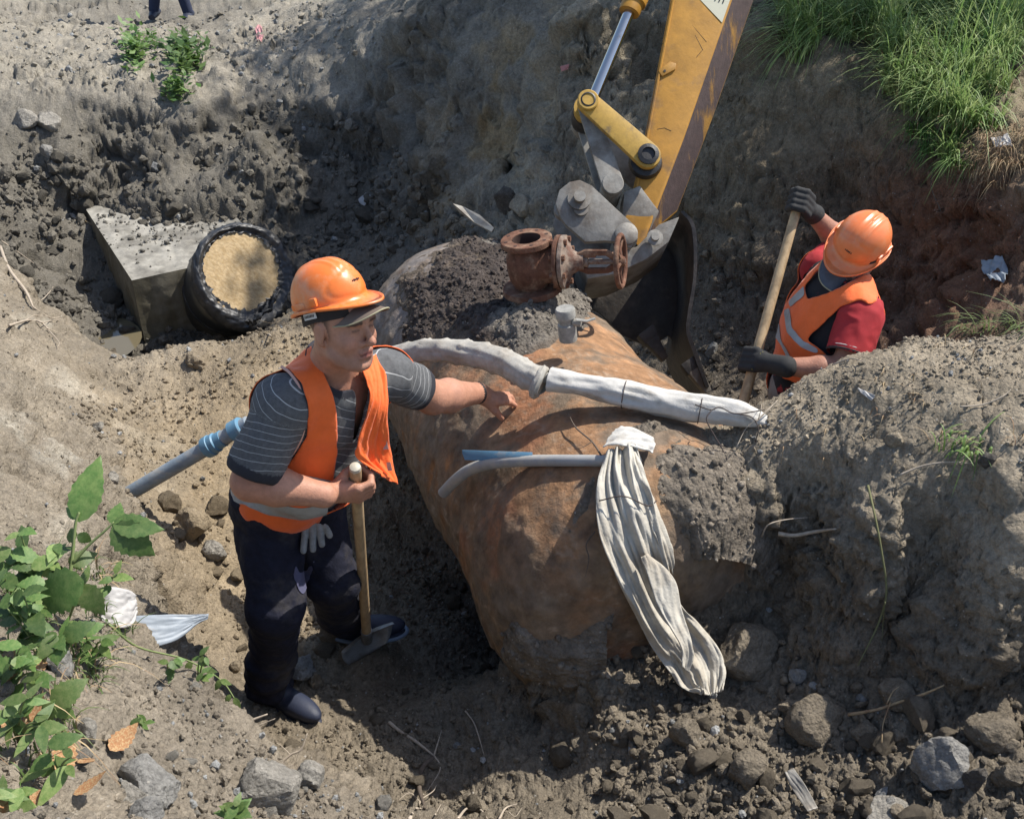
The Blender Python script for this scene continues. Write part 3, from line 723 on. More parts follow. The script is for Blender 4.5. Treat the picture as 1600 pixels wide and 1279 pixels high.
# ------------------------------------------------------------------ valve
M_VR = mat('valve_rust', (.125, .06, .038), rough=.9, col2=(.23, .15, .10), c2scale=16, c2lo=.5, c2hi=.68, var=.4, vscale=30, bump=.003, bscale=90, spec=.2)
M_VD = mat('valve_bore', (.05, .025, .018), rough=.95, var=.3, bump=.002, bscale=60)
M_VP = mat('valve_scale', (.22, .165, .125), rough=.9, col2=(.12, .06, .04), c2scale=18, c2lo=.45, c2hi=.6, var=.3, vscale=30, bump=.003, bscale=90)
vc = at(822, 372, 4.30); VA = Vector((.955, -.24, .13)).normalized(); VU = Vector((.03, 0, 1)).normalized()
VU = (VU-VA*VU.dot(VA)).normalized(); VB = VA.cross(VU)
valve = empty('gate_valve', vc-VU*.24); tag(valve, 'rusty flanged gate valve with a handwheel standing on the big steel pipe', 'valve')
m = MB(); m.lathe([(.058, .0), (.1, 0), (.103, -.003), (.103, -.022), (.1, -.025), (.066, -.03), (.064, -.05), (.056, -.05), (.058, 0)], vc, VU, 40, cap=False)
m.build('flange', M_VR, valve, noise_amp=.0015, noise_scale=50)
m = MB(); m.lathe([(.0, -.1), (.0555, -.1), (.0555, -.002)], vc, VU, 32, cap=False); m.build('bore', M_VD, valve)
for k in range(8):
    a = k*math.pi/4+.3; m = MB(); m.lathe([(.0075, -.026), (.0075, .0012), (0, .0012)], vc+(VA*math.cos(a)+VB*math.sin(a))*.083, VU, 10)
    o = m.build('bolt_hole', M_VD, valve)
m = MB(); m.lathe([(.062, -.03), (.076, -.045), (.09, -.07), (.092, -.12), (.085, -.17), (.07, -.195), (.066, -.21)], vc, VU, 40, cap=False)
m.lathe([(.074, .0), (.076, .045), (.078, .09), (.078, .125)], vc-VU*.11, VA, 32)
m.build('body', M_VR, valve, noise_amp=.004, noise_scale=18)
m = MB(); m.lathe([(.06, -.205), (.118, -.205), (.12, -.21), (.12, -.228), (.06, -.232)], vc, VU, 40); m.build('base_flange', M_VR, valve, noise_amp=.002, noise_scale=40)
bc = vc-VU*.105+VA*.115
m = MB(); m.lathe([(.06, 0), (.106, 0), (.108, .003), (.108, .017), (.06, .018)], bc, VA, 40); m.build('bonnet_flange', M_VR, valve, noise_amp=.0018, noise_scale=45)
m = MB(); m.lathe([(.06, .021), (.105, .021), (.107, .024), (.106, .038), (.085, .044), (.05, .06), (.036, .085), (.032, .11), (0, .11)], bc, VA, 40); m.build('bonnet', M_VP, valve, noise_amp=.002, noise_scale=45)
for k in range(8):
    a = k*math.pi/4+.2; c0 = bc+(VU*math.cos(a)+VB*math.sin(a))*.092
    m = MB(); m.lathe([(.0, -.012), (.012, -.012), (.012, 0), (.007, 0), (.007, .04), (.012, .04), (.012, .052), (0, .052)], c0, VA, 6); m.build('bolt', M_VR, valve, smooth=False)
for sgn in (1, -1):
    m = MB(); off_ = (VU*sgn*.034)
    m.tube([bc+VA*.09+off_*.7, bc+VA*.12+off_*1.15, bc+VA*.2+off_*1.1, bc+VA*.235+off_*.55], [.011, .010, .009, .012], 8, flat=1.5); m.build('yoke_arm', M_VR, valve, noise_amp=.001)
m = MB(); m.lathe([(0, .1), (.022, .1), (.022, .125), (.011, .127), (.010, .275), (0, .275)], bc, VA, 16); m.build('stem', M_VP, valve)
m = MB(); m.box(bc+VA*.135+VU*.028-VB*.0, (.05, .02, .018), Matrix((VA, VB, VU)).transposed(), bev=.004); m.build('gland_bolt', M_VR, valve)
wc_ = bc+VA*.255
m = MB(); ring = [wc_+(VU*math.cos(a)+VB*math.sin(a))*.100 for a in np.linspace(0, 2*math.pi, 41)]
m.tube(ring, .0105, 10, cap=False); o = m.build('handwheel', M_VR, valve, noise_amp=.0012, noise_scale=60)
m = MB(); m.lathe([(0, -.02), (.022, -.02), (.024, 0), (.016, .018), (0, .018)], wc_, VA, 16)
for k in range(5):
    a = k*2*math.pi/5+.5; dr = VU*math.cos(a)+VB*math.sin(a); m.tube([wc_+dr*.01, wc_+dr*.05+VA*-.006, wc_+dr*.1], [.009, .007, .008], 8)
m.build('wheel_spokes', M_VR, o)

# little ball valve stub
M_ZINC = mat('dusty_zinc', (.26, .25, .225), rough=.75, metal=.2, var=.3, vscale=40, bump=.001, bscale=120)
pS, nS, tS = surf(885, 508); tS = min(tS, 4.02); b0 = at(886, 512, tS)
st_ = empty('ball_valve', b0); tag(st_, 'small grey pipe stub with a tap lever beside the rusty valve', 'tap')
m = MB(); m.lathe([(.034, -.05), (.034, .015), (.028, .02), (.028, .04), (.037, .045), (.037, .076), (.034, .08), (.0, .078)], b0, VU, 12); m.build('body', M_ZINC, st_, sharp=True)
m = MB(); m.tube([b0+Vector((.02, -.01, .03)), b0+Vector((.05, -.02, .03))], .014, 10); m.tube([b0+Vector((.03, -.03, .05)), b0+Vector((.07, -.03, .045)), b0+Vector((.10, -.03, .055))], [.009, .008, .007], 8, flat=.5); m.build('lever', M_ZINC, st_)

# ------------------------------------------------------------------ wrapped line crossing the pit
def cloth_tube(name, path, rad, matl, folds=5, fa=.18, seed=1, parent=None, n=40, spiral=0.0, squash=1.0, ends=True, rings=0):
    pts = catmull(path, 14); m_ = len(pts); rr = np.array(lerpn(rad, m_))
    N = None; V = []
    L = np.cumsum([0]+[(pts[i+1]-pts[i]).length for i in range(m_-1)])
    for i, p in enumerate(pts):
        d = (pts[min(i+1, m_-1)]-pts[max(i-1, 0)]).normalized()
        if N is None: N = Vector((0, 0, 1))
        N = (N-d*N.dot(d)).normalized(); B = d.cross(N)
        for k in range(n):
            a = 2*math.pi*k/n; V.append((*(N*math.cos(a)+B*math.sin(a)*squash), *p, rr[i], a, L[i]))
    V = np.array(V); nd = V[:, :3]; c = V[:, 3:6]; r_ = V[:, 6]; a = V[:, 7]; l = V[:, 8]
    q = np.stack([np.cos(a)*1.2, np.sin(a)*1.2, l*3.0], -1)
    w = 1-np.abs(fbm(q+seed*3.3, 1.6, seed, 3))*2
    q2 = np.stack([np.cos(a), np.sin(a), l*9], -1)
    r2 = r_*(1+fa*w*.8+.16*fbm(q2+seed, 1.5, seed+3, 4))
    if spiral:                                             # overlapping turns of tape
        ph_ = (l/spiral+a/(2*math.pi)) % 1; r2 += r_*.22*(ph_**4)*(.7+.9*fbm(q, 2, seed+8, 3))
    P_ = c+nd*r2[:, None]
    return link(name, npmesh(name, P_, grid_faces(m_, n, True)), matl, parent), pts
M_WRAP = mat('dirty_wrap', (.36, .34, .30), rough=.92, col2=(.27, .24, .2), c2scale=9, c2lo=.45, c2hi=.68, var=.18, vscale=40, bump=.0015, bscale=140, spec=.2)
M_WRAPW = mat('white_wrap', (.48, .46, .42), rough=.9, col2=(.27, .24, .2), c2scale=7, c2lo=.55, c2hi=.72, var=.1, vscale=40, bump=.0015, bscale=160, spec=.2)
M_BLUE = mat('blue_pipe', (.19, .24, .29), rough=.7, col2=(.34, .32, .28), c2scale=5, c2lo=.42, c2hi=.62, var=.2, vscale=20, bump=.001, bscale=60, c2stretch=(1, 1, 4))
M_BLUEF = mat('blue_fitting', (.10, .22, .32), rough=.5, col2=(.3, .3, .28), c2scale=9, c2lo=.55, c2hi=.7, var=.15)
M_GREYP = mat('grey_hose', (.31, .31, .30), rough=.6, col2=(.38, .35, .3), c2scale=12, c2lo=.48, c2hi=.62, var=.15, vscale=20)
line = empty('insulated_water_line', at(850, 590, 3.78)); tag(line, 'long water line bandaged in dirty white fabric, laid over the big steel pipe behind the pointing hand', 'pipe')
cloth_tube('grey_wrapping', [at(560, 580, 4.22), at(610, 556, 4.14), at(670, 548, 4.04), at(735, 552, 3.96), at(790, 568, 3.87), at(846, 597, 3.76)], [.030, .033, .039, .043, .045, .045], M_WRAP, seed=5, fa=.12, spiral=.085, parent=line)
m = MB(); m.tube(catmull([at(820, 582, 3.79), at(870, 594, 3.755)], 4), .019, 14); m.build('bare_pipe', M_GREYP, line)
cloth_tube('white_sleeve', [at(859, 592, 3.755), at(900, 600, 3.73), at(960, 612, 3.70), at(1040, 629, 3.67), at(1120, 641, 3.64), at(1165, 650, 3.62), at(1200, 660, 3.62)], [.038, .034, .040, .043, .041, .036, .018], M_WRAPW, seed=9, fa=.24, parent=line)
for k, (x, y, t_, rr) in enumerate([(842, 596, 3.77, .060), (856, 600, 3.77, .048)][:1]):
    m = MB(); a0 = at(x-6, y-2, t_); a1 = at(x+6, y+3, t_-.005); m.tube(catmull([a0, (a0+a1)/2, a1], 3), [rr*.86, rr*.95, rr, rr*1.02, rr, rr*.93, rr*.86], 22, wob=.06); m.build('torn_cuff', M_WRAP, line, noise_amp=.006, noise_scale=40)
def wire(name, pts, rad, matl, parent=None, n=5, sm=6):
    pp = catmull(pts, sm); m = MB(); m.tube(pp, lerpn(rad, len(pp)) if hasattr(rad, '__len__') else rad, n); return m.build(name, matl, parent, sharp=False)
M_WIRE = mat('rusty_wire', (.05, .035, .03), rough=.7)
wire('tie_wire', [at(1086, 632, 3.60), at(1110, 640, 3.57), at(1125, 636, 3.57), at(1150, 646, 3.56), at(1195, 640, 3.56)], .0022, M_WIRE, line)
wire('tie_wire', [at(1112, 640, 3.56), at(1104, 655, 3.55), at(1116, 680, 3.55), at(1128, 700, 3.55), at(1138, 722, 3.54)], .0022, M_WIRE, line)
wire('tie_wire', [at(1150, 646, 3.56), at(1175, 652, 3.55), at(1185, 670, 3.54), at(1180, 690, 3.55)], .002, M_WIRE, line)
for px1, px2 in ((1094, 1100), (975, 980)):
    c0 = at(px1, 640 if px1 > 1000 else 616, 3.645 if px1 > 1000 else 3.693)
    ax = (at(1120, 641, 3.64)-at(960, 612, 3.70)).normalized(); N0 = ax.cross(Vector((0, 0, 1))).normalized(); B0 = ax.cross(N0)
    m = MB(); m.tube([c0+(N0*math.cos(a)+B0*math.sin(a))*.047 for a in np.linspace(0, 6.283, 25)], .0018, 5, cap=False); m.build('tie_wire', M_WIRE, line)

# blue plastic pipe out of the left bank
bp0, bp1 = at(176, 786, 4.50), at(400, 654, 4.30)
blue = empty('blue_water_pipe', bp0); tag(blue, 'dusty blue plastic pipe with a coupling sticking out of the left bank', 'pipe')
ax = (bp1-bp0).normalized()
def lerpv(t): return bp0+(bp1-bp0)*t
m = MB(); m.tube([lerpv(-.05), lerpv(.3), lerpv(.6), lerpv(.95)], .031, 20); m.build('pipe', M_BLUE, blue)
m = MB(); m.lathe([(.031, 0), (.043, 0), (.045, .01), (.045, .03), (.041, .032), (.041, .055), (.035, .06), (.035, .09)], lerpv(.66), ax, 24); m.build('coupling', M_BLUEF, blue)
m = MB(); m.lathe([(.036, 0), (.044, .004), (.044, .05), (.04, .055), (.0, .055)], lerpv(.84), ax, 24); m.build('end_collar', M_BLUEF, blue)

# ------------------------------------------------------------------ hose and strip across the pipe, sacking
def over(px, py, lift): 
    p, n, t = surf(px, py); return at(px, py, t-lift)
hs = [at(692, 770, surf(692, 770)[2]-.17), at(712, 748, surf(712, 748)[2]-.15), at(735, 730, surf(735, 730)[2]-.12), at(765, 722, surf(765, 722)[2]-.09), at(820, 719, surf(820, 719)[2]-.05), at(900, 719, surf(900, 719)[2]-.035), at(955, 720, surf(955, 720)[2]-.03)]
def steady(P_, n=3):
    P_ = [Vector(p) for p in P_]
    for _ in range(n): P_ = [P_[0]]+[(P_[i-1]+P_[i]*2+P_[i+1])/4 for i in range(1, len(P_)-1)]+[P_[-1]]
    return P_
hose = empty('split_hose', hs[3]); tag(hose, 'pale grey split hose bent down at its open end, poking out from under the sacking', 'hose')
pp = catmull(steady(hs, 1), 8); rad = lerpn([.020, .021, .021, .0205, .02, .0195, .019], len(pp))
m = MB(); m.tube(pp, rad, 18); m.build('tube', M_GREYP, hose)
d0 = (pp[0]-pp[2]).normalized(); m = MB(); m.lathe([(.0, .004), (.0155, .004), (.0165, .0)], pp[0]+d0*-.001, d0, 16); m.build('open_end', M_VD, hose)
m = MB(); sA, sB = pp[10], pp[-6]
m.plate([at(722, 708, surf(740, 715)[2]-.13), at(726, 719, surf(740, 715)[2]-.13), over(832, 722, .045), over(832, 712, .05)], Vector((0, .006, .012))); m.build('blue_strip', M_BLUEF, hose, bevel=.002)

M_SACK = mat('sackcloth', (.47, .44, .375), rough=.95, col2=(.34, .30, .24), c2scale=6, c2lo=.45, c2hi=.65, var=.15, vscale=30, bump=.0025, bscale=110, spec=.15)
def sheet(name, rows, matl, nr=90, nc=46, fold=.02, seed=1, parent=None, thick=.004, ff=3.2):
    "rows: (left point, right point) pairs down the cloth; folds run down its length"
    Lp = catmull([r[0] for r in rows], 12); Rp = catmull([r[1] for r in rows], 12)
    def _rs(P_): A_ = np.array([q[:] for q in P_]); ii = np.linspace(0, len(P_)-1, nr); return [Vector([float(np.interp(i, range(len(P_)), A_[:, c])) for c in range(3)]) for i in ii]
    Li = _rs(Lp); Ri = _rs(Rp)
    u = np.linspace(0, 1, nc); V = []
    for i in range(nr):
        for k in range(nc): V.append(Li[i].lerp(Ri[i], u[k]))
    V = np.array([q[:] for q in V]).reshape(nr, nc, 3)
    nrm = np.cross(np.gradient(V, axis=1), np.gradient(V, axis=0)); nrm /= np.linalg.norm(nrm, axis=2, keepdims=True)
    tocam = np.array([0, 0, CAM_H])-V; sgn = np.sign((nrm*tocam).sum(2, keepdims=True)); nrm *= sgn
    I, K = np.meshgrid(np.linspace(0, 1, nr), u, indexing='ij')
    q = np.stack([K.ravel()*ff+.5*np.sin(I.ravel()*3+seed), I.ravel()*1.5, np.full(K.size, seed*1.7)], -1)
    f = (1-2.2*np.abs(fbm(q, 1.4, seed, 3)))+.35*fbm(q*np.array([2.5, 2, 1]), 2, seed+5, 3)
    V = V+nrm*(f.reshape(nr, nc, 1)*fold+.0)
    o = link(name, npmesh(name, V.reshape(-1, 3), grid_faces(nr, nc)), matl, parent)
    md = o.modifiers.new('thickness', 'SOLIDIFY'); md.thickness = thick; md.offset = 0
    return o
def ov(px, py, tt): 
    return at(px, py, tt)
sack = empty('sacking', at(960, 720, 3.5)); tag(sack, 'long dirty white sackcloth hanging in folds down the near side of the big steel pipe', 'cloth')
tS_ = lambda px, py, l: surf(px, py)[2]-l
tt = [3.50, 3.50, 3.50, 3.50, 3.48, 3.46, 3.44, 3.43]
rowsM = [((948, 706), (992, 702)), ((932, 765), (1008, 745)), ((936, 835), (1024, 800)), ((960, 895), (1040, 870)), ((990, 955), (1058, 935)), ((1018, 1010), (1090, 972)), ((1046, 1050), (1122, 1012)), ((1066, 1078), (1134, 1050)), ((1092, 1090), (1128, 1080))]
_tr = [tS_((a[0]+b[0])/2, (a[1]+b[1])/2, .05) for a, b in rowsM]
_tr = [min(t1, 3.7) for t1 in _tr]
for _ in range(2): _tr = [_tr[0]]+[(_tr[i-1]+_tr[i]*2+_tr[i+1])/4 for i in range(1, len(_tr)-1)]+[_tr[-1]]
sheet('main_cloth', [(ov(*a, t1-.01), ov(*b, t1)) for (a, b), t1 in zip(rowsM, _tr)], M_SACK, fold=.036, seed=3, parent=sack, nr=130, nc=60, ff=2.6)
rowsB = [((985, 705), (1005, 712)), ((1000, 760), (1026, 775)), ((1012, 810), (1042, 835)), ((1030, 860), (1052, 880)), ((1046, 892), (1052, 902))]
sheet('side_fold', [(ov(*a, _tr[min(i, 7)]-.0), ov(*b, _tr[min(i, 7)]+.05)) for i, (a, b) in enumerate(rowsB)], M_SACK, fold=.010, seed=8, parent=sack, nr=70, nc=20, ff=1.2)
rowsC = [((1000, 870), (1010, 866)), ((1012, 905), (1050, 900)), ((1028, 950), (1066, 955)), ((1060, 1010), (1080, 1015)), ((1062, 1040), (1076, 1050))]
sheet('loose_fold', [(ov(*a, _tr[3]-.055), ov(*b, _tr[3]-.035)) for i, (a, b) in enumerate(rowsC)], M_SACK, fold=.012, seed=12, parent=sack, nr=70, nc=20, ff=1.2)
wire('tie_wire', [at(936, 782, _tr[1]-.06), at(975, 775, _tr[1]-.075), at(1012, 790, _tr[1]-.06), at(1026, 782, _tr[1]-.02)], .0022, M_WIRE, sack)
rowsF = [((942, 700), (962, 672)), ((960, 697), (978, 668)), ((985, 700), (1000, 676)), ((1008, 706), (1018, 686)), ((1020, 708), (1022, 692))]
fl = sheet('torn_wrap', [(ov(*a, _tr[0]-.03), ov(*b, _tr[0]+.03)) for i, (a, b) in enumerate(rowsF)], M_WRAPW, fold=.010, seed=15, nr=40, nc=20, ff=2)
tag(fl, 'torn flap of white wrapping on top of the hanging sacking', 'cloth')

# ------------------------------------------------------------------ far pipe in its concrete block
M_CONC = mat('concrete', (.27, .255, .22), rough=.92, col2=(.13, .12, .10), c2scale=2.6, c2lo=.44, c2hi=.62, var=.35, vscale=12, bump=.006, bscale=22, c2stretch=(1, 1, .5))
M_CONCS = mat('shaded_concrete', (.15, .135, .10), rough=.8, col2=(.10, .085, .05), c2scale=3, c2lo=.4, c2hi=.6, var=.3, vscale=12, bump=.004, bscale=20, c2stretch=(2, 2, .3))  # block sides: same concrete with their shade put into the base colour
k_ = 1.246; fl_c = atz(206, 438, -.26); ed = (atz(142, 339, -.26)-fl_c); ed.z = 0; eL = 1.6; ed = ed.normalized(); ew = Vector((-ed.y, ed.x, 0));
if ew.x < 0: ew = -ew
block = empty('concrete_block', fl_c+ed*.6+ew*.45-Vector((0, 0, .6))); tag(block, 'rough concrete block in the far pit holding the end of the black wrapped pipe', 'concrete block')
bw, bl, bh = .98, 1.9, .95
nU, nV = 60, 90
def slab(o_, a, b, na, nb, amp, seed):
    I, K = np.meshgrid(np.linspace(0, 1, na), np.linspace(0, 1, nb), indexing='ij')
    V = np.array(o_)[None]+I.reshape(-1, 1)*np.array(a)[None]+K.reshape(-1, 1)*np.array(b)[None]
    n = np.cross(np.array(a), np.array(b)); n /= np.linalg.norm(n)
    e = np.minimum(np.minimum(I, 1-I), np.minimum(K, 1-K)).ravel()
    V = V+n*((fbm(V, 3, seed, 4)*amp+fbm(V, 14, seed+3, 4)*amp*.6)*np.minimum(e*12, 1))[:, None]
    return V, grid_faces(na, nb)
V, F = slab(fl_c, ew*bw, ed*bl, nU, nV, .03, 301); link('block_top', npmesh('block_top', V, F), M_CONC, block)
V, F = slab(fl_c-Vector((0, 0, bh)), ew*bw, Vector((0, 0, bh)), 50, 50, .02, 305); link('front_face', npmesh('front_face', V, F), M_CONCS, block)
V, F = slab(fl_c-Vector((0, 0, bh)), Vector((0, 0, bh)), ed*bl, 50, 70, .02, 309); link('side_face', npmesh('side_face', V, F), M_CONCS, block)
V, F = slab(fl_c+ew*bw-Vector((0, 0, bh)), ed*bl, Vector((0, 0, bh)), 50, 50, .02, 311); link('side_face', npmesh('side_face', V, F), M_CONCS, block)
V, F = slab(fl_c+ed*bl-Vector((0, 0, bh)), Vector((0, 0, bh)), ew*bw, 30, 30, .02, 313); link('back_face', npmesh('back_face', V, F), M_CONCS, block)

rb_ = np.random.default_rng(77); nb_ = 420; V_, F_, off = [], [], 0
for k in range(nb_):
    u_, w_ = rb_.random(), rb_.random()**.6; p = fl_c+ew*bw*float(u_)+ed*float(.15+1.2*w_); s_ = float((.006**-1.2+rb_.random()*(.032**-1.2-.006**-1.2))**(-1/1.2))
    v0, f0 = VAR1[k % 10]; V_.append((rot_mats(1, rb_)[0] @ v0.T).T*s_+np.array(p)+np.array([0, 0, s_*.3])); F_.append(f0+off); off += len(v0)
cb_ = link('soil_crumbs', npmesh('soil_crumbs', np.concatenate(V_), np.concatenate(F_), np.repeat(np.array([[.15, .14, .12]]), off, 0)), M_SOIL, smooth=False); tag(cb_, 'crumbs of earth fallen on top of the concrete block', 'soil', kind='stuff')
M_FILM = mat('black_film', (.028, .029, .031), rough=.46, var=.2, vscale=9, bump=.004, bscale=14, spec=.5, col2=(.12, .11, .095), c2scale=5, c2lo=.5, c2hi=.72)
M_CASE = mat('black_casing', (.028, .03, .032), rough=.45, col2=(.16, .145, .11), c2scale=3, c2lo=.5, c2hi=.7, var=.15)
M_OSB = mat('chipboard', (.36, .25, .12), rough=.8, col2=(.46, .34, .19), c2scale=26, c2lo=.42, c2hi=.58, var=.28, vscale=60, bump=.001, bscale=90, c2stretch=(1, 3, 1))
pe = at(385, 428, 7.55); pn = Vector((.47, -.66, .585)).normalized(); PRD = .345
fpipe = empty('wrapped_pipe_end', pe); tag(fpipe, 'black casing pipe end closed with a round chipboard lid in the far pit', 'pipe')
pr = pn.cross(Vector((0, 0, 1))).normalized(); pu = pr.cross(pn).normalized()
m = MB(); m.lathe([(PRD, -.95), (PRD, -.30), (PRD*1.015, -.28), (PRD*1.015, -.12), (PRD*.99, -.02), (PRD*.9, -.02)], pe, pn, 64); m.build('casing', M_CASE, fpipe)
m = MB(); m.lathe([(PRD+.004, -.45), (PRD+.006, -.445), (PRD+.006, -.425), (PRD+.004, -.42)], pe, pn, 48); m.build('casing_seam', M_BLUE if False else M_FILM, fpipe)
sa = pe-pn*.48+(-pr*.90-pu*.42).normalized()*(PRD+.004); m = MB(); m.tube([sa, sa+pn*.33], .006, 6); m.build('blue_stripe', M_BLUEF, fpipe)
# crumpled film ring
na, nb = 200, 34; A = np.linspace(0, 2*math.pi, na, endpoint=False); Bp = np.linspace(0, 1, nb); V = []
for b_ in Bp:
    for a in A:
        if b_ < .45: rr = PRD*1.03; h = -.13+.13*b_/.45
        else: k = (b_-.45)/.55; rr = PRD*(1.03-.27*k**1.1*(1+.45*math.cos(a-math.radians(235)))); h = .022*math.sin(math.pi*min(k*1.3, 1))
        sag = 1+.10*max(0, -math.sin(a))**2*(1 if b_ > .1 else 0)
        V.append((*(pe+pn*h+(pr*math.cos(a)+pu*math.sin(a))*rr*sag), a, b_))
V = np.array(V); q = np.stack([np.cos(V[:, 3])*4, np.sin(V[:, 3])*4, V[:, 4]*1.3], -1)
w = (1-2*np.abs(fbm(q, 1.7, 331, 4)))
nr_ = np.array(pn)[None]*sstep(.3, .6, V[:, 4])[:, None]+(V[:, :3]-np.array(pe))/PRD*sstep(.6, .3, V[:, 4])[:, None]
V2_ = np.stack([np.cos(V[:, 3]+V[:, 4]*.8)*2.2, np.sin(V[:, 3]+V[:, 4]*.8)*2.2, V[:, 4]*2.2], -1); w = .55*w+(1-2*np.abs(fbm(V2_, 2.1, 341, 5, .6)))*.8
VV = V[:, :3]+nr_*(w*.016*sstep(.0, .35, V[:, 4]))[:, None]
rag = (V[:, 4] > .97); VV[rag] += ((np.array(pe)-VV[rag])*(.12*fbm(q[rag], 3, 335, 3))[:, None])
film = link('crumpled_film', npmesh('crumpled_film', VV, grid_faces(nb, na, True)), M_FILM, fpipe)
rr = PRD*.80; na = 90; V = [pe+pn*.006]+[pe+pn*.006+(pr*math.cos(a)*1.0+pu*math.sin(a)*1.0)*rr*1.1*(1+.02*math.sin(5*a)) for a in np.linspace(0, 2*math.pi, na, endpoint=False)]
link('chipboard_lid', npmesh('chipboard_lid', np.array([q[:] for q in V]), [(0, i+1, (i+1) % na+1) for i in range(na)]), M_OSB, fpipe, smooth=False)
# loose tail of film below
rowsT = [((405, 478), (438, 452)), ((402, 492), (432, 470)), ((392, 505), (420, 486)), ((378, 508), (408, 500))]
sheet('film_tail', [(at(*a, 7.25), at(*b, 7.2)) for a, b in rowsT], M_FILM, fold=.03, seed=21, nr=30, nc=24, parent=fpipe)

# water lying in the bottom of the far pit
M_WATER = mat('muddy_water', (.12, .10, .06), rough=.06, spec=.6)
wc0 = atz(125, 535, -.66); m = MB(); n = 30
m.add([wc0]+[wc0+Vector((math.cos(a)*.42, math.sin(a)*.4, 0)) for a in np.linspace(0, 6.283, n, endpoint=False)], [(0, i+1, (i+1) % n+1) for i in range(n)])
pud = m.build('puddle', M_WATER, smooth=False); tag(pud, kind='structure')
# ================================================================== DIGGER ARM AND BUCKET
M_YEL = mat('yellow_paint', (.38, .185, .024), rough=.55, col2=(.17, .10, .045), c2scale=4, c2lo=.52, c2hi=.68, var=.22, vscale=14, bump=.0008, bscale=60, spec=.4)
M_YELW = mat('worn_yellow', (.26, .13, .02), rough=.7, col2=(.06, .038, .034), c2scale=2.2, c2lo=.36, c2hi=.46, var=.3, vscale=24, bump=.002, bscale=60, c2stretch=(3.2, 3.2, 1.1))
M_YELL = mat('yellow_link', (.40, .24, .04), rough=.55, col2=(.10, .075, .05), c2scale=11, c2lo=.55, c2hi=.7, var=.2, vscale=30, bump=.0008, bscale=80)
M_GREYS = mat('scuffed_grey_steel', (.25, .235, .205), rough=.6, metal=.15, col2=(.13, .105, .08), c2scale=6, c2lo=.44, c2hi=.64, var=.25, vscale=30, bump=.0012, bscale=60)
M_CHROME = mat('chrome_rod', (.55, .53, .5), rough=.18, metal=1.0, col2=(.3, .2, .1), c2scale=6, c2lo=.6, c2hi=.75)
M_BLK = mat('greasy_black', (.02, .018, .017), rough=.5, var=.4, bump=.002, bscale=40)
M_BUCK = mat('worn_bucket_steel', (.05, .046, .042), rough=.6, metal=.3, col2=(.10, .085, .07), c2scale=4, c2lo=.5, c2hi=.62, var=.3, vscale=20, bump=.003, bscale=30)
M_CREAM = mat('cream_sticker', (.50, .48, .36), rough=.5)
arm = empty('digger', at(1000, 350, 4.9)); tag(arm, 'yellow digger arm with worn brown underside reaching down into the pit', 'digger')
TSt = 4.92
def ap(x, y, d=0.0): return at(x, y, TSt+d)
# main box section of the stick
ext = Vector((.175, .24, .03))
lf = [(1110, -330), (1047, 0), (1003, 232), (983, 318), (975, 345), (996, 385), (1008, 372), (1068, 215), (1143, 0), (1222, -330)]
side = [at(x, y, TSt + max(0, (380-y))*.00045) for x, y in lf]
m = MB(); m.plate(side, ext); body = m.build('stick', [M_YEL, M_YELW], arm, bevel=.006, smooth=True)
me = body.data
sn = (side[1]-side[0]).cross(ext).normalized()
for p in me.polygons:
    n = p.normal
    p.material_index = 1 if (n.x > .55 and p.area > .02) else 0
# welded cover strips, lugs and data plate on the side
m = MB()
for (x, y) in [(1040, 100), (1052, 97)]: pass
lug = [ap(1030, 105, -.0+.12), ap(1048, 97, .12), ap(1055, 102, .12), ap(1053, 110, .12), ap(1034, 120, .12)]
nrm_side = (side[2]-side[1]).cross(side[7]-side[1]).normalized()
if nrm_side.y > 0: nrm_side = -nrm_side
def onside(x, y, lift=0):
    o = Vector((0, 0, CAM_H)); d = at(x, y, 1)-o; p0 = side[1]
    t = (p0-o).dot(nrm_side)/d.dot(nrm_side); return o+d*t+nrm_side*lift
m = MB(); m.plate([onside(x, y, .0) for x, y in [(1028, 112), (1046, 98), (1056, 101), (1055, 110), (1034, 121)]], nrm_side*.012); m.build('lug', M_YEL, arm, bevel=.003)
m = MB(); m.lathe([(0, .013), (.006, .013), (.006, .0145), (0, .0145)], onside(1038, 113), nrm_side, 12); m.build('lug_hole', M_BLK, arm)
m = MB(); m.plate([onside(x, y, .001) for x, y in [(1086, -8), (1128, 36), (1142, -4), (1150, -60), (1100, -60)]], nrm_side*.002); m.build('data_plate', M_CREAM, arm, smooth=False)
m = MB()
for (a, b) in (((1123, 4), (1128, -8)), ((1129, 6), (1134, -8)), ((1117, 2), (1120, -8))): m.tube([onside(*a, .0035), onside(*b, .0035)], .0028, 6)
m.build('data_plate_print', M_BLK, arm)
for pts in ([(1086, 55), (1098, 78), (1088, 90)], [(1060, 22), (1080, 38), (1104, 66)], [(1027, 202), (1038, 200), (1049, 205)], [(1035, 68), (1044, 85)]):
    m = MB(); m.tube([onside(x, y, .0002) for x, y in pts], .0012, 5); m.build('scratch', M_BLK, arm)
# edge flange weld along the side
m = MB(); m.tube([onside(x, y, .004) for x, y in [(1052, 0), (1008, 232), (990, 312)]], .006, 6); m.build('weld_seam', M_YEL, arm)
# pivot pin at the foot of the yellow link
pz_ = (nrm_side*-1)
p1 = onside(1008, 256, .0)
m = MB(); m.lathe([(0, .0), (.075, .0), (.078, .01), (.070, .035), (.05, .04), (.05, .075), (0, .075)], p1, nrm_side, 28); m.build('pivot_boss', M_BLK, arm)
p1b = p1+nrm_side*.11
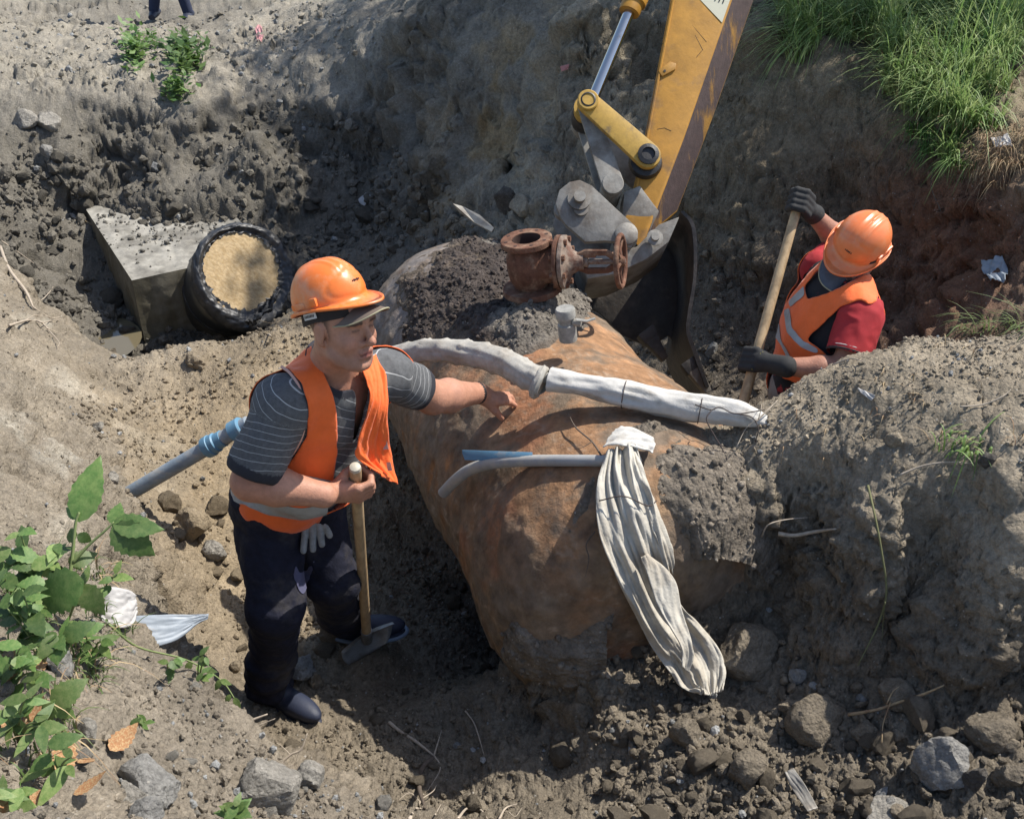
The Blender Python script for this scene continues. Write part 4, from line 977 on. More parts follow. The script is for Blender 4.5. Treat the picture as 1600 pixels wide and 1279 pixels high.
# yellow side link
axp = nrm_side
def link_bar(a, b, wa, wb, th, matl, name='side_link', parent=arm, hole=True):
    a = Vector(a); b = Vector(b); d = (b-a).normalized(); s_ = d.cross(axp).normalized()
    if s_.z < 0: s_ = -s_
    m = MB(); n = 14; poly = []
    for k in range(n+1):
        an = math.pi/2+math.pi*k/n; poly.append(a+(d*math.cos(an)+s_*math.sin(an))*wa)
    for k in range(n+1):
        an = -math.pi/2+math.pi*k/n; poly.append(b+(d*math.cos(an)+s_*math.sin(an))*wb)
    m.plate(poly, axp*th); o = m.build(name, matl, parent, bevel=.004)
    return o
qa = p1+axp*.075; qb = at(918, 163, (qa.y*CP+(CAM_H-qa.z)*SP)+.0)
# keep the bar in the plane parallel to the stick side
o_ = Vector((0, 0, CAM_H)); dd = at(918, 163, 1)-o_; qb = o_+dd*((qa-o_).dot(axp)/dd.dot(axp))
l1 = link_bar(qb, qa, .048, .058, .035, M_YELL)
m = MB(); m.lathe([(0, .02), (.034, .02), (.034, .055), (.028, .058), (.026, .045), (0, .045)], qb, axp, 24); m.build('pin', M_BLK, l1)
m = MB(); m.lathe([(.036, .03), (.047, .03), (.048, .05), (.044, .054), (.036, .054)], qb, axp, 24); m.build('collar', M_YELL, l1)
m = MB(); m.lathe([(0, .02), (.044, .02), (.048, .05), (.03, .055), (.028, .045), (0, .045)], qa, axp, 24); m.build('pin', M_BLK, l1)
back = -axp*.30
qb2, qa2 = qb+back, qa+back
l2 = link_bar(qb2, qa2, .048, .055, .035, M_GREYS)
# cross pin and rod eye
m = MB(); m.lathe([(.032, -.29), (.032, 0), (0, 0)], qb+axp*.0, axp, 20); m.build('cross_pin', M_BLK, arm)
mid = qb-axp*.14
m = MB(); m.lathe([(.0, -.05), (.062, -.05), (.066, -.04), (.066, .04), (.062, .05), (0, .05)], mid, axp, 24); eye = m.build('rod_eye', M_BLK, arm)
for sg in (-.085, .07):
    m = MB(); m.lathe([(.0, -.03), (.058, -.03), (.060, .03), (0, .03)], mid+axp*sg*1.1, axp, 24); m.build('spacer', M_YELL if sg > 0 else M_GREYS, arm)
rt = at(985, 15, TSt+.26); 
m = MB(); m.tube([mid, mid+(rt-mid)*.14], [.045, .034], 18); m.build('rod_end', M_BLK, arm)
m = MB(); m.tube([mid+(rt-mid)*.1, mid+(rt-mid)*1.15], .0265, 24); m.build('cylinder_rod', M_CHROME, arm)
m = MB(); dr = (rt-mid).normalized(); m.lathe([(.028, -.0), (.05, .0), (.052, .015), (.052, .05), (.062, .055), (.062, .10), (.056, .11), (.056, 1.2), (0, 1.2)], mid+(rt-mid)*.97, dr, 28); m.build('cylinder_barrel', M_YEL, arm)
# grey H-shaped bucket link
eb = onside(955, 296, .02)-axp*.02
he = [qb-axp*.035, qb-axp*.215]
for k, (x0, x1) in enumerate(((0, 0), (1, 1))):
    a = qb-axp*(.05+.17*k); b = eb-axp*(.0+.17*k)+axp*.06
    link_bar(a, b, .042, .05, .022, M_GREYS, 'bucket_link')
a = qb-axp*.14; b = eb-axp*.03
m = MB(); dl = (b-a).normalized(); s_ = dl.cross(axp).normalized()
m.plate([a+dl*.13+axp*.075, a+dl*.13-axp*.075, b-dl*.03-axp*.075, b-dl*.03+axp*.075], s_*.016); m.build('link_web', M_GREYS, arm, bevel=.003)
m = MB(); m.lathe([(0, -.19), (.048, -.19), (.05, -.18), (.05, .04), (.046, .05), (0, .05)], eb+axp*.035, axp, 28); m.build('link_tube', M_GREYS, arm)

# bucket: quick-hitch ears, back shell, side plates, teeth
bucket = empty('digger_bucket', at(1040, 560, 5.0)); tag(bucket, 'dark worn digger bucket with grey ear plates, hanging behind the rusty valve', 'bucket')
ear = [(868, 318), (874, 297), (890, 284), (906, 281), (925, 290), (962, 325), (992, 352), (997, 372), (985, 388), (968, 378), (945, 376), (915, 378), (885, 352), (876, 340)]
Tb = TSt-.14
for k in (0, 1):
    m = MB(); m.plate([at(x, y, Tb+max(0, 0))-axp*(.30*k) for x, y in ear], -axp*.035); m.build('ear_plate', M_GREYS, bucket, bevel=.004)
m = MB(); pc = at(905, 311, Tb); m.lathe([(0, -.34), (.036, -.34), (.036, .0), (.052, .002), (.052, .014), (.026, .016), (.026, .045), (0, .045)], pc, axp, 24); m.build('ear_pin', M_GREYS, bucket)
m = MB(); m.lathe([(.028, .0), (.034, .0), (.034, .01), (.028, .01)], at(908, 326, Tb)+axp*.001, axp, 16); m.build('pin_keeper', M_GREYS, bucket)
m = MB(); pc = at(978, 368, Tb+.02); m.lathe([(0, -.36), (.05, -.36), (.05, .03), (.04, .036), (0, .036)], pc, axp, 24); m.build('ear_pin', M_GREYS, bucket)
m = MB(); m.lathe([(.05, .0), (.056, .0), (.056, .02), (.05, .02)], pc-axp*.06, axp, 24); m.build('seal_ring', M_BLK, bucket)
m = MB(); pc2 = at(897, 324, Tb+.1); m.lathe([(0, -.02), (.04, -.02), (.042, .0), (.042, .03), (.03, .035), (0, .03)], at(880, 330, Tb+.06), axp, 20); m.build('ear_boss', M_GREYS, bucket)
# stick foot, worn cream cheek between stick and bucket
m = MB(); m.plate([at(x, y, TSt+.02) for x, y in [(975, 300), (1000, 290), (1030, 330), (1010, 372), (985, 380), (972, 345)]], -axp*.22); m.build('stick_foot', M_GREYS, arm, bevel=.005)
# shell: profile in the bucket's side plane, swept across its width
wid = -axp*.62; wid0 = axp*.04
prof = [(905, 352), (900, 385), (930, 420), (990, 405), (1040, 365), (1066, 333), (1082, 352), (1087, 385), (1086, 440), (1078, 490), (1076, 520), (1088, 556), (1106, 606)]
Pf = catmull([at(x, y, Tb+.16+.0002*(y-340)) for x, y in prof[5:]], 6); nP = len(Pf)
m = MB()
inner = [p-Vector((.016, 0, .006)) for p in Pf]
Wn = 12; V = []; 
for L_ in (Pf, inner):
    for i, p in enumerate(L_):
        for k in range(Wn): V.append(p+wid0+(wid-wid0)*k/(Wn-1))
F = []
nq = nP*Wn
for i in range(nP-1):
    for k in range(Wn-1):
        a, b, c, d = i*Wn+k, i*Wn+k+1, (i+1)*Wn+k+1, (i+1)*Wn+k
        F.append((a, b, c, d)); F.append((nq+d, nq+c, nq+b, nq+a))
for i in range(nP-1):
    a, b = i*Wn, (i+1)*Wn; F.append((a, b, nq+b, nq+a)); a, b = i*Wn+Wn-1, (i+1)*Wn+Wn-1; F.append((b, a, nq+a, nq+b))
for k in range(Wn-1):
    F.append((k+1, k, nq+k, nq+k+1)); e = (nP-1)*Wn; F.append((e+k, e+k+1, nq+e+k+1, nq+e+k))
m.add(V, F); m.build('back_shell', M_BUCK, bucket, noise_amp=.003, noise_scale=12)
sp = [(1066, 334), (1084, 352), (1088, 386), (1086, 440), (1078, 490), (1076, 520), (1060, 500), (1030, 520), (985, 500), (945, 462), (905, 440), (900, 385), (930, 400), (990, 395), (1030, 372)]
m = MB(); m.plate([at(x, y, Tb+.30) -axp*.34 for x, y in sp], -axp*.018); m.build('side_plate', M_BUCK, bucket, bevel=.003)
tp = [(905, 398), (918, 436), (960, 428), (1010, 405), (1045, 378), (1062, 338), (1030, 350), (995, 385), (950, 395)]
m = MB(); m.plate([at(x, y, Tb+.05) for x, y in tp], -axp*.40); m.build('top_plate', M_GREYS, bucket, bevel=.006, noise_amp=.002)
m = MB(); m.lathe([(.0, 0), (.034, 0), (.036, .012), (.020, .014), (.018, .03), (0, .03)], at(1023, 372, Tb+.03), axp, 18); m.build('side_cutter_boss', M_GREYS, bucket)
for k, (x, y, x2, y2, t_) in enumerate(((1085, 575, 1108, 612, Tb+.18), (1018, 528, 1040, 560, Tb+.30))):
    a, b = at(x, y, t_), at(x2, y2, t_+.02); d = (b-a).normalized(); s_ = d.cross(axp).normalized()
    m = MB(); m.plate([a+s_*.035, a-s_*.035, b-s_*.016, b+s_*.016], -axp*.06); m.build('tooth', M_GREYS if k == 0 else M_BUCK, bucket, bevel=.006)
    m = MB(); m.plate([a-d*.05+s_*.045, a-d*.05-s_*.045, a+d*.01-s_*.04, a+d*.01+s_*.04], -axp*.075); m.build('tooth_holder', M_BUCK, bucket, bevel=.006)
# loose pale board edge standing behind the pipe
pb = [at(708, 318, 5.35), at(722, 322, 5.35), at(750, 336, 5.25), at(772, 356, 5.15), at(768, 362, 5.15), at(742, 348, 5.25), at(718, 330, 5.35)]
m = MB(); m.plate(pb, Vector((.0, .006, -.008))); o = m.build('sheet_metal_blade', M_GREYS, None, smooth=False); tag(o, 'pale pointed strip of sheet sticking up behind the domed end of the steel pipe', 'metal strip')
# ================================================================== PEOPLE
def surface_nets(S, org, h):
    "smooth quad surface of the zero level of a sampled field"
    inside = S < 0; nx, ny, nz = S.shape
    c = inside[:-1, :-1, :-1].astype(np.int8)
    tot = np.zeros((nx-1, ny-1, nz-1), np.int8)
    for dx in (0, 1):
        for dy in (0, 1):
            for dz in (0, 1): tot += inside[dx:nx-1+dx, dy:ny-1+dy, dz:nz-1+dz]
    act = (tot > 0) & (tot < 8); idx = -np.ones(act.shape, np.int64); ijk = np.argwhere(act); idx[act] = np.arange(len(ijk))
    acc = np.zeros((len(ijk), 3)); cnt = np.zeros(len(ijk))
    i, j, k = ijk.T
    cor = {(a, b, c_): S[i+a, j+b, k+c_] for a in (0, 1) for b in (0, 1) for c_ in (0, 1)}
    for a in cor:
        for ax in range(3):
            if a[ax] == 0:
                b = list(a); b[ax] = 1; b = tuple(b); sa, sb = cor[a], cor[b]; m = (sa < 0) != (sb < 0)
                t = np.where(m, sa/(sa-sb+1e-12), 0); p = np.array(a, float)[None]+np.zeros((len(ijk), 3)); p[:, ax] += t
                acc[m] += p[m]; cnt[m] += 1
    V = (ijk+acc/np.maximum(cnt, 1)[:, None])*h+np.array(org)
    F = []
    for ax in range(3):
        o1, o2 = [(1, 2), (2, 0), (0, 1)][ax]
        sl0 = [slice(None)]*3; sl1 = [slice(None)]*3; sl0[ax] = slice(0, -1); sl1[ax] = slice(1, None)
        A, B = inside[tuple(sl0)], inside[tuple(sl1)]; E = np.argwhere(A != B)
        ok = (E[:, o1] > 0) & (E[:, o2] > 0) & (E[:, o1] < S.shape[o1]-1) & (E[:, o2] < S.shape[o2]-1); E = E[ok]
        q = []
        for d1, d2 in ((-1, -1), (0, -1), (0, 0), (-1, 0)):
            e = E.copy(); e[:, o1] += d1; e[:, o2] += d2; q.append(idx[e[:, 0], e[:, 1], e[:, 2]])
        q = np.stack(q, -1); fl = A[E[:, 0], E[:, 1], E[:, 2]]; q[~fl] = q[~fl][:, ::-1]; F.append(q)
    F = np.concatenate(F); F = F[(F >= 0).all(1)]
    return V, F
class Field:
    def __init__(s, lo, hi, h):
        s.lo = np.array(lo, float); s.h = h; s.n = np.ceil((np.array(hi)-s.lo)/h).astype(int)+1
        s.S = np.full(s.n, .08, np.float32)
    def _sub(s, a, b):
        i0 = np.clip(np.floor((a-s.lo)/s.h).astype(int), 0, s.n-1); i1 = np.clip(np.ceil((b-s.lo)/s.h).astype(int)+1, 1, s.n)
        if (i1 <= i0).any(): return None, None
        sl = tuple(slice(a_, b_) for a_, b_ in zip(i0, i1))
        g = np.meshgrid(*[s.lo[q]+s.h*np.arange(i0[q], i1[q]) for q in range(3)], indexing='ij')
        return sl, g
    def _mix(s, sl, d, k, sub):
        A = s.S[sl]
        if sub:
            h = np.clip(.5-.5*(A+d)/k, 0, 1); s.S[sl] = A*(1-h)-d*h+k*h*(1-h)
        else:
            h = np.clip(.5+.5*(d-A)/k, 0, 1); s.S[sl] = d*(1-h)+A*h-k*h*(1-h)
    def cap(s, a, b, ra, rb=None, k=.02, sub=False, flat=None):
        rb = ra if rb is None else rb; a = np.array(a, float); b = np.array(b, float); m = max(ra, rb)+.05+k
        sl, g = s._sub(np.minimum(a, b)-m, np.maximum(a, b)+m)
        if sl is None: return s
        e = b-a; L = e@e+1e-12; w = [g[q]-a[q] for q in range(3)]
        t = np.clip((w[0]*e[0]+w[1]*e[1]+w[2]*e[2])/L, 0, 1)
        d = np.sqrt(sum((w[q]-e[q]*t)**2 for q in range(3)))-(ra+(rb-ra)*t); s._mix(sl, d.astype(np.float32), k, sub); return s
    def ell(s, c, r, ax=None, k=.02, sub=False):
        c = np.array(c, float); ax = np.eye(3) if ax is None else np.array([list(q) for q in ax]); m = max(r)+.05+k
        sl, g = s._sub(c-m, c+m)
        if sl is None: return s
        w = [g[q]-c[q] for q in range(3)]; l = [sum(w[q]*ax[i][q] for q in range(3)) for i in range(3)]
        k0 = np.sqrt(sum((l[i]/r[i])**2 for i in range(3)))+1e-9; k1 = np.sqrt(sum((l[i]/r[i]**2)**2 for i in range(3)))+1e-9
        s._mix(sl, (k0*(k0-1)/k1).astype(np.float32), k, sub); return s
    def mesh(s, off=0.0): return surface_nets(s.S-off, s.lo, s.h)
def vnormals(V, F):
    n = np.cross(V[F[:, 2]]-V[F[:, 0]], V[F[:, 3]]-V[F[:, 1]]); N = np.zeros_like(V)
    for q in range(4): np.add.at(N, F[:, q], n)
    return N/(np.linalg.norm(N, axis=1, keepdims=True)+1e-12)
def smooth(V, F, it=2, lam=.5):
    for _ in range(it):
        A = np.zeros_like(V); C_ = np.zeros(len(V))
        for a, b in ((0, 1), (1, 2), (2, 3), (3, 0)):
            np.add.at(A, F[:, a], V[F[:, b]]); np.add.at(C_, F[:, a], 1); np.add.at(A, F[:, b], V[F[:, a]]); np.add.at(C_, F[:, b], 1)
        V = V*(1-lam)+lam*A/np.maximum(C_, 1)[:, None]
    return V
def orth(F_, U_):
    F_ = Vector(F_).normalized(); U_ = Vector(U_); U_ = (U_-F_*U_.dot(F_)).normalized(); return F_, F_.cross(U_), U_     # forward, person's right... side, up
def subset(V, F, keepv, it=10):
    m = keepv[F].all(1); F2 = F[m]; u = np.unique(F2); r_ = -np.ones(len(V), int); r_[u] = np.arange(len(u)); v, f = V[u].copy(), r_[F2]
    e = np.concatenate([f[:, [0, 1]], f[:, [1, 2]], f[:, [2, 3]], f[:, [3, 0]]]); es = np.sort(e, 1)
    q, c = np.unique(es, axis=0, return_counts=True); b = q[c == 1]                  # ease the saw-tooth out of the cut edges
    for _ in range(it):
        A = np.zeros_like(v); C_ = np.zeros(len(v)); np.add.at(A, b[:, 0], v[b[:, 1]]); np.add.at(C_, b[:, 0], 1); np.add.at(A, b[:, 1], v[b[:, 0]]); np.add.at(C_, b[:, 1], 1)
        k = C_ >= 2; v[k] = .5*v[k]+.5*A[k]/C_[k][:, None]
    return v, f, u
def facing(V, N): return ((np.array([0, 0, CAM_H])-V)*N).sum(1) > 0
def fold(V, N, sc, amp, seed, stretch=(1, 1, 1)):
    f = 1-2.4*np.abs(fbm(V*np.array(stretch), sc, seed, 3)); return V+N*(amp*f)[:, None]
M_SKIN = mat('skin', (.40, .22, .155), rough=.5, tint=True, var=.16, vscale=45, bump=.0018, bscale=140, sss=.06, spec=.3)
M_HELM = mat('orange_helmet', (.72, .17, .03), rough=.35, col2=(.62, .30, .16), c2scale=13, c2lo=.5, c2hi=.72, var=.08, vscale=30, bump=.0004, bscale=90, spec=.5)
M_HELM2 = mat('peach_helmet', (.70, .18, .055), rough=.36, col2=(.6, .27, .14), c2scale=11, c2lo=.52, c2hi=.75, var=.06, vscale=30, spec=.5)
M_VEST = mat('orange_vest', (.80, .125, .012), rough=.72, var=.12, vscale=9, bump=.0022, bscale=60, sheen=.2)
M_REFL = mat('reflective_tape', (.33, .34, .335), rough=.45, var=.12, vscale=30, col2=(.22, .21, .19), c2scale=14, c2lo=.5, c2hi=.7)
M_TROU = mat('navy_trousers', (.014, .015, .026), rough=.9, col2=(.055, .05, .047), c2scale=6, c2lo=.5, c2hi=.72, var=.3, vscale=30, bump=.003, bscale=70, spec=.2)
M_BOOT = mat('navy_boot', (.015, .02, .04), rough=.6, var=.2, bump=.001, bscale=80)
M_RIM = mat('boot_rim', (.12, .17, .24), rough=.55)
M_CAP = mat('dark_cap', (.022, .018, .017), rough=.9, var=.2, bump=.0006, bscale=300)
M_VISOR = mat('brown_visor', (.13, .10, .08), rough=.85, var=.15, bump=.0006, bscale=300)
M_LABEL = mat('white_label', (.5, .5, .48), rough=.7)
M_INK = mat('ink', (.03, .02, .02), rough=.8)
M_BAND = mat('black_band', (.012, .012, .015), rough=.5)
M_EYE = mat('eye', (.10, .07, .055), rough=.25)
M_PINK = mat('pale_piping', (.62, .36, .28), rough=.8)
M_WOOD = mat('pale_wood', (.44, .31, .17), rough=.6, col2=(.28, .19, .10), c2scale=5, c2lo=.42, c2hi=.62, var=.12, vscale=20, bump=.0005, bscale=100, c2stretch=(6, 6, .8))
M_WOODT = mat('handle_end', (.42, .38, .30), rough=.6, var=.15, vscale=90)
M_BLADE = mat('shovel_steel', (.22, .23, .23), rough=.5, metal=.4, col2=(.14, .115, .09), c2scale=9, c2lo=.45, c2hi=.62, var=.2, vscale=30)
def shirt_material():
    m = mat('striped_shirt', (.085, .086, .088), rough=.9, var=.3, vscale=90, bump=.0006, bscale=400); nt = m.node_tree; N = nt.nodes; L = nt.links; b = N['Principled BSDF']
    va = N.new('ShaderNodeVertexColor'); va.layer_name = 'tint'; sp = N.new('ShaderNodeSeparateColor'); L.new(va.outputs[0], sp.inputs[0])
    fr = N.new('ShaderNodeMath'); fr.operation = 'FRACT'; L.new(sp.outputs[0], fr.inputs[0])
    lt = N.new('ShaderNodeMath'); lt.operation = 'LESS_THAN'; L.new(fr.outputs[0], lt.inputs[0]); lt.inputs[1].default_value = .065
    old = b.inputs['Base Color'].links[0].from_socket
    mx = N.new('ShaderNodeMix'); mx.data_type = 'RGBA'; L.new(lt.outputs[0], mx.inputs[0]); L.new(old, mx.inputs[6]); mx.inputs[7].default_value = (.38, .38, .37, 1)
    dk = N.new('ShaderNodeMix'); dk.data_type = 'RGBA'; L.new(sp.outputs[1], dk.inputs[0]); L.new(mx.outputs[2], dk.inputs[6]); dk.inputs[7].default_value = (.018, .018, .024, 1)
    L.new(dk.outputs[2], b.inputs['Base Color']); return m
M_SHIRT = shirt_material()

def head_prims(Fd, C, F_, S_, U_, neck):
    P_ = lambda f, s, u: tuple(Vector(C)+F_*f+S_*s+U_*u)
    ax = (F_, S_, U_)
    Fd.ell(P_(-.012, 0, .045), (.100, .079, .098), ax, .02); Fd.ell(P_(.030, 0, -.025), (.062, .066, .088), ax, .03)
    Fd.ell(P_(.030, 0, -.078), (.056, .058, .036), ax, .025); Fd.cap(P_(.072, -.010, -.102), P_(.072, .010, -.102), .019, k=.018)
    Fd.cap(P_(.020, -.055, -.07), P_(.06, -.03, -.095), .017, k=.02); Fd.cap(P_(.020, .055, -.07), P_(.06, .03, -.095), .017, k=.02)
    Fd.cap(P_(.084, -.036, .030), P_(.084, .036, .030), .013, k=.012)
    for s in (-1, 1):
        Fd.ell(P_(.060, s*.042, -.028), (.026, .024, .026), ax, .02)
        Fd.ell(P_(.104, s*.032, .008), (.024, .019, .013), ax, .010, sub=True)
        Fd.ell(P_(.074, s*.031, .006), (.015, .017, .013), ax, .006)
        Fd.cap(P_(.094, s*.013, -.034), P_(.086, s*.018, -.036), .0095, k=.005)
        Fd.ell(P_(-.008, s*.080, -.004), (.020, .008, .032), ax, .006); Fd.ell(P_(-.004, s*.090, -.002), (.010, .006, .018), ax, .006, sub=True)
        Fd.cap(P_(-.012, s*.076, -.03), P_(-.006, s*.075, -.036), .009, k=.006)
    Fd.cap(P_(.086, 0, .022), P_(.114, 0, -.022), .0075, .0115, k=.009); Fd.ell(P_(.112, 0, -.028), (.014, .015, .012), ax, .007)
    Fd.cap(P_(.090, -.019, -.058), P_(.090, .019, -.058), .0085, k=.006); Fd.cap(P_(.087, -.016, -.074), P_(.087, .016, -.074), .0095, k=.006)
    Fd.cap(P_(.104, -.026, -.0655), P_(.104, .026, -.0655), .0065, k=.004, sub=True); Fd.ell(P_(.098, 0, -.090), (.012, .022, .007), ax, .010, sub=True)
    Fd.cap(P_(-.025, 0, -.06), neck, .060, .066, k=.03)
def head_colour(V, C, F_, S_, U_, col, stub=.5):
    w = V-np.array(C); f = w@np.array(F_); s = w@np.array(S_); u = w@np.array(U_); near = (np.linalg.norm(w, axis=1) < .17)
    def mix(col, c2, a): a = np.clip(a, 0, 1)[:, None]*near[:, None]; return col*(1-a)+np.array(c2)[None]*a
    col = mix(col, (.40, .17, .12), np.exp(-(((np.abs(s)-.045)/.02)**2+((u+.03)/.025)**2))*.4*(f > .03))
    col = mix(col, (.38, .14, .11), np.exp(-((s/.014)**2+((u+.028)/.012)**2))*.35*(f > .09))
    col = mix(col, (.17, .10, .08), np.exp(-(((u+.085)/.04)**2))*sstep(-.02, .04, f)*stub*.9)
    col = mix(col, (.28, .09, .08), np.exp(-(((u+.065)/.011)**2+(s/.024)**2))*(f > .078)); col = mix(col, (.08, .03, .03), np.exp(-(((u+.0655)/.0028)**2))*(np.abs(s) < .024)*(f > .07)*.9)
    col = mix(col, (.045, .03, .025), sstep(.0065, .004, np.abs(u-(.030-.9*(np.abs(s)-.03)**2*8)))*sstep(.012, .016, np.abs(s))*sstep(.054, .048, np.abs(s))*(f > .06)*.9)
    col = mix(col, (.05, .03, .025), np.exp(-(((u-.008)/.0035)**2))*sstep(.015, .02, np.abs(s))*sstep(.046, .042, np.abs(s))*(f > .06)*.8)
    hair = sstep(-.035, -.01, u+.25*np.minimum(f, 0)+.0)*sstep(.035, .01, f)*(np.abs(s) < .088)*(((f+.008)/.026)**2+((u+.004)/.038)**2 > 1)
    col = mix(col, (.045, .035, .03), hair*.85)
    return col
def helmet(name, C, F_, S_, U_, matl, label, k=1.0, tilt=0):
    "hard hat: dome with crown ridges, rim gutter and peak; returns its root object"
    C = Vector(C); na, ne = 96, 40; V = []
    root = empty(name, C); tag(root, label, 'helmet')
    A = np.linspace(0, 2*math.pi, na, endpoint=False)
    def pt(f, s, u): return C+F_*f*k+S_*s*k+U_*u*k
    for e in np.linspace(math.pi/2, -.12, ne):
        for a in A:
            ce, se = math.cos(e), math.sin(e); pw = .86
            f = .130*(abs(ce)**pw)*math.cos(a); s = .108*(abs(ce)**pw)*math.sin(a); u = .122*se
            w = 0
            for c0 in (-.026, 0, .026): w += .0035*math.exp(-((s-c0)/.0055)**2)
            w *= float(sstep(-.115, -.08, np.array(f)))*float(sstep(.12, .08, np.array(f)))*float(sstep(.02, .06, np.array(u)))
            arc = abs(math.hypot((f-.10)/1.0, (u-.03)/1.0)-.055+abs(s)*.35); w -= .0025*math.exp(-(arc/.006)**2)*(1 if f > .03 else 0)
            q = Vector((f, s, u)); n_ = Vector((f/.130**2, s/.108**2, u/.122**2)).normalized(); q += n_*w; V.append(pt(*q))
    nr = ne
    for j, (dr, du) in enumerate(((.003, -.019), (.010, -.0235), (.0125, -.0185), (.0155, -.0195), (.0155, -.027), (.005, -.030))):
        for a in A:
            fr = max(0, math.cos(a))**1.6; pk = (.006, .046, .048, .050, .050, .03)[j]*fr
            f = (.130+dr+pk)*math.cos(a); s = (.108+dr+pk*.25)*math.sin(a)
            u = du-.004-.016*fr*(1 if j in (1, 2, 3, 4) else .4)+.012*(math.sin(a)**2)-(.012 if math.cos(a) < -.4 else 0)*(-math.cos(a)-.4)
            V.append(pt(f, s, u)); 
        nr += 1
    me = npmesh('shell', np.array([q[:] for q in V]), grid_faces(nr, na, True)); sh = link('shell', me, matl, root)
    md = sh.modifiers.new('thickness', 'SOLIDIFY'); md.thickness = .003; md.offset = -1
    for s in (-1, 1):
        m = MB(); M_ = Matrix((F_, S_, U_)).transposed()
        m.box(pt(.03, s*.106, .006), (.026, .010, .024), M_, bev=.004); m.build('slot', matl, root)
        m = MB(); m.box(pt(-.035, s*.105, .002), (.05, .010, .018), M_, bev=.004); m.build('slot', matl, root)
    m = MB()
    for q in range(5): m.box(pt(.126-.002*q*0, .010-.007*q, .036), (.003, .0025 if q != 2 else .006, .007 if q % 2 else .004), Matrix((F_, S_, U_)).transposed())
    mk = m.build('front_mark', M_INK, root, smooth=False); mk['kind'] = 'stuff'
    return root
def ballcap(C, F_, S_, U_, parent, mband, mvis, vis=.085):
    C = Vector(C); P_ = lambda f, s, u: C+F_*f+S_*s+U_*u
    A = np.linspace(0, 2*math.pi, 72, endpoint=False); V = []
    for j, (u, g) in enumerate(((.026, .004), (.040, .006), (.065, .007), (.11, .000))):
        for a in A: V.append(P_(-.010+(.103+g-.004*j)*math.cos(a), (.083+g)*math.sin(a), u-.022*max(0, -math.cos(a))+0.004*math.cos(a)))
    link('cap_band', npmesh('cap_band', np.array([q[:] for q in V]), grid_faces(4, 72, True)), mband, parent)
    V = []; nu, nv = 18, 30
    for i in range(nu):
        for j in range(nv):
            t = i/(nu-1); b = -1+2*j/(nv-1); w = .078*math.sin(min(1, 1)*math.pi/2)
            s = b*.080; edge = math.sqrt(max(0, 1-abs(b)**2.4)); f = .045+.050*math.sqrt(max(0, 1-b*b))+t*vis*edge
            u = .044+.008*edge-.034*b*b-.018*t*edge
            V.append(P_(f, s, u))
    vo_ = link('visor', npmesh('visor', np.array([q[:] for q in V]), grid_faces(nu, nv)), mvis, parent)
    md = vo_.modifiers.new('thickness', 'SOLIDIFY'); md.thickness = .003
    m = MB(); m.tube([P_(.045+.050*math.sqrt(max(0, 1-b*b))+vis*math.sqrt(max(0, 1-abs(b)**2.4))+.001, b*.080, .044+.008*math.sqrt(max(0, 1-abs(b)**2.4))-.034*b*b-.018*math.sqrt(max(0, 1-abs(b)**2.4))) for b in np.linspace(-1, 1, 40)], .0022, 6)
    m.build('visor_edge', M_LABEL if False else mat('visor_piping', (.30, .27, .17), rough=.8), vo_)
def patch(src, poly, lift, name, matl, parent, ff=True, seed=0, it=10):
    V, F, N = src; p = pix(V); k = (poly_sd(p, poly) > 0)
    if ff: k &= facing(V, N)
    if not k.any(): return None
    v2, f2, u = subset(V, F, k, it)
    if not len(f2): return None
    return link(name, npmesh(name, v2+N[u]*lift, f2), matl, parent)
def bvh(V, F): return BVHTree.FromPolygons([Vector(q) for q in V], F.tolist())
def hit(bv, px, py, dflt, lift=0):
    o = Vector((0, 0, CAM_H)); d = (at(px, py, 1)-o).normalized(); h = bv.ray_cast(o, d)
    return h[0]-d*lift if h[0] is not None else at(px, py, dflt)

# ---------------------------------------------------------------- the standing worker
W1 = empty('person', (-.78, 2.92, 0)); tag(W1, 'worker standing in an open orange vest over a grey striped shirt, pointing at the pipe', 'person')
Hc = at(533, 508, 3.07); hF, hS, hU = orth((.80, -.56, .10), (-.12, .26, .95))
neck1 = Vector((-.54, 2.79, 1.43))
RS, LS = Vector((-.675, 2.645, 1.40)), Vector((-.395, 2.93, 1.33))
Pv = Vector((-.75, 2.90, .90)); mid = (RS+LS)/2
tW = (LS-RS).normalized(); tU = (mid-Pv).normalized(); tF = tW.cross(tU); tF = -tF if tF.y > 0 else tF; tF.normalize(); tU = (tU-tW*tU.dot(tW)).normalized()
RE = at(392, 752, 3.19); RW = at(506, 773, 3.235)
LW = at(746, 614, 3.86); LE = (LS+LW)/2+Vector((-.01, -.01, -.045))
# shovel line
h_top, h_bot = at(555, 732, 3.255), atz(574, 1006, .02)
hd = (h_top-h_bot).normalized(); hp = at(561, 771, 3.27)
hp = h_top+(-hd)*((h_top-hp).length)
e3 = hd; tocam = (Vector((0, 0, CAM_H))-hp).normalized(); e2 = (tocam-e3*tocam.dot(e3)).normalized(); e1 = e2.cross(e3); e1 = -e1 if e1.x < 0 else e1
def H(a, b, c): return tuple(hp+e1*a+e2*b+e3*c)
Fd = Field((-1.12, 2.3, .60), (.1, 3.5, 1.80), .0045)
head_prims(Fd, Hc, hF, hS, hU, tuple(neck1))
axT = (tW, tF, tU)
Fd.cap(tuple(neck1), tuple(mid-tU*.03), .07, .09, k=.05)
Fd.ell(tuple(mid-tU*.13), (.17, .11, .18), axT, .05); Fd.ell(tuple(Pv.lerp(mid, .4)+tF*.02), (.155, .13, .18), axT, .05); Fd.ell(tuple(Pv), (.16, .12, .12), axT, .05)
Fd.cap(tuple(RS), tuple(LS), .06, k=.05)
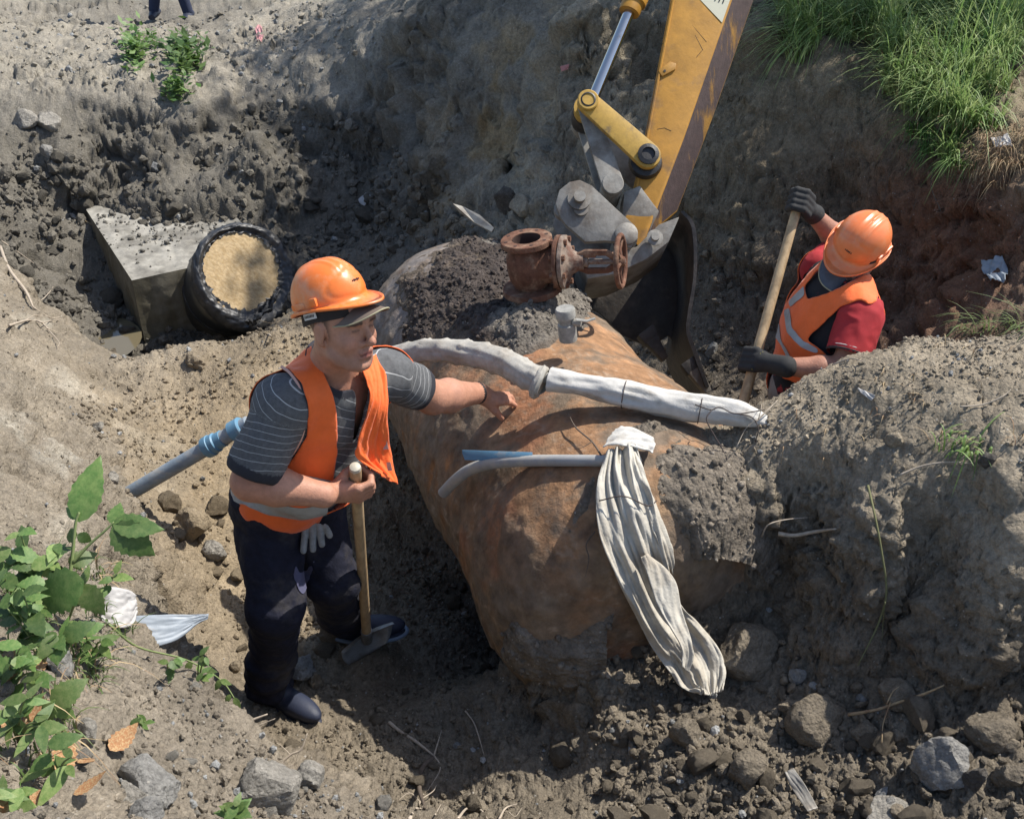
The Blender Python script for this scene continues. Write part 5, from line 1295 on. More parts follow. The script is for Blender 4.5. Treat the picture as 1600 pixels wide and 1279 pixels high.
for s_, a, b, c in ((1, RS, RE, RW), (-1, LS, LE, LW)):
    Fd.cap(tuple(a), tuple(b), .064, .056, k=.03); Fd.cap(tuple(b), tuple(b.lerp(c, .35)), .054, .058, k=.025); Fd.cap(tuple(b.lerp(c, .35)), tuple(c), .057, .036, k=.02)
# right hand gripping the handle
RWp = H(-.075, .020, -.012); Fd.cap(tuple(RW), RWp, .033, .031, k=.02)
zs = (.034, .013, -.008, -.028); fr = (.0115, .0118, .011, .0098)
for z, r_, L_ in zip(zs, fr, (1, 1.05, 1, .85)):
    mcp = H(.004, .043, z); pip = H(.044*L_, .030, z+.002); dip = H(.046*L_, -.006, z); tip = H(.022, -.028, z-.001)
    Fd.cap(RWp, mcp, .022, r_*1.25, k=.018); Fd.cap(mcp, pip, r_*1.15, r_, k=.006); Fd.cap(pip, dip, r_, r_*.9, k=.004); Fd.cap(dip, tip, r_*.92, r_*.82, k=.004)
Fd.ell(H(-.038, .024, .004), (.040, .020, .040), (e1, e2, e3), .02)
Fd.cap(H(-.055, .008, .012), H(-.030, -.010, .040), .018, .0145, k=.012); Fd.cap(H(-.030, -.010, .040), H(-.004, -.030, .046), .0135, .0125, k=.005); Fd.cap(H(-.004, -.030, .046), H(.022, -.028, .042), .0125, .0105, k=.004)
# left hand pointing on the pipe
tt_ = surf(803, 636)[2]; tipT = tt_-.012
def L(x, y, dt): return tuple(at(x, y, dt))
t0 = 3.88; t1 = tipT-.055
palm = L(772, 624, (t0+t1)/2+.01)
Fd.cap(tuple(LW), L(757, 618, t0+.01), .0335, .030, k=.02); Fd.cap(L(757, 618, t0+.01), palm, .028, .024, k=.02)
for k_, (a, b, c, r_) in enumerate((((784, 628, t1), (796, 628, t1+.028), (805, 633, tipT), .0115), ((785, 622, t1+.015), (797, 620, t1+.045), (802, 626, tipT+.01), .0115), ((782, 618, t1+.03), (793, 616, t1+.06), (797, 624, tipT+.01), .011), ((778, 616, t1+.045), (787, 615, t1+.07), (791, 622, tipT), .0098))):
    Fd.cap(palm, L(*a), .020, r_*1.25, k=.014); Fd.cap(L(*a), L(*b), r_*1.1, r_, k=.005); Fd.cap(L(*b), L(*c), r_, r_*.82, k=.004)
Fd.cap(L(762, 628, t0+.01), L(774, 642, t0+.02), .019, .014, k=.012); Fd.cap(L(774, 642, t0+.02), L(784, 653, min(t0+.05, surf(784, 653)[2]-.01)), .0135, .0105, k=.005)
# legs inside the trousers belong to the same body
V, F = Fd.mesh(); V = smooth(V, F, 1, .4)
leg = []
skinc = np.repeat(np.array([[.40, .20, .13]]), len(V), 0)
armred = sstep(.13, .0, np.linalg.norm(V-np.array(RE), axis=1))[:, None]*.4; skinc = skinc*(1-armred)+np.array([.44, .18, .12])*armred
skinc = skinc*(1+.10*fbm(V, 14, 401, 4)[:, None]); skinc = head_colour(V, Hc, hF, hS, hU, skinc)
nk = np.exp(-((np.linalg.norm(V-np.array(neck1), axis=1)/.09)**2))[:, None]*.35; skinc = skinc*(1-nk)+np.array([.40, .16, .11])*nk
link('body', npmesh('body', V, F, np.clip(skinc, .01, .9)), M_SKIN, W1)
bv1 = bvh(V, F)
for s in (-1, 1):
    m = MB(); m.lathe([(0, -.012), (.007, -.0095), (.0115, -.004), (.012, 0), (.0115, .004), (.007, .0095), (0, .012)], Hc+hF*.0765+hS*s*.031+hU*.006, hF, 16); m.build('eye', M_EYE, W1)

# shirt
Sd = Field((-1.05, 2.35, .70), (0, 3.35, 1.58), .0065)
Sd.ell(tuple(mid-tU*.12), (.198, .135, .20), axT, .05); Sd.ell(tuple(Pv.lerp(mid, .42)+tF*.035), (.182, .158, .19), axT, .05); Sd.ell(tuple(Pv+tU*.02), (.180, .145, .10), axT, .05)
Sd.cap(tuple(RS+tU*.0-tW*-.01), tuple(mid+tU*.035), .072, .075, k=.04); Sd.cap(tuple(LS), tuple(mid+tU*.035), .070, .075, k=.04); Sd.cap(tuple(neck1-tU*.02), tuple(mid), .076, .09, k=.03)
TOR = Sd.S.copy()
rs_end = RS.lerp(RE, .80); ls_end = LS.lerp(LE, .60)
Sd.cap(tuple(RS+tW*.01), tuple(rs_end), .078, .080, k=.03); Sd.cap(tuple(LS-tW*.01), tuple(ls_end), .076, .070, k=.03)
V, F = Sd.mesh(); V = smooth(V, F, 2, .5); N = vnormals(V, F)
wa = V-np.array(RS); da = (RE-RS).normalized(); ta = wa@np.array(da); ra_ = np.linalg.norm(wa-ta[:, None]*np.array(da), axis=1)
wb = V-np.array(LS); db = (LE-LS).normalized(); tb = wb@np.array(db); rb_ = np.linalg.norm(wb-tb[:, None]*np.array(db), axis=1)
LR, LL = (rs_end-RS).length, (ls_end-LS).length
keep = ~((ta > LR+.022) & (ra_ < .12)) & ~((tb > LL+.02) & (rb_ < .12))
nkd = np.linalg.norm(V-np.array(neck1+tU*.06+tF*.02), axis=1); vz = (V-np.array(mid))
f_ = vz@np.array(tF); s_ = vz@np.array(tW); u_ = vz@np.array(tU)
keep &= nkd > .088; keep &= ~((np.abs(s_-.015) < .004+.11*(u_+.09)) & (u_ > -.09) & (f_ > .04))
V = fold(V, N, 5, .008, 411, (1, 1, .7)); V = fold(V, N, 13, .004, 412, (1, 1, .6))
onR = (ta > .03) & (ra_ < .11) & (s_ < -.14); onL = (tb > .03) & (rb_ < .11) & (s_ > .12)
coord = 40+(u_*1.0+.12*f_+.25*s_)/.026; coord = np.where(onR, 60+(ta+.3*wa@np.array(tF))/.027, coord); coord = np.where(onL, 80+tb/.027, coord)
coord = coord+.7*fbm(V, 5, 415, 4)
dark = np.where(onR & (ta > LR-.012), 1, 0)+np.where(onL & (tb > LL-.014), 1, 0)+np.where(nkd < .112, 1, 0); dark = np.clip(dark, 0, 1)
v2, f2, u2 = subset(V, F, keep); 
sh = link('shirt', npmesh('shirt', v2, f2, np.stack([coord, dark, coord*0], -1)[u2]), M_SHIRT, W1); md = sh.modifiers.new('thickness', 'SOLIDIFY'); md.thickness = .003; md.offset = -1
bvS = bvh(V, F)
# collar and neck cord
m = MB(); cc = neck1+tU*.01; 
for lo_, hi_, rr in ((0, 0, .078),):
    pts = [cc+(tW*math.cos(a)*.078+tF*math.sin(a)*.082)+tU*(.018-.030*max(0, math.sin(a))) for a in np.linspace(math.pi*.62, math.pi*2.38, 26)]
    m.tube(pts, .016, 8, flat=.5)
m.build('collar', mat('dark_collar', (.02, .02, .028), rough=.9, bump=.0006, bscale=300), W1)
m = MB(); m.tube([cc+(tW*math.cos(a)*.074+tF*math.sin(a)*.086)+tU*(.030-.035*max(0, math.sin(a))) for a in np.linspace(0, 6.283, 30)], .0016, 5, cap=False); m.build('neck_cord', M_INK, W1)

# vest: shell over the torso
Vd = Field((-1.05, 2.35, .70), (0, 3.35, 1.58), .0065); Vd.S = TOR-.013
VV_, FV = Vd.mesh(); VV_ = smooth(VV_, FV, 3, .5); NV = vnormals(VV_, FV); VV_ = fold(VV_, NV, 4.5, .009, 421, (1, 1, .5)); VV_ = fold(VV_, NV, 11, .004, 422, (1, 1, .6))
pV = pix(VV_); ff_ = facing(VV_, NV)
vestpoly = [(404, 572), (420, 556), (450, 540), (482, 528), (500, 566), (520, 612), (527, 650), (528, 705), (520, 760), (508, 800), (486, 838), (440, 840), (395, 828), (358, 812), (352, 770), (430, 738), (455, 716), (477, 682), (481, 640), (470, 600), (450, 577)]
kf = poly_sd(pV, vestpoly) > 0
wr = VV_-np.array(mid); uu = wr@np.array(tU); sss_ = wr@np.array(tW)
hem = (VV_-np.array(Pv))@np.array(tU) > -.045
kb = (~ff_) & (uu < .06)
ks = (kf & ff_) | kb
ks &= hem | (kf & ff_ & (pV[:, 1] < 842))
v2, f2, u2 = subset(VV_, FV, ks)
ve = link('vest', npmesh('vest', v2, f2), M_VEST, W1); md = ve.modifiers.new('thickness', 'SOLIDIFY'); md.thickness = .003; md.offset = 1
srcV = (VV_, FV, NV)
patch(srcV, [(434, 730), (480, 740), (530, 750), (530, 770), (480, 760), (420, 748)], .005, 'reflective_strip', M_REFL, W1)
patch(srcV, [(352, 752), (372, 766), (420, 783), (470, 791), (515, 783), (512, 803), (470, 811), (415, 803), (365, 783), (350, 768)], .005, 'reflective_strip', M_REFL, W1)
bvV = bvh(VV_, FV)
m = MB(); pl_ = [hit(bvV, x, y, 3.15, .004) for x, y in [(440, 573), (452, 579), (470, 602), (480, 640), (477, 682), (455, 716), (430, 738)]]
m.tube(catmull(steady(pl_, 1), 6), .0045, 7); m.build('armhole_piping', M_PINK, W1)
# hanging left front of the vest
rows = [((562, 572, 3.20), (588, 552, 3.30)), ((572, 598, 3.20), (601, 594, 3.26)), ((576, 625, 3.20), (603, 640, 3.25)), ((566, 662, 3.22), (605, 675, 3.29)), ((556, 692, 3.24), (608, 702, 3.34)), ((558, 716, 3.26), (612, 730, 3.36)), ((600, 744, 3.30), (618, 757, 3.37))]
pv_ = sheet('vest_front', [(at(*a), at(*b)) for a, b in rows], M_VEST, nr=90, nc=40, fold=.010, seed=31, parent=W1, ff=1.8)
for (x0, y0, x1, y1) in ((598, 688, 606, 702), (605, 722, 612, 735)):
    q = [at(x0, y0, 3.325), at(x1-1, y0-1, 3.315), at(x1+2, y1-1, 3.325), at(x0+2, y1, 3.335)]
    m = MB(); m.plate([p-Vector((0, .014, -.009)) for p in q], Vector((0, -.003, .002))); m.build('reflective_strip', M_REFL, W1, smooth=False)

# trousers
Td = Field((-1.15, 2.45, .03), (-.35, 3.4, 1.06), .0068)
RA, LA = Vector((-.885, 2.80, .10)), Vector((-.665, 3.13, .10))
RK, LK = at(428, 945, 3.62), at(520, 905, 3.80)
hR, hL = Pv-tW*.085-Vector((0, 0, .08)), Pv+tW*.085-Vector((0, 0, .08))
Td.ell(tuple(Pv+tU*.01), (.188, .152, .13), axT, .04)
for a, b, c, r0, r1, r2 in ((hR, RK, RA, .110, .083, .068), (hL, LK, LA, .105, .082, .066)):
    Td.cap(tuple(a), tuple(b), r0, r1, k=.05); Td.cap(tuple(b), tuple(c), r1, r2, k=.04)
    for q, rr in ((.0, .074), (.09, .070), (.17, .072)): Td.ell(tuple(c+(b-c).normalized()*q-Vector((0, 0, .015))), (rr+.008, rr+.008, .035), None, .02)
V, F = Td.mesh(); V = smooth(V, F, 2, .5); N = vnormals(V, F)
topcut = (V-np.array(Pv))@np.array(tU) < .085
V = fold(V, N, 4.5, .013, 431, (1, 1, .6)); V = fold(V, N, 11, .006, 432, (1, 1, 1.2)); srcT = (V, F, N)
v2, f2, u2 = subset(V, F, topcut); link('trousers', npmesh('trousers', v2, f2), M_TROU, W1)
M_LIL = mat('lilac_lining', (.075, .075, .13), rough=.85, var=.2, vscale=30); M_HOLE = mat('dusty_patch', (.055, .05, .045), rough=.95, var=.4, vscale=40)
patch(srcT, [(460, 878), (468, 892), (480, 888), (496, 864), (490, 892), (480, 916), (473, 938), (465, 920), (456, 900)], .003, 'torn_lining', M_LIL, W1, it=2)
# boots
def boot(c, d, rim=False):
    d = Vector(d).normalized(); s = d.cross(Vector((0, 0, 1))); B = Field(np.array(c)-.28, np.array(c)+.28, .007); c = Vector(c)
    B.cap(tuple(c+Vector((0, 0, .03))), tuple(c+Vector((0, 0, .10))), .054, .055, k=.02); B.ell(tuple(c+d*.10+Vector((0, 0, -.02))), (.115, .048, .040), (d, s, Vector((0, 0, 1))), .04)
    B.ell(tuple(c-d*.02+Vector((0, 0, -.025))), (.06, .045, .045), (d, s, Vector((0, 0, 1))), .03); B.ell(tuple(c+d*.07+Vector((0, 0, -.056))), (.145, .052, .016), (d, s, Vector((0, 0, 1))), .01)
    v, f = B.mesh(); v[:, 2] = np.maximum(v[:, 2], c.z-.068); o = link('boot', npmesh('boot', v, f), M_BOOT, W1)
    if rim:
        m = MB(); m.tube([c+Vector((0, 0, -.055))+d*(.07+.150*math.cos(a))+s*.060*math.sin(a) for a in np.linspace(0, 6.283, 40)], .008, 8, cap=False); m.build('sole_rim', M_RIM, o)
boot(RA+Vector((.02, -.015, -.03)), (.62, -.42, 0)); boot(LA+Vector((.03, .0, -.03)), (.98, .05, 0), True)
# wristband
m = MB(); dW = (LW-LE).normalized(); n1 = dW.cross(Vector((0, 0, 1))).normalized(); n2_ = dW.cross(n1); cW = LW+dW*-.005
m.lathe([(.037, -.008), (.040, -.008), (.0405, .008), (.037, .008)], cW, dW, 28); wb_ = m.build('wristband', M_BAND, W1)
# cap and hard hat
cF, cS, cU = orth((.82, -.48, .30), (-.12, .24, .95)); ballcap(Hc+cU*.006, cF, cS, cU, W1, M_CAP, M_VISOR, .072)
lab = [hit(bv1, 0, 0, 0)]; Rr = lambda f, s, u: Hc+cU*.006+cF*f+cS*s+cU*u
m = MB(); m.plate([Rr(-.040, .0925, .034), Rr(-.042, .0925, .051), Rr(.006, .0925, .057), Rr(.008, .0925, .040)], hS*.001); lb = m.build('cap_label', M_LABEL, W1, smooth=False)
m = MB()
for q in range(7):
    x = -.036+.0055*q; m.box(Rr(x, .0942, .0435+.0007*q), (.0028, .0006, .0075), Matrix((hF, hS, hU)).transposed())
mk = m.build('label_print', M_INK, lb, smooth=False); mk['kind'] = 'stuff'
hhF, hhS, hhU = orth((.82, -.44, .40), (-.10, .22, .95))
helmet('hard_hat', Hc+hhU*.084-hhF*.010, hhF, hhS, hhU, M_HELM, 'glossy scuffed orange hard hat worn over a dark cap by the pointing worker', .89)
# glove tucked at the waist
gl = empty('work_glove', at(490, 835, 3.38)); tag(gl, 'grey knitted work glove hanging from the pointing worker\'s waistband', 'glove')
M_GLV = mat('grey_glove', (.22, .23, .23), rough=.9, var=.3, vscale=60, bump=.001, bscale=200); M_GLVB = mat('black_glove', (.018, .018, .018), rough=.85, var=.3, vscale=60, bump=.001, bscale=200, col2=(.16, .13, .02), c2scale=40, c2lo=.66, c2hi=.7)
bvT = bvh(*srcT[:2])
Gd = Field(np.array(at(490, 845, 3.38))-.16, np.array(at(490, 845, 3.38))+.16, .004)
tg_ = min((lambda q: q.y*CP+(CAM_H-q.z)*SP)(hit(bvT, x, 830, 3.4)) for x in (478, 490, 500))-.02
for x0, x1, y1 in ((478, 474, 862), (489, 489, 860), (499, 503, 852), (509, 515, 838)):
    a = at(x0, 820, tg_); b = at(x1, y1-2, tg_+.01); Gd.cap(tuple(a), tuple(b), .0125, .011, k=.003)
Gd.cap(tuple(at(478, 818, tg_)), tuple(at(509, 810, tg_)), .013, k=.006)
v, f = Gd.mesh(); link('knit', npmesh('knit', v, f), M_GLV, gl)

# shovel held upright
shv = empty('shovel', h_bot); tag(shv, 'short pale wooden handled shovel stood upright under the pointing worker\'s fist', 'shovel')
nrm_h = (h_bot-h_top); m = MB(); pts = [h_top+nrm_h*t for t in np.linspace(0, .97, 12)]; m.tube(pts, [.0185]*3+[.018]*7+[.0185, .019], 20); m.build('handle', M_WOOD, shv, noise_amp=.0004, noise_scale=30)
m = MB(); m.lathe([(.0184, -.004), (.0184, .004), (.0165, .0115), (.009, .0155), (0, .0165)], h_top, hd, 20); m.build('handle_end', M_WOODT, shv)
a, b = at(534, 1018, 4.15), at(613, 972, 4.22); bl = (b-a); dn_ = Vector((0, -.25, -1)).normalized()
nrr = bl.cross(dn_).normalized(); V = []
for i in range(13):
    for j in range(8):
        u = i/12; v = j/7; w = 1-.30*v**2; V.append(a.lerp(b, .5+(u-.5)*w)+dn_*(.10*v*(1-.25*(2*u-1)**2*v))+nrr*(.030*(1-(2*u-1)**2)))
bo = link('blade', npmesh('blade', np.array([q[:] for q in V]), grid_faces(13, 8)), M_BLADE, shv); md = bo.modifiers.new('t', 'SOLIDIFY'); md.thickness = .003
m = MB(); m.plate([a+nrr*.0, a.lerp(b, .5)+nrr*.034, b, b+nrr*-.022+Vector((0, 0, .004)), a.lerp(b, .5)+nrr*.012, a-nrr*.022+Vector((0, 0, .004))], Vector((0, 0, .004))); m.build('tread', M_BLADE, bo, bevel=.001)
sc_ = a.lerp(b, .5)+nrr*.02; m = MB(); m.tube([h_top+nrm_h*.90, h_top+nrm_h*.97, sc_-Vector((0, 0, .03))], [.022, .022, .018], 14); m.build('socket', M_BLADE, shv)

# ---------------------------------------------------------------- the digging worker behind the berm
W2 = empty('person', (1.2, 3.75, .1)); tag(W2, 'worker bent over digging behind the berm in an orange vest and red sleeves', 'person')
Pv2 = at(1262, 610, 4.18); A_R = at(1346, 492, 3.92); A_L = at(1283, 425, 4.22); mid2 = (A_R+A_L)/2
W_ = (A_R-A_L).normalized(); U2_ = (mid2-Pv2).normalized(); F2_ = W_.cross(U2_); 
if F2_.x > 0: F2_ = -F2_
F2_.normalize(); U2_ = (U2_-W_*U2_.dot(W_)).normalized(); ax2 = (W_, F2_, U2_)
Hc2 = at(1335, 396, 4.02); g2F, g2S, g2U = orth((-.62, -.60, -.46), (.5, .0, .87)); k2F, k2S, k2U = orth((-.66, -.62, -.26), (.42, -.05, .9)); neck2 = mid2+U2_*.06+F2_*.01
E_R = at(1318, 578, 3.90); Wr_R = at(1222, 572, 3.93); G_R = at(1186, 563, 3.77)
E_L = at(1318, 385, 4.34); Wr_L = at(1269, 333, 4.20); G_L = at(1255, 305, 4.14)
B2 = Field((.75, 3.2, .2), (1.75, 4.35, 1.85), .0058)
head_prims(B2, Hc2, g2F, g2S, g2U, tuple(neck2))
B2.cap(tuple(neck2), tuple(mid2), .065, .08, k=.05); B2.ell(tuple(mid2-U2_*.12), (.165, .105, .18), ax2, .05); B2.ell(tuple(Pv2.lerp(mid2, .4)), (.145, .11, .18), ax2, .05); B2.ell(tuple(Pv2), (.15, .115, .12), ax2, .05); B2.cap(tuple(A_R), tuple(A_L), .055, k=.05)
for a, b, c in ((A_R, E_R, Wr_R), (A_L, E_L, Wr_L)):
    B2.cap(tuple(a), tuple(b), .054, .046, k=.03); B2.cap(tuple(b), tuple(b.lerp(c, .35)), .044, .046, k=.02); B2.cap(tuple(b.lerp(c, .35)), tuple(c), .045, .030, k=.02)
V, F = B2.mesh(); V = smooth(V, F, 1, .4); sk = np.repeat(np.array([[.34, .165, .11]]), len(V), 0)*(1+.1*fbm(V, 14, 441, 3)[:, None]); sk = head_colour(V, Hc2, g2F, g2S, g2U, sk)
link('body', npmesh('body', V, F, np.clip(sk, .01, .9)), M_SKIN, W2)
M_RED = mat('red_sleeve', (.32, .014, .018), rough=.85, var=.15, vscale=20, bump=.0006, bscale=300); M_BLKT = mat('black_tshirt', (.014, .013, .015), rough=.9, col2=(.35, .03, .03), c2scale=16, c2lo=.56, c2hi=.6)
S3 = Field((.75, 3.2, .2), (1.75, 4.35, 1.85), .0068)
S3.ell(tuple(mid2-U2_*.11), (.19, .13, .19), ax2, .05); S3.ell(tuple(Pv2.lerp(mid2, .42)), (.165, .135, .2), ax2, .05); S3.ell(tuple(Pv2), (.168, .135, .11), ax2, .05); S3.cap(tuple(A_R-W_*.01), tuple(mid2+U2_*.02), .068, .07, k=.04); S3.cap(tuple(A_L), tuple(mid2+U2_*.02), .066, .07, k=.04)
TOR2 = S3.S.copy(); seR, seL = A_R.lerp(E_R, .66), A_L.lerp(E_L, .6)
V, F = S3.mesh(); V = smooth(V, F, 2); N = vnormals(V, F); V = fold(V, N, 7, .006, 451)
link('tshirt', npmesh('tshirt', V, F), M_BLKT, W2)
for a, b, nm in ((A_R, seR, 1), (A_L, seL, 2)):
    S4 = Field((.75, 3.2, .2), (1.75, 4.35, 1.85), .0068); d = (b-a).normalized(); S4.cap(tuple(a-d*.0), tuple(b), .080, .076, k=.02); V, F = S4.mesh(); N = vnormals(V, F)
    ta = (V-np.array(a))@np.array(d); V = fold(V, N, 9, .007, 455, (1, 1, 1)); v2, f2, u2 = subset(V, F, (ta < (b-a).length+.02) & (ta > -.07)); o = link('sleeve', npmesh('sleeve', v2, f2), M_RED, W2)
    m = MB(); pe_ = b+d*.012; m.lathe([(.080, -.006), (.083, .0), (.080, .006)], pe_, d, 30, cap=False); m.build('cuff_trim', M_INK, o)
    if nm == 1: 
        m = MB(); m.lathe([(.081, -.002), (.0825, .0), (.081, .002)], pe_-d*.012, d, 30, cap=False); m.build('cuff_line', M_LABEL, o)
Vd = Field((.75, 3.2, .2), (1.75, 4.35, 1.85), .0068); Vd.S = TOR2-.015
V, F = Vd.mesh(); V = smooth(V, F, 3); N = vnormals(V, F); V = fold(V, N, 6, .008, 461); p2 = pix(V); ff2 = facing(V, N)
vp2 = [(1300, 392), (1262, 428), (1236, 462), (1222, 486), (1200, 515), (1205, 560), (1222, 592), (1255, 604), (1310, 600), (1300, 560), (1284, 545), (1262, 530), (1292, 502), (1312, 482), (1345, 468), (1358, 480), (1372, 470), (1372, 425), (1348, 428), (1318, 446), (1290, 458), (1262, 466), (1258, 448), (1276, 424), (1310, 405)]
ks = ((poly_sd(p2, vp2) > 0) & ff2) | (~ff2 & ((V-np.array(mid2))@np.array(U2_) < .07)); ks &= ((V-np.array(Pv2))@np.array(U2_) > -.06)
v2, f2, u2 = subset(V, F, ks); ve = link('vest', npmesh('vest', v2, f2), M_VEST, W2); md = ve.modifiers.new('t', 'SOLIDIFY'); md.thickness = .003; md.offset = 1
src2 = (V, F, N)
patch(src2, [(1226, 484), (1236, 480), (1240, 512), (1256, 530), (1284, 546), (1280, 556), (1250, 542), (1230, 520)], .006, 'reflective_strip', M_REFL, W2)
patch(src2, [(1212, 496), (1219, 494), (1222, 530), (1236, 552), (1242, 570), (1234, 568), (1224, 545), (1213, 528)], .006, 'reflective_strip', M_REFL, W2)
patch(src2, [(1232, 472), (1258, 446), (1260, 462), (1236, 482)], .006, 'reflective_strip', M_REFL, W2)
m = MB(); M_TW = mat('beige_trousers', (.24, .21, .18), rough=.9, var=.15, vscale=20, bump=.001, bscale=100)
T2 = Field((.6, 3.0, -.1), (1.75, 4.35, 1.1), .008)
k1_, k2_ = at(1232, 680, 4.12), at(1262, 690, 4.25)
T2.ell(tuple(Pv2-U2_*.03), (.165, .135, .10), ax2, .04)
for a, b, c in ((Pv2+W_*.08-U2_*.06, k1_, Vector((k1_.x+.02, k1_.y+.1, .12))), (Pv2-W_*.08-U2_*.06, k2_, Vector((k2_.x+.05, k2_.y+.15, .12)))):
    T2.cap(tuple(a), tuple(b), .098, .082, k=.04); T2.cap(tuple(b), tuple(c), .08, .065, k=.03)
V, F = T2.mesh(); N = vnormals(V, F); V = fold(V, N, 7, .007, 471, (1, 1, .5)); link('trousers', npmesh('trousers', V, F), M_TW, W2)
# gloves (fists round the handle)
s_top, s_bot = at(1249, 312, 4.10), at(1158, 640, 4.02); sd_ = (s_top-s_bot).normalized()
def glove(wr, on, parent, label):
    g = empty('work_glove', on); tag(g, label, 'glove')
    on = Vector(on); G_ = Field(np.array(on)-.16, np.array(on)+.16, .0045); toW = (Vector(wr)-on); x_ = (toW-sd_*toW.dot(sd_)).normalized(); y_ = sd_.cross(x_)
    if y_.dot(Vector((0, 0, CAM_H))-on) < 0: y_ = -y_
    P_ = lambda a, b, c: tuple(on+x_*a+y_*b+sd_*c)
    wr_ = Vector(wr); G_.cap(tuple(wr_+(wr_-on).normalized()*.02), P_(.06, .015, 0), .040, .033, k=.02); G_.ell(P_(.035, .022, 0), (.042, .022, .044), (x_, y_, sd_), .02)
    for z in (.036, .013, -.010, -.032):
        G_.cap(P_(.03, .034, z), P_(-.022, .036, z), .0150, .0140, k=.007); G_.cap(P_(-.022, .036, z), P_(-.044, .004, z), .0135, .013, k=.004); G_.cap(P_(-.044, .004, z), P_(-.018, -.028, z), .013, .012, k=.004)
    G_.cap(P_(.045, .0, .02), P_(.012, -.024, .046), .017, .0145, k=.01); G_.cap(P_(.012, -.024, .046), P_(-.022, -.022, .042), .014, .012, k=.005)
    v, f = G_.mesh(); link('glove_shell', npmesh('glove_shell', v, f), M_GLVB, g)
on_R = s_bot+sd_*((at(1178, 566, 4.04)-s_bot).dot(sd_)); on_L = s_top-sd_*.015
glove(Wr_R, on_R, W2, 'black rubber dotted glove gripping the lower part of the digging worker\'s handle')
glove(Wr_L, on_L, W2, 'black rubber dotted glove on the top end of the digging worker\'s handle')
m = MB(); sh2 = empty('shovel', s_bot); tag(sh2, 'long pale shovel handle slanting behind the berm in the digging worker\'s gloves', 'shovel')
m.tube([s_bot-sd_*.25, s_bot, s_bot.lerp(s_top, .5), s_top], [.0195, .0195, .0190, .018], 18); m.build('handle', M_WOOD, sh2)
m = MB(); e_ = s_bot-sd_*.25; m.plate([e_+W_*.03, e_-sd_*.1+W_*.1, e_-sd_*.32+W_*.07, e_-sd_*.38, e_-sd_*.32-W_*.07, e_-sd_*.1-W_*.1, e_-W_*.03], F2_*.004); m.build('blade', M_BLADE, sh2)
ballcap(Hc2+g2U*-.016, g2F, g2S, g2U, W2, M_CAP, mat('slate_visor', (.08, .085, .10), rough=.8, var=.2, vscale=60), .098)
helmet('hard_hat', Hc2+k2U*.074-k2F*.004, k2F, k2S, k2U, M_HELM2, 'paler matt orange hard hat on the bowed head of the digging worker', .885)

# legs of the bystander on the far path, cut by the top of the view
by = empty('person', atz(270, 26, .27)); tag(by, 'person standing at the far path edge, only dark jeans and shoes in view', 'person')
M_JEAN = mat('dark_jeans', (.02, .028, .06), rough=.9, var=.2, vscale=12); c0 = Vector(by.location)
Jd = Field(np.array(c0)-np.array([.5, .4, .1]), np.array(c0)+np.array([.5, .4, 1.9]), .014)
g_, _n = seen(252, 24); g2_, _n = seen(295, 24)
bx = [Vector((c0.x-.19, c0.y, c0.z+.07)), Vector((c0.x+.17, c0.y, c0.z+.05))]
hp_ = Vector((c0.x, c0.y+.02, c0.z+.92))
for b, sg in zip(bx, (-1, 1)): Jd.cap(tuple(hp_+Vector((sg*.09, 0, 0))), tuple(b.lerp(hp_, .45)), .09, .068, k=.03); Jd.cap(tuple(b.lerp(hp_, .45)), tuple(b), .068, .056, k=.03)
Jd.ell(tuple(hp_), (.17, .12, .14), None, .03); v, f = Jd.mesh(); link('jeans', npmesh('jeans', v, f), M_JEAN, by)
Jb = Field(np.array(c0)-np.array([.5, .4, .1]), np.array(c0)+np.array([.6, .4, 1.9]), .014)
Jb.cap(tuple(hp_+Vector((0, 0, .02))), tuple(hp_+Vector((0, 0, .42))), .13, .16, k=.05); Jb.cap(tuple(hp_+Vector((-.16, 0, .48))), tuple(hp_+Vector((.16, 0, .48))), .07, k=.05); Jb.cap(tuple(hp_+Vector((0, 0, .5))), tuple(hp_+Vector((0, 0, .6))), .055, k=.03); Jb.ell(tuple(hp_+Vector((0, 0, .72))), (.075, .09, .115), None, .02)
for sg in (-1, 1): Jb.cap(tuple(hp_+Vector((sg*.2, 0, .46))), tuple(hp_+Vector((sg*.26, -.02, .18))), .05, .04, k=.03); Jb.cap(tuple(hp_+Vector((sg*.26, -.02, .18))), tuple(hp_+Vector((sg*.24, -.12, -.05))), .04, .03, k=.03)
v, f = Jb.mesh(); link('upper_body', npmesh('upper_body', v, f), mat('grey_jacket', (.12, .12, .13)), by)
for b in bx:
    m = MB(); m.tube([b+Vector((-.0, .08, -.03)), b+Vector((0, -.02, -.035)), b+Vector((.01, -.16, -.045))], [.05, .055, .035], 12, flat=.8); m.build('shoe', M_BOOT, by)
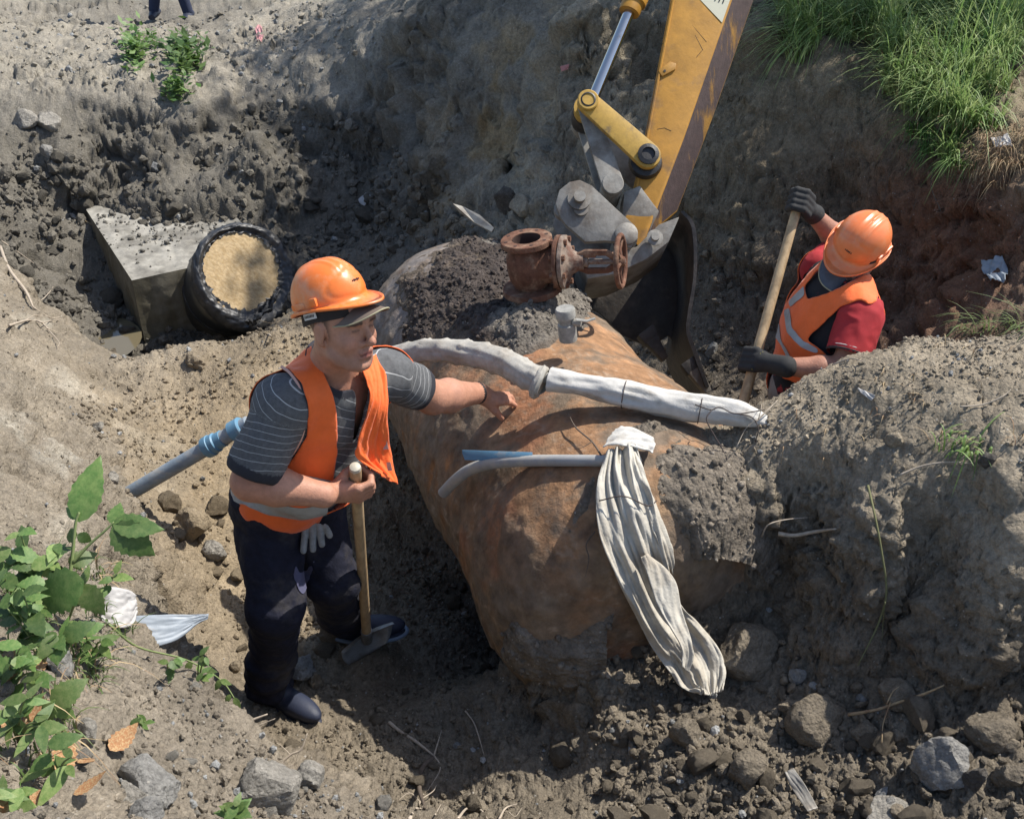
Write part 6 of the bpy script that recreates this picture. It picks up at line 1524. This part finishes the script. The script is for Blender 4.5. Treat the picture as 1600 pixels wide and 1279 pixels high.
# ================================================================== UNSEEN TREES ADDED TO SHADE THE BACK WALL AND ARM
def leafmat(name, c, c2, sc=6, rough=.55):
    m = mat(name, c, rough=rough, col2=c2, c2scale=sc, c2lo=.4, c2hi=.62, var=.2, vscale=30)
    nt = m.node_tree; N = nt.nodes; L = nt.links; b = N['Principled BSDF']
    oi = N.new('ShaderNodeObjectInfo'); mr = N.new('ShaderNodeMapRange'); mr.inputs[3].default_value = .6; mr.inputs[4].default_value = 1.35; L.new(oi.outputs['Random'], mr.inputs[0])
    vm = N.new('ShaderNodeVectorMath'); vm.operation = 'SCALE'; L.new(b.inputs['Base Color'].links[0].from_socket, vm.inputs[0]); L.new(mr.outputs[0], vm.inputs['Scale']); L.new(vm.outputs[0], b.inputs['Base Color']); tr = N.new('ShaderNodeBsdfTranslucent'); L.new(b.inputs['Base Color'].links[0].from_socket, tr.inputs[0])
    mx = N.new('ShaderNodeMixShader'); mx.inputs[0].default_value = .35; L.new(b.outputs[0], mx.inputs[1]); L.new(tr.outputs[0], mx.inputs[2]); L.new(mx.outputs[0], N['Material Output'].inputs[0]); return m
M_LEAF = leafmat('leaf_green', (.075, .15, .035), (.14, .21, .06)); M_LEAF2 = leafmat('leaf_light', (.12, .20, .05), (.21, .27, .09)); M_TREE = leafmat('tree_leaves', (.05, .10, .02), (.09, .14, .03), 2)
M_GRASS = leafmat('grass_green', (.15, .25, .07), (.30, .36, .15), 9); M_DRY = mat('dry_stalk', (.36, .27, .15), rough=.85, col2=(.22, .13, .07), c2scale=20, var=.2); M_GREY_R = mat('pale_root', (.36, .30, .23), rough=.9, var=.3, vscale=60); M_DARK_R = mat('dark_root', (.10, .075, .055), rough=.9, var=.3, vscale=60)
M_BARK = mat('bark', (.10, .08, .06), rough=.95, var=.3, vscale=12, bump=.01, bscale=14); M_OLIVE = mat('olive_stem', (.12, .12, .05), rough=.8, var=.2); M_STEM = mat('green_stem', (.16, .20, .07), rough=.7, var=.2)
def leaf_cloud(centres, rad, n, size, seed):
    r = np.random.default_rng(seed); ci = r.integers(0, len(centres), n); d = r.normal(size=(n, 3)); d /= np.linalg.norm(d, axis=1, keepdims=True)
    p = np.array(centres)[ci]+d*(rad*np.array([1, 1, .75])*r.random((n, 1))**.45)
    RM = rot_mats(n, r); q = np.array([[-.5, 0, 0], [0, -.28, .05], [.5, 0, 0], [0, .28, .05]])*size
    v = np.einsum('nij,vj->nvi', RM, q)*r.uniform(.6, 1.3, (n, 1, 1))+p[:, None]; f = np.arange(n*4).reshape(-1, 4); return v.reshape(-1, 3), f
def tree(x, y, h, cr, seed, label, n=5200, sparse=.5, cent=None):  # stands out of view, added for the shadow its crown throws
    r = random.Random(seed); z0 = drop(x, y, 8)[0].z if y < 12.5 else 1.9
    t = empty('tree', (x, y, z0)); tag(t, label, 'tree', None)
    m = MB(); top = Vector((x+r.uniform(-.3, .3), y+r.uniform(-.3, .3), z0+h*.8)); m.tube(catmull([(x, y, z0-.2), (x+.05, y, z0+h*.3), top], 5), lerpn([.16, .11, .03], 11), 10)
    cs = []
    for k in range(13):
        a = r.uniform(0, 6.28); st = Vector((x, y, z0)).lerp(top, r.uniform(.35, .95)); e = st+Vector((math.cos(a), math.sin(a), r.uniform(.2, .9)))*cr*r.uniform(.5, 1.0)
        if cent is not None: e = Vector(cent)+Vector([r.uniform(-.28, .28) for _ in range(3)]); st = Vector((x, y, z0)).lerp(top, r.uniform(.6, .9))
        m.tube([st, st.lerp(e, .5)+Vector((0, 0, .1)), e], [.05, .03, .012], 6); cs.append(e[:])
    m.build('trunk', M_BARK, t); v, f = leaf_cloud(cs, cr*sparse, n, .13, seed); link('crown', npmesh('crown', v, f), M_TREE, t, smooth=False)
tree(3.6, 11.3, 6.4, 1.5, 1, 'unseen leafy tree added to shade the left part of the back cut, out past the digger arm')
tree(4.6, 11.4, 7.0, 1.8, 2, 'tallest unseen leafy tree added for shade, furthest right behind the pit')
tree(4.1, 8.9, 5.6, 1.2, 3, 'middle unseen leafy tree added for shade on the bank behind the digger arm')
tree(3.7, 7.7, 4.4, .9, 4, 'small unseen leafy tree added for shade on the bank nearest the grass', n=2000)
tree(3.1, 9.5, 5.4, 1.1, 5, 'unseen leafy tree added for shade left of the others, nearest the back cut')

# ================================================================== GRASS AND WEEDS
def blades(name, bases, n, l0, l1, w, matl, seed, lean=(0, 0), droop=.7, kind='stuff', label=None):
    "curved tapering blades; bases: list of (point, weight-radius)"
    r = np.random.default_rng(seed); V = []; F = []; k = 6
    for i in range(n):
        c, rad, ln = bases[int(r.integers(0, len(bases)))]
        a = r.uniform(0, 6.283); rr = rad*math.sqrt(r.random()); p = np.array(c)+np.array([math.cos(a)*rr, math.sin(a)*rr, -.01])
        L_ = r.uniform(l0, l1)*ln; da = r.uniform(0, 6.283); dx, dy = math.cos(da)*.6+lean[0]+math.cos(a)*.3, math.sin(da)*.6+lean[1]+math.sin(a)*.3
        hl = math.hypot(dx, dy)+1e-6; dr = droop*r.uniform(.3, 1.4); sx, sy = -dy/hl, dx/hl; b0 = len(V)
        for j in range(k):
            t = j/(k-1); ww = w*(1-t**1.6)*.5+.0003; o = p+np.array([dx*L_*t**1.5*.62, dy*L_*t**1.5*.62, L_*(t*.92-dr*t**2.3*.75)])
            V.append(o+np.array([sx, sy, 0])*ww); V.append(o-np.array([sx, sy, 0])*ww)
        for j in range(k-1): F.append((b0+2*j, b0+2*j+1, b0+2*j+3, b0+2*j+2))
    o = link(name, npmesh(name, np.array(V), np.array(F)), matl)
    tag(o, label, 'grass', kind=kind); return o
def pts_in(poly, n, seed):
    r = np.random.default_rng(seed); P_ = np.array(poly, float); lo, hi = P_.min(0), P_.max(0); out = []
    while len(out) < n:
        q = r.uniform(lo, hi, (n*2, 2)); q = q[poly_sd(q, poly) > 0]
        for a in q:
            if len(out) < n: out.append(seen(*a)[0])
    return out
_rg = random.Random(12)
g1 = pts_in([(1205, -10), (1640, -10), (1640, 40), (1590, 90), (1560, 160), (1545, 215), (1490, 250), (1450, 210), (1420, 175), (1392, 150), (1385, 95), (1330, 60), (1290, 75), (1240, 45)], 150, 3)
blades('tall_grass', [(p, .06, _rg.choice((.45, .7, 1, 1.25, 1.6))) for p in g1], 7000, .2, .5, .009, M_GRASS, 5, (-.35, -.3), .8, label='thick tall green grass on the bank top at upper right')
blades('dry_grass', [(p, .08, 1.0) for p in g1], 800, .12, .34, .004, M_DRY, 6, (-.3, -.3), 1.1, label='dry straw blades among the tall green grass')
g2 = pts_in([(1210, 20), (1300, 10), (1330, 60), (1290, 85), (1230, 100)], 14, 4); blades('hanging_grass', [(p, .05, 1.2) for p in g2], 420, .2, .42, .006, M_GRASS, 7, (-1.0, -.3), 1.3, label='loose tuft of grass hanging down the cut left of the tall grass')
g3 = pts_in([(1540, 220), (1640, 170), (1640, 290), (1560, 290), (1500, 260)], 30, 8); blades('dry_litter', [(p, .08, 1.0) for p in g3], 900, .05, .2, .003, M_DRY, 9, (-.2, -.3), 1.6, label='dry straw litter on the bank edge at the right')
blades('hanging_grass', [(seen(1470, 235)[0], .10, 1), (seen(1500, 255)[0], .08, 1), (seen(1440, 205)[0], .08, 1)], 260, .1, .26, .007, M_LEAF, 10, (-.5, -.6), 1.5, label='broad bladed tuft hanging over the lip above the digging worker')
g4 = pts_in([(1490, 500), (1640, 495), (1640, 530), (1520, 530)], 10, 11); blades('grass_tuft', [(p, .03, 1) for p in g4], 70, .1, .24, .006, M_GRASS, 12, (-1, -.2), 1.2, label='thin green blades lying on the crest of the berm at the right edge')
blades('grass_tuft', [(seen(1505, 690)[0], .05, 1), (seen(1530, 700)[0], .06, 1), (seen(1480, 700)[0], .05, 1)], 46, .08, .2, .007, M_LEAF2, 13, (.4, -.1), 1.6, label='flattened green weed lying on top of the berm at right')
g5 = pts_in([(1390, 500), (1600, 510), (1600, 760), (1250, 760), (1200, 650)], 60, 14); blades('dry_litter', [(p, .02, 1) for p in g5], 90, .04, .15, .0028, M_DRY, 15, (0, 0), 1.9, label='scattered bits of straw on top of the berm')
def tiny_weed(px, py, spread, n, label, ls=.05, seed=1):
    "low leafy growth that reads as one green patch"
    r = random.Random(seed); V = []; F = []
    for k in range(n):
        c, _ = seen(px+r.gauss(0, spread[0]), py+r.gauss(0, spread[1])); L_ = ls*r.uniform(.5, 1.3)
        c = c+Vector((0, 0, r.uniform(0, ls*1.3))); d = Vector((r.gauss(0, 1), r.gauss(0, 1), r.uniform(-.1, .8))).normalized(); s = d.cross(Vector((r.gauss(0, .4), r.gauss(0, .4), 1))).normalized()*L_*.22
        b = len(V); V += [c, c+d*L_*.45+s, c+d*L_, c+d*L_*.45-s]; F.append((b, b+1, b+2, b+3))
    o = link('weed_patch', npmesh('weed_patch', np.array([q[:] for q in V]), np.array(F)), M_LEAF, None, False); tag(o, label, 'weeds', kind='stuff')
tiny_weed(212, 85, (9, 16), 260, 'small green weed growing on the far bank, the left of the pair', .09, 1)
tiny_weed(290, 95, (14, 14), 420, 'larger green weed growing on the far bank, the right of the pair', .10, 2)
tiny_weed(277, 150, (12, 7), 160, 'green weed low on the far bank under the larger one', .08, 3)
tiny_weed(240, 72, (4, 8), 60, 'sprig of weed between the two green patches on the far bank', .08, 4)

# leaves as objects of their own
def leaf_mesh(name, n=14, serr=.07, width=.36, fold_=.18, droop=.25):
    V = []; F = []
    for i in range(n+1):
        t = i/n; w = width*math.sin(math.pi*t**.75)**.9*(1-.15*t); w *= 1+(serr if i % 2 else -serr); z = -droop*t*t
        if i == n: w = .0
        V += [(t, 0, z), (t-.02, w*.5, z+fold_*w*.5), (t-.035, w, z+fold_*w*.55), (t-.02, -w*.5, z+fold_*w*.5), (t-.035, -w, z+fold_*w*.55)]
    for i in range(n):
        a, b = i*5, (i+1)*5; F += [(a, b, b+1, a+1), (a+1, b+1, b+2, a+2), (b, a, a+3, b+3), (b+3, a+3, a+4, b+4)]
    me = npmesh(name, np.array(V), F); me.polygons.foreach_set('use_smooth', np.ones(len(me.polygons), bool)); return me
LM = {}
for nm, mm in (('a', M_LEAF), ('b', M_LEAF2)):
    for w in (0, 1, 2):
        me = leaf_mesh('leaf', width=(.26, .36, .2)[w], droop=(.2, .35, .1)[w], serr=(.06, .09, .0)[w]); me.materials.append(mm); LM[nm, w] = me
def leaf(parent, base, d, up, L_, kind=('a', 0), name='leaf'):
    o = bpy.data.objects.new(name, LM[kind]); COL.objects.link(o); o.parent = parent
    x = Vector(d).normalized(); z = Vector(up); z = (z-x*z.dot(x)).normalized(); y = z.cross(x)
    M_ = Matrix((x, y, z)).transposed().to_4x4(); M_.translation = Vector(base)-Vector(parent.location); o.matrix_local = M_ @ Matrix.Scale(L_, 4); return o
def seg(px, py, qx, qy, t, up=.3, L_=None, par=None, kind=('a', 0), dt=0, tilt=(0, 0)):
    a, b = at(px, py, t), at(qx, qy, t+dt); d = b-a
    return leaf(par, a, d, Vector((tilt[0], -.75+tilt[1], .8)), d.length, kind)
# tall weed at the left
tw = empty('tall_weed', seen(110, 940)[0]); tag(tw, 'tall leafy weed with one big upright serrated leaf and a drooping branch at left', 'weed')
T_ = 2.62
wire('stem', [at(100, 950, 2.62), at(112, 880, 2.62), at(118, 820, T_), at(124, 800, T_)], [.006, .005, .004, .003], M_STEM, tw)
wire('stem', [at(112, 880, 2.62), at(140, 850, T_), at(165, 828, T_), at(178, 815, T_)], [.005, .0035, .003, .002], M_STEM, tw)
for a in [(124, 812, 150, 706, ('a', 0)), (124, 808, 98, 790, ('a', 0)), (120, 835, 94, 838, ('a', 1)), (122, 835, 146, 848, ('a', 1)), (178, 818, 184, 780, ('a', 1)), (176, 820, 236, 832, ('a', 0)), (178, 818, 258, 826, ('a', 0)), (178, 822, 242, 872, ('a', 1)), (112, 880, 152, 860, ('b', 1)), (110, 870, 128, 895, ('b', 0)), (105, 905, 70, 880, ('a', 0))]:
    seg(a[0], a[1], a[2], a[3], T_, par=tw, kind=a[4], dt=.02)
rl = random.Random(9)
def bush(px, py, t, n, L0, L1, label, seed, kinds=(('a', 0), ('a', 1), ('b', 0)), sprd=45):
    r = random.Random(seed); b0 = at(px, py+sprd*.8, t+.05); e = empty('weed', b0); tag(e, label, 'weed')
    for s in range(max(2, n//5)):
        tip = at(px+r.uniform(-sprd, sprd), py+r.uniform(-sprd, sprd*.4), t-r.uniform(0, .08)); midp = b0.lerp(tip, .5)+Vector((0, 0, .02))
        wire('stem', [b0, midp, tip], [.003, .0024, .0014], M_STEM, e, 5, 3)
        for q in range(5):
            p = b0.lerp(tip, r.uniform(.35, 1)) if q else tip; a = r.uniform(0, 6.28)
            leaf(e, p, (math.cos(a), math.sin(a)-.2, r.uniform(-.35, .6)), (r.uniform(-.5, .5), -.4+r.uniform(-.4, .4), 1), r.uniform(L0, L1), kinds[r.randrange(len(kinds))])
bush(60, 870, 2.62, 30, .04, .085, 'bushy bright green weed at the left edge under the tall weed', 1, sprd=60)
bush(20, 930, 2.45, 25, .04, .09, 'leafy weed against the left edge beside the big flat leaf', 2, sprd=50)
bush(150, 930, 2.75, 20, .03, .06, 'weed in front of the white plastic scrap', 3, sprd=40)
bush(70, 985, 2.4, 35, .035, .07, 'small leaved weed in the middle of the left green patch', 4, sprd=60)
bush(150, 1000, 2.65, 15, .03, .06, 'low weed right of the middle of the left green patch', 5, sprd=35)
bush(30, 1120, 2.15, 25, .03, .07, 'pale weed with yellow stalks low at the left edge', 6, sprd=50, kinds=(('b', 0), ('b', 2), ('a', 2)))
bush(90, 1195, 2.1, 10, .04, .09, 'weed with one long leaf near the bottom left corner', 7, sprd=40, kinds=(('a', 0), ('b', 2)))
bush(310, 1055, 2.95, 15, .025, .045, 'thin sprawling weed hanging over the edge of the near bank', 8, sprd=34, kinds=(('b', 0), ('a', 0)))
bush(218, 1125, 2.55, 5, .02, .04, 'tiny green seedling on the near bank', 9, sprd=12)
bush(365, 1265, 2.4, 5, .03, .05, 'green seedling at the bottom edge of the near bank', 10, sprd=16)
bush(265, 1040, 2.85, 10, .02, .04, 'small weed by the pale blue plastic scrap', 11, sprd=26)
bush(20, 1040, 2.3, 25, .03, .07, 'dense green weed at the left edge below the big flat leaf', 12, sprd=45)
bush(10, 1230, 1.95, 20, .03, .07, 'weed in the bottom left corner among dry leaves', 13, sprd=45, kinds=(('b', 2), ('a', 2), ('b', 0)))
bl = empty('broad_leaved_weed', seen(70, 950)[0]); tag(bl, 'weed with one very large flat drooping leaf at the left', 'weed')
seg(128, 908, 34, 948, 2.42, par=bl, kind=('a', 1)); seg(128, 915, 160, 965, 2.45, par=bl, kind=('b', 1)); wire('stem', [at(128, 910, 2.42), at(110, 960, 2.5), at(95, 1000, 2.55)], .003, M_STEM, bl)
b2 = empty('heart_leaved_weed', seen(90, 1100)[0]); tag(b2, 'weed with a pair of heart shaped leaves above the yellow stalks', 'weed')
seg(82, 1100, 130, 1060, 2.3, par=b2, kind=('b', 1)); seg(80, 1098, 56, 1140, 2.28, par=b2, kind=('b', 1)); seg(80, 1095, 115, 1125, 2.3, par=b2, kind=('b', 1)); wire('stem', [at(80, 1098, 2.3), at(72, 1140, 2.3)], .0025, M_STEM, b2)
gl_ = pts_in([(-20, 860), (60, 850), (160, 900), (190, 960), (180, 1050), (90, 1120), (110, 1200), (60, 1279), (-20, 1279)], 46, 21)
blades('low_grass', [(p, .05, 1) for p in gl_], 500, .04, .13, .0045, M_LEAF2, 22, (.3, -.2), 1.2, label='short grass under the weeds at the left edge')
blades('dry_stalks', [(p, .05, 1) for p in gl_[20:]], 160, .06, .2, .0035, M_DRY, 23, (.4, .1), 1.7, label='yellow dried stalks under the weeds at the left edge')
bs = empty('trailing_stem', seen(330, 1040)[0]); tag(bs, 'long thin green stem trailing over the near bank towards the worker\'s boot', 'stem')
wire('stem', [at(170, 975, 2.75), at(215, 1010, 2.85), at(290, 1030, 2.95), at(345, 1062, 3.0), at(372, 1100, 3.0)], [.003, .003, .0025, .002, .0015], M_STEM, bs)
for (x, y, x2, y2) in ((300, 1034, 285, 1052), (320, 1045, 340, 1050), (345, 1062, 334, 1080), (345, 1062, 362, 1070), (360, 1085, 350, 1100), (366, 1090, 376, 1108)): seg(x, y, x2, y2, 2.98, par=bs, kind=('b', 0))
# dead brown leaves in the corner
rl = random.Random(4); M_DEAD = mat('dead_leaf', (.26, .12, .05), rough=.9, col2=(.35, .24, .12), c2scale=20, var=.2)
dme = leaf_mesh('dead_leaf', width=.3, droop=-.3, serr=.1); dme.materials.append(M_DEAD)
for (x, y) in ((12, 1075), (20, 1120), (50, 1150), (130, 1195), (176, 1180), (60, 1245), (15, 1265), (120, 1250), (100, 1215), (60, 1030)):
    h, n = seen(x, y); o = bpy.data.objects.new('dead_leaf', dme); COL.objects.link(o); o.location = h+Vector((0, 0, .02)); o.scale = [rl.uniform(.05, .09)]*3; o.rotation_euler = (rl.uniform(-.5, .5), rl.uniform(-.4, .4), rl.uniform(0, 6))
    tag(o, 'curled brown dead leaf lying under the weeds in the bottom left corner', 'leaf', 'dead leaves under the weeds')

# ------------------------------------------------------------------ roots, twigs
def branchy(name, label, main, r0, matl, twigs=(), lift=.012, cat='root', t=None):
    pts = [(at(x, y, surf(x, y)[2]-lift) if t is None else at(x, y, t+ (dt[0] if dt else 0))) for x, y, *dt in main]
    e = empty(name, pts[0]); tag(e, label, cat); wire('stem', pts, [r0]+[r0*.8]*(len(pts)-2)+[r0*.35], matl, e, 7)
    for tw_ in twigs:
        p = [(at(x, y, surf(x, y)[2]-lift*1.3) if t is None else at(x, y, t)) for x, y in tw_]; wire('rootlet', p, [r0*.5]+[r0*.3]*(len(p)-2)+[r0*.15], matl, e, 5)
branchy('twig', 'long dark stem leaning up the shaded face of the berm', [(1356, 758), (1368, 810), (1378, 865), (1385, 925), (1372, 975), (1340, 1040)], .0042, M_OLIVE, [[(1383, 940), (1380, 970), (1378, 1000)]], .03, 'stem')
branchy('root', 'short pale root sticking out of the shaded face of the berm', [(1216, 833), (1240, 836), (1275, 830), (1306, 826)], .008, M_GREY_R, [[(1190, 838), (1200, 820), (1225, 812), (1262, 808)]], .03)
branchy('twig', 'fallen red brown stem across the clods in the right foreground', [(1325, 1116), (1370, 1108), (1400, 1098), (1440, 1085), (1475, 1070)], .0055, M_DRY, [[(1385, 1100), (1395, 1080), (1405, 1072)], [(1392, 1095), (1380, 1130), (1378, 1160)]], .04, 'twig')
branchy('root', 'curved pale root on the shaded floor below the pit', [(608, 1128), (625, 1142), (650, 1158), (678, 1180)], .0075, M_GREY_R, [[(678, 1180), (684, 1160), (690, 1140)], [(678, 1180), (688, 1200), (668, 1235)]], .012)
branchy('root', 'thick dark root running down to the bottom edge', [(676, 1184), (660, 1200), (655, 1230), (664, 1262)], .011, M_DARK_R, [], .012)
branchy('root', 'pale branching root at the bottom edge, centre', [(640, 1279), (656, 1252), (662, 1240)], .006, M_GREY_R, [[(656, 1252), (640, 1238), (622, 1250)], [(658, 1248), (676, 1236), (682, 1226)], [(650, 1262), (680, 1265), (690, 1279)], [(645, 1270), (625, 1262), (600, 1240)]], .02)
branchy('root', 'looped pale rootlet at the bottom edge right of the branching root', [(715, 1279), (730, 1262), (750, 1264), (762, 1279)], .0045, M_GREY_R, [[(680, 1272), (690, 1255), (694, 1262)]], .02)
branchy('root', 'small pale root further right on the bottom edge', [(780, 1279), (790, 1262), (808, 1255)], .004, M_GREY_R, [[(795, 1268), (805, 1275), (815, 1262)]], .02)
branchy('root', 'thin rootlet on the floor right of the sunlit strip', [(727, 1110), (740, 1128), (748, 1150), (756, 1178)], .003, M_GREY_R, [], .012)
branchy('root', 'pale roots poking from the near bank beside the front boot', [(355, 1142), (385, 1128), (418, 1115)], .006, M_GREY_R, [[(380, 1150), (400, 1135), (430, 1122)], [(372, 1122), (368, 1140), (350, 1150)]], .03, t=3.1)
branchy('root', 'twisted pale rootlets on the lip of the near bank', [(440, 1190), (455, 1178), (470, 1170), (480, 1145)], .004, M_GREY_R, [[(455, 1180), (440, 1165), (432, 1160)], [(468, 1172), (462, 1190), (455, 1200)]], .03, t=3.05)
branchy('root', 'dark thorny root rising from the sacking over the steel pipe', [(940, 712), (925, 690), (900, 668), (888, 646)], .0035, M_DARK_R, [[(925, 690), (905, 700), (890, 690)]], .05)
branchy('root', 'thin rootlet hanging from the left edge of the sacking', [(930, 830), (916, 850), (920, 872), (915, 900)], .0025, M_DARK_R, [[(934, 800), (925, 830), (914, 855)]], .03)
branchy('root', 'thick root hanging down the left slope at the top', [(0, 385), (14, 420), (40, 455), (52, 480)], .012, M_GREY_R, [[(0, 375), (30, 395), (62, 418)], [(40, 455), (60, 470), (76, 458), (83, 448)], [(52, 480), (78, 496), (95, 495)]], .05)
branchy('root', 'tangle of pale rootlets on the left slope below the thick root', [(15, 508), (45, 500), (65, 504), (78, 518)], .007, M_GREY_R, [[(65, 504), (85, 500), (98, 498)], [(72, 512), (92, 520), (106, 518)], [(78, 518), (92, 534), (90, 542)], [(40, 500), (55, 492), (70, 495)]], .06)
branchy('root', 'wiry twigs standing at the low end of the berm near the white wrap', [(1180, 660), (1200, 640), (1215, 625)], .003, M_GREY_R, [[(1185, 655), (1190, 632), (1188, 618)], [(1150, 700), (1165, 670), (1182, 655)], [(1200, 645), (1214, 648), (1224, 640)]], .05)
branchy('root', 'dry twigs on the berm crest beneath the digging worker\'s elbow', [(1300, 570), (1330, 560), (1352, 566)], .003, M_GREY_R, [[(1328, 560), (1340, 548), (1334, 540)], [(1250, 600), (1262, 592), (1270, 600)]], .04)
branchy('root', 'long thin root lying on top of the berm', [(1405, 742), (1440, 728), (1480, 722), (1520, 724)], .0035, M_GREY_R, [], .02)
branchy('root', 'pale dry stem on the berm right of centre', [(1500, 635), (1535, 632), (1565, 620), (1580, 608)], .003, M_GREY_R, [], .02)
branchy('root', 'rootlets hanging down the cut bank under the tall grass', [(1470, 330), (1455, 290), (1462, 250)], .003, M_DARK_R, [[(1420, 350), (1432, 310), (1440, 280)], [(1390, 270), (1384, 300), (1380, 330)]], .04)
branchy('root', 'brown fibrous roots below the chipboard lid', [(392, 500), (410, 480), (425, 462)], .004, M_DRY, [[(400, 490), (418, 490), (432, 480)], [(410, 480), (402, 462), (408, 450)], [(405, 500), (425, 505), (440, 500)]], .25)
branchy('root', 'forked twig on the ledge behind the near worker', [(398, 510), (420, 522), (425, 530)], .005, M_GREY_R, [], .02)

# ------------------------------------------------------------------ scraps
M_PLAS = mat('pale_blue_plastic', (.25, .28, .31), rough=.5, var=.15, vscale=20); M_PAPER = mat('white_plastic', (.36, .345, .33), rough=.6, var=.12, vscale=20); M_RAG = mat('pink_rag', (.42, .20, .20), rough=.9, var=.2)
def scrap(rows, matl, label, lift=.02, fold_=.008, seed=1, cat='scrap', name='scrap', nr=30, nc=20):
    R_ = []
    for a, b in rows: R_.append((at(*a, surf(*a)[2]-lift), at(*b, surf(*b)[2]-lift)))
    o = sheet(name, R_, matl, nr=nr, nc=nc, fold=fold_, seed=seed, thick=.003, ff=1.6); tag(o, label, cat); return o
tb_ = surf(240, 990)[2]-.02; 
o = sheet('plastic_sheet', [(at(195, 965, tb_), at(210, 1014, tb_-.06)), (at(225, 962, tb_), at(235, 1012, tb_-.04)), (at(270, 960, tb_+.02), at(275, 1000, tb_)), (at(305, 960, tb_+.05), at(300, 980, tb_+.04)), (at(326, 959, tb_+.06), at(324, 965, tb_+.06))], M_PLAS, nr=40, nc=24, fold=.006, seed=41); tag(o, 'pale blue plastic scrap folded over the edge of the near bank', 'plastic')
t2_ = surf(180, 940)[2]-.04
o = sheet('plastic_sheet', [(at(148, 925, t2_), at(160, 972, t2_-.04)), (at(170, 918, t2_), at(185, 982, t2_-.04)), (at(195, 922, t2_+.02), at(205, 975, t2_)), (at(208, 928, t2_+.04), at(214, 955, t2_+.03))], M_PAPER, nr=36, nc=24, fold=.010, seed=43); tag(o, 'crumpled white plastic sack scrap among the weeds', 'plastic')
scrap([((402, 40), (409, 42)), ((400, 52), (411, 54)), ((401, 66), (409, 66))], M_RAG, 'small pink rag high on the far bank', .03, .02, 3, 'rag', 'rag')
scrap([((876, 104), (890, 100)), ((878, 112), (888, 108))], M_RAG, 'tiny pink scrap on the back wall left of the digger arm', .03, .005, 4, 'rag', 'rag')
scrap([((560, 312), (572, 302)), ((563, 318), (578, 304)), ((570, 322), (580, 306))], M_PAPER, 'small white paper scrap in the shaded corner of the far pit', .04, .006, 5, 'paper', 'paper_scrap')
scrap([((1534, 408), (1568, 404)), ((1536, 425), (1575, 422)), ((1548, 440), (1572, 442))], M_PLAS, 'crumpled clear plastic scrap on the red earth wall at right', .04, .02, 6, 'plastic', 'plastic_scrap')
scrap([((1548, 218), (1575, 210)), ((1556, 232), (1582, 228))], M_PAPER, 'grey scrap in the dry litter at the right edge', .03, .01, 7, 'scrap', 'scrap')
scrap([((1340, 606), (1368, 618)), ((1345, 614), (1362, 626))], M_PAPER, 'flat pale flake lying on top of the berm', .012, .004, 8, 'scrap', 'scrap')
scrap([((1226, 1206), (1240, 1200)), ((1240, 1235), (1258, 1225)), ((1262, 1268), (1278, 1262))], M_GREYS, 'grey strip of old sheet sticking out of the bottom clods', .05, .003, 9, 'strip', 'metal_strip')
scrap([((150, 355), (158, 362)), ((128, 340), (134, 348))], M_DRY, 'weathered stick end lying at the back corner of the concrete block', .05, .01, 10, 'stick', 'stick')
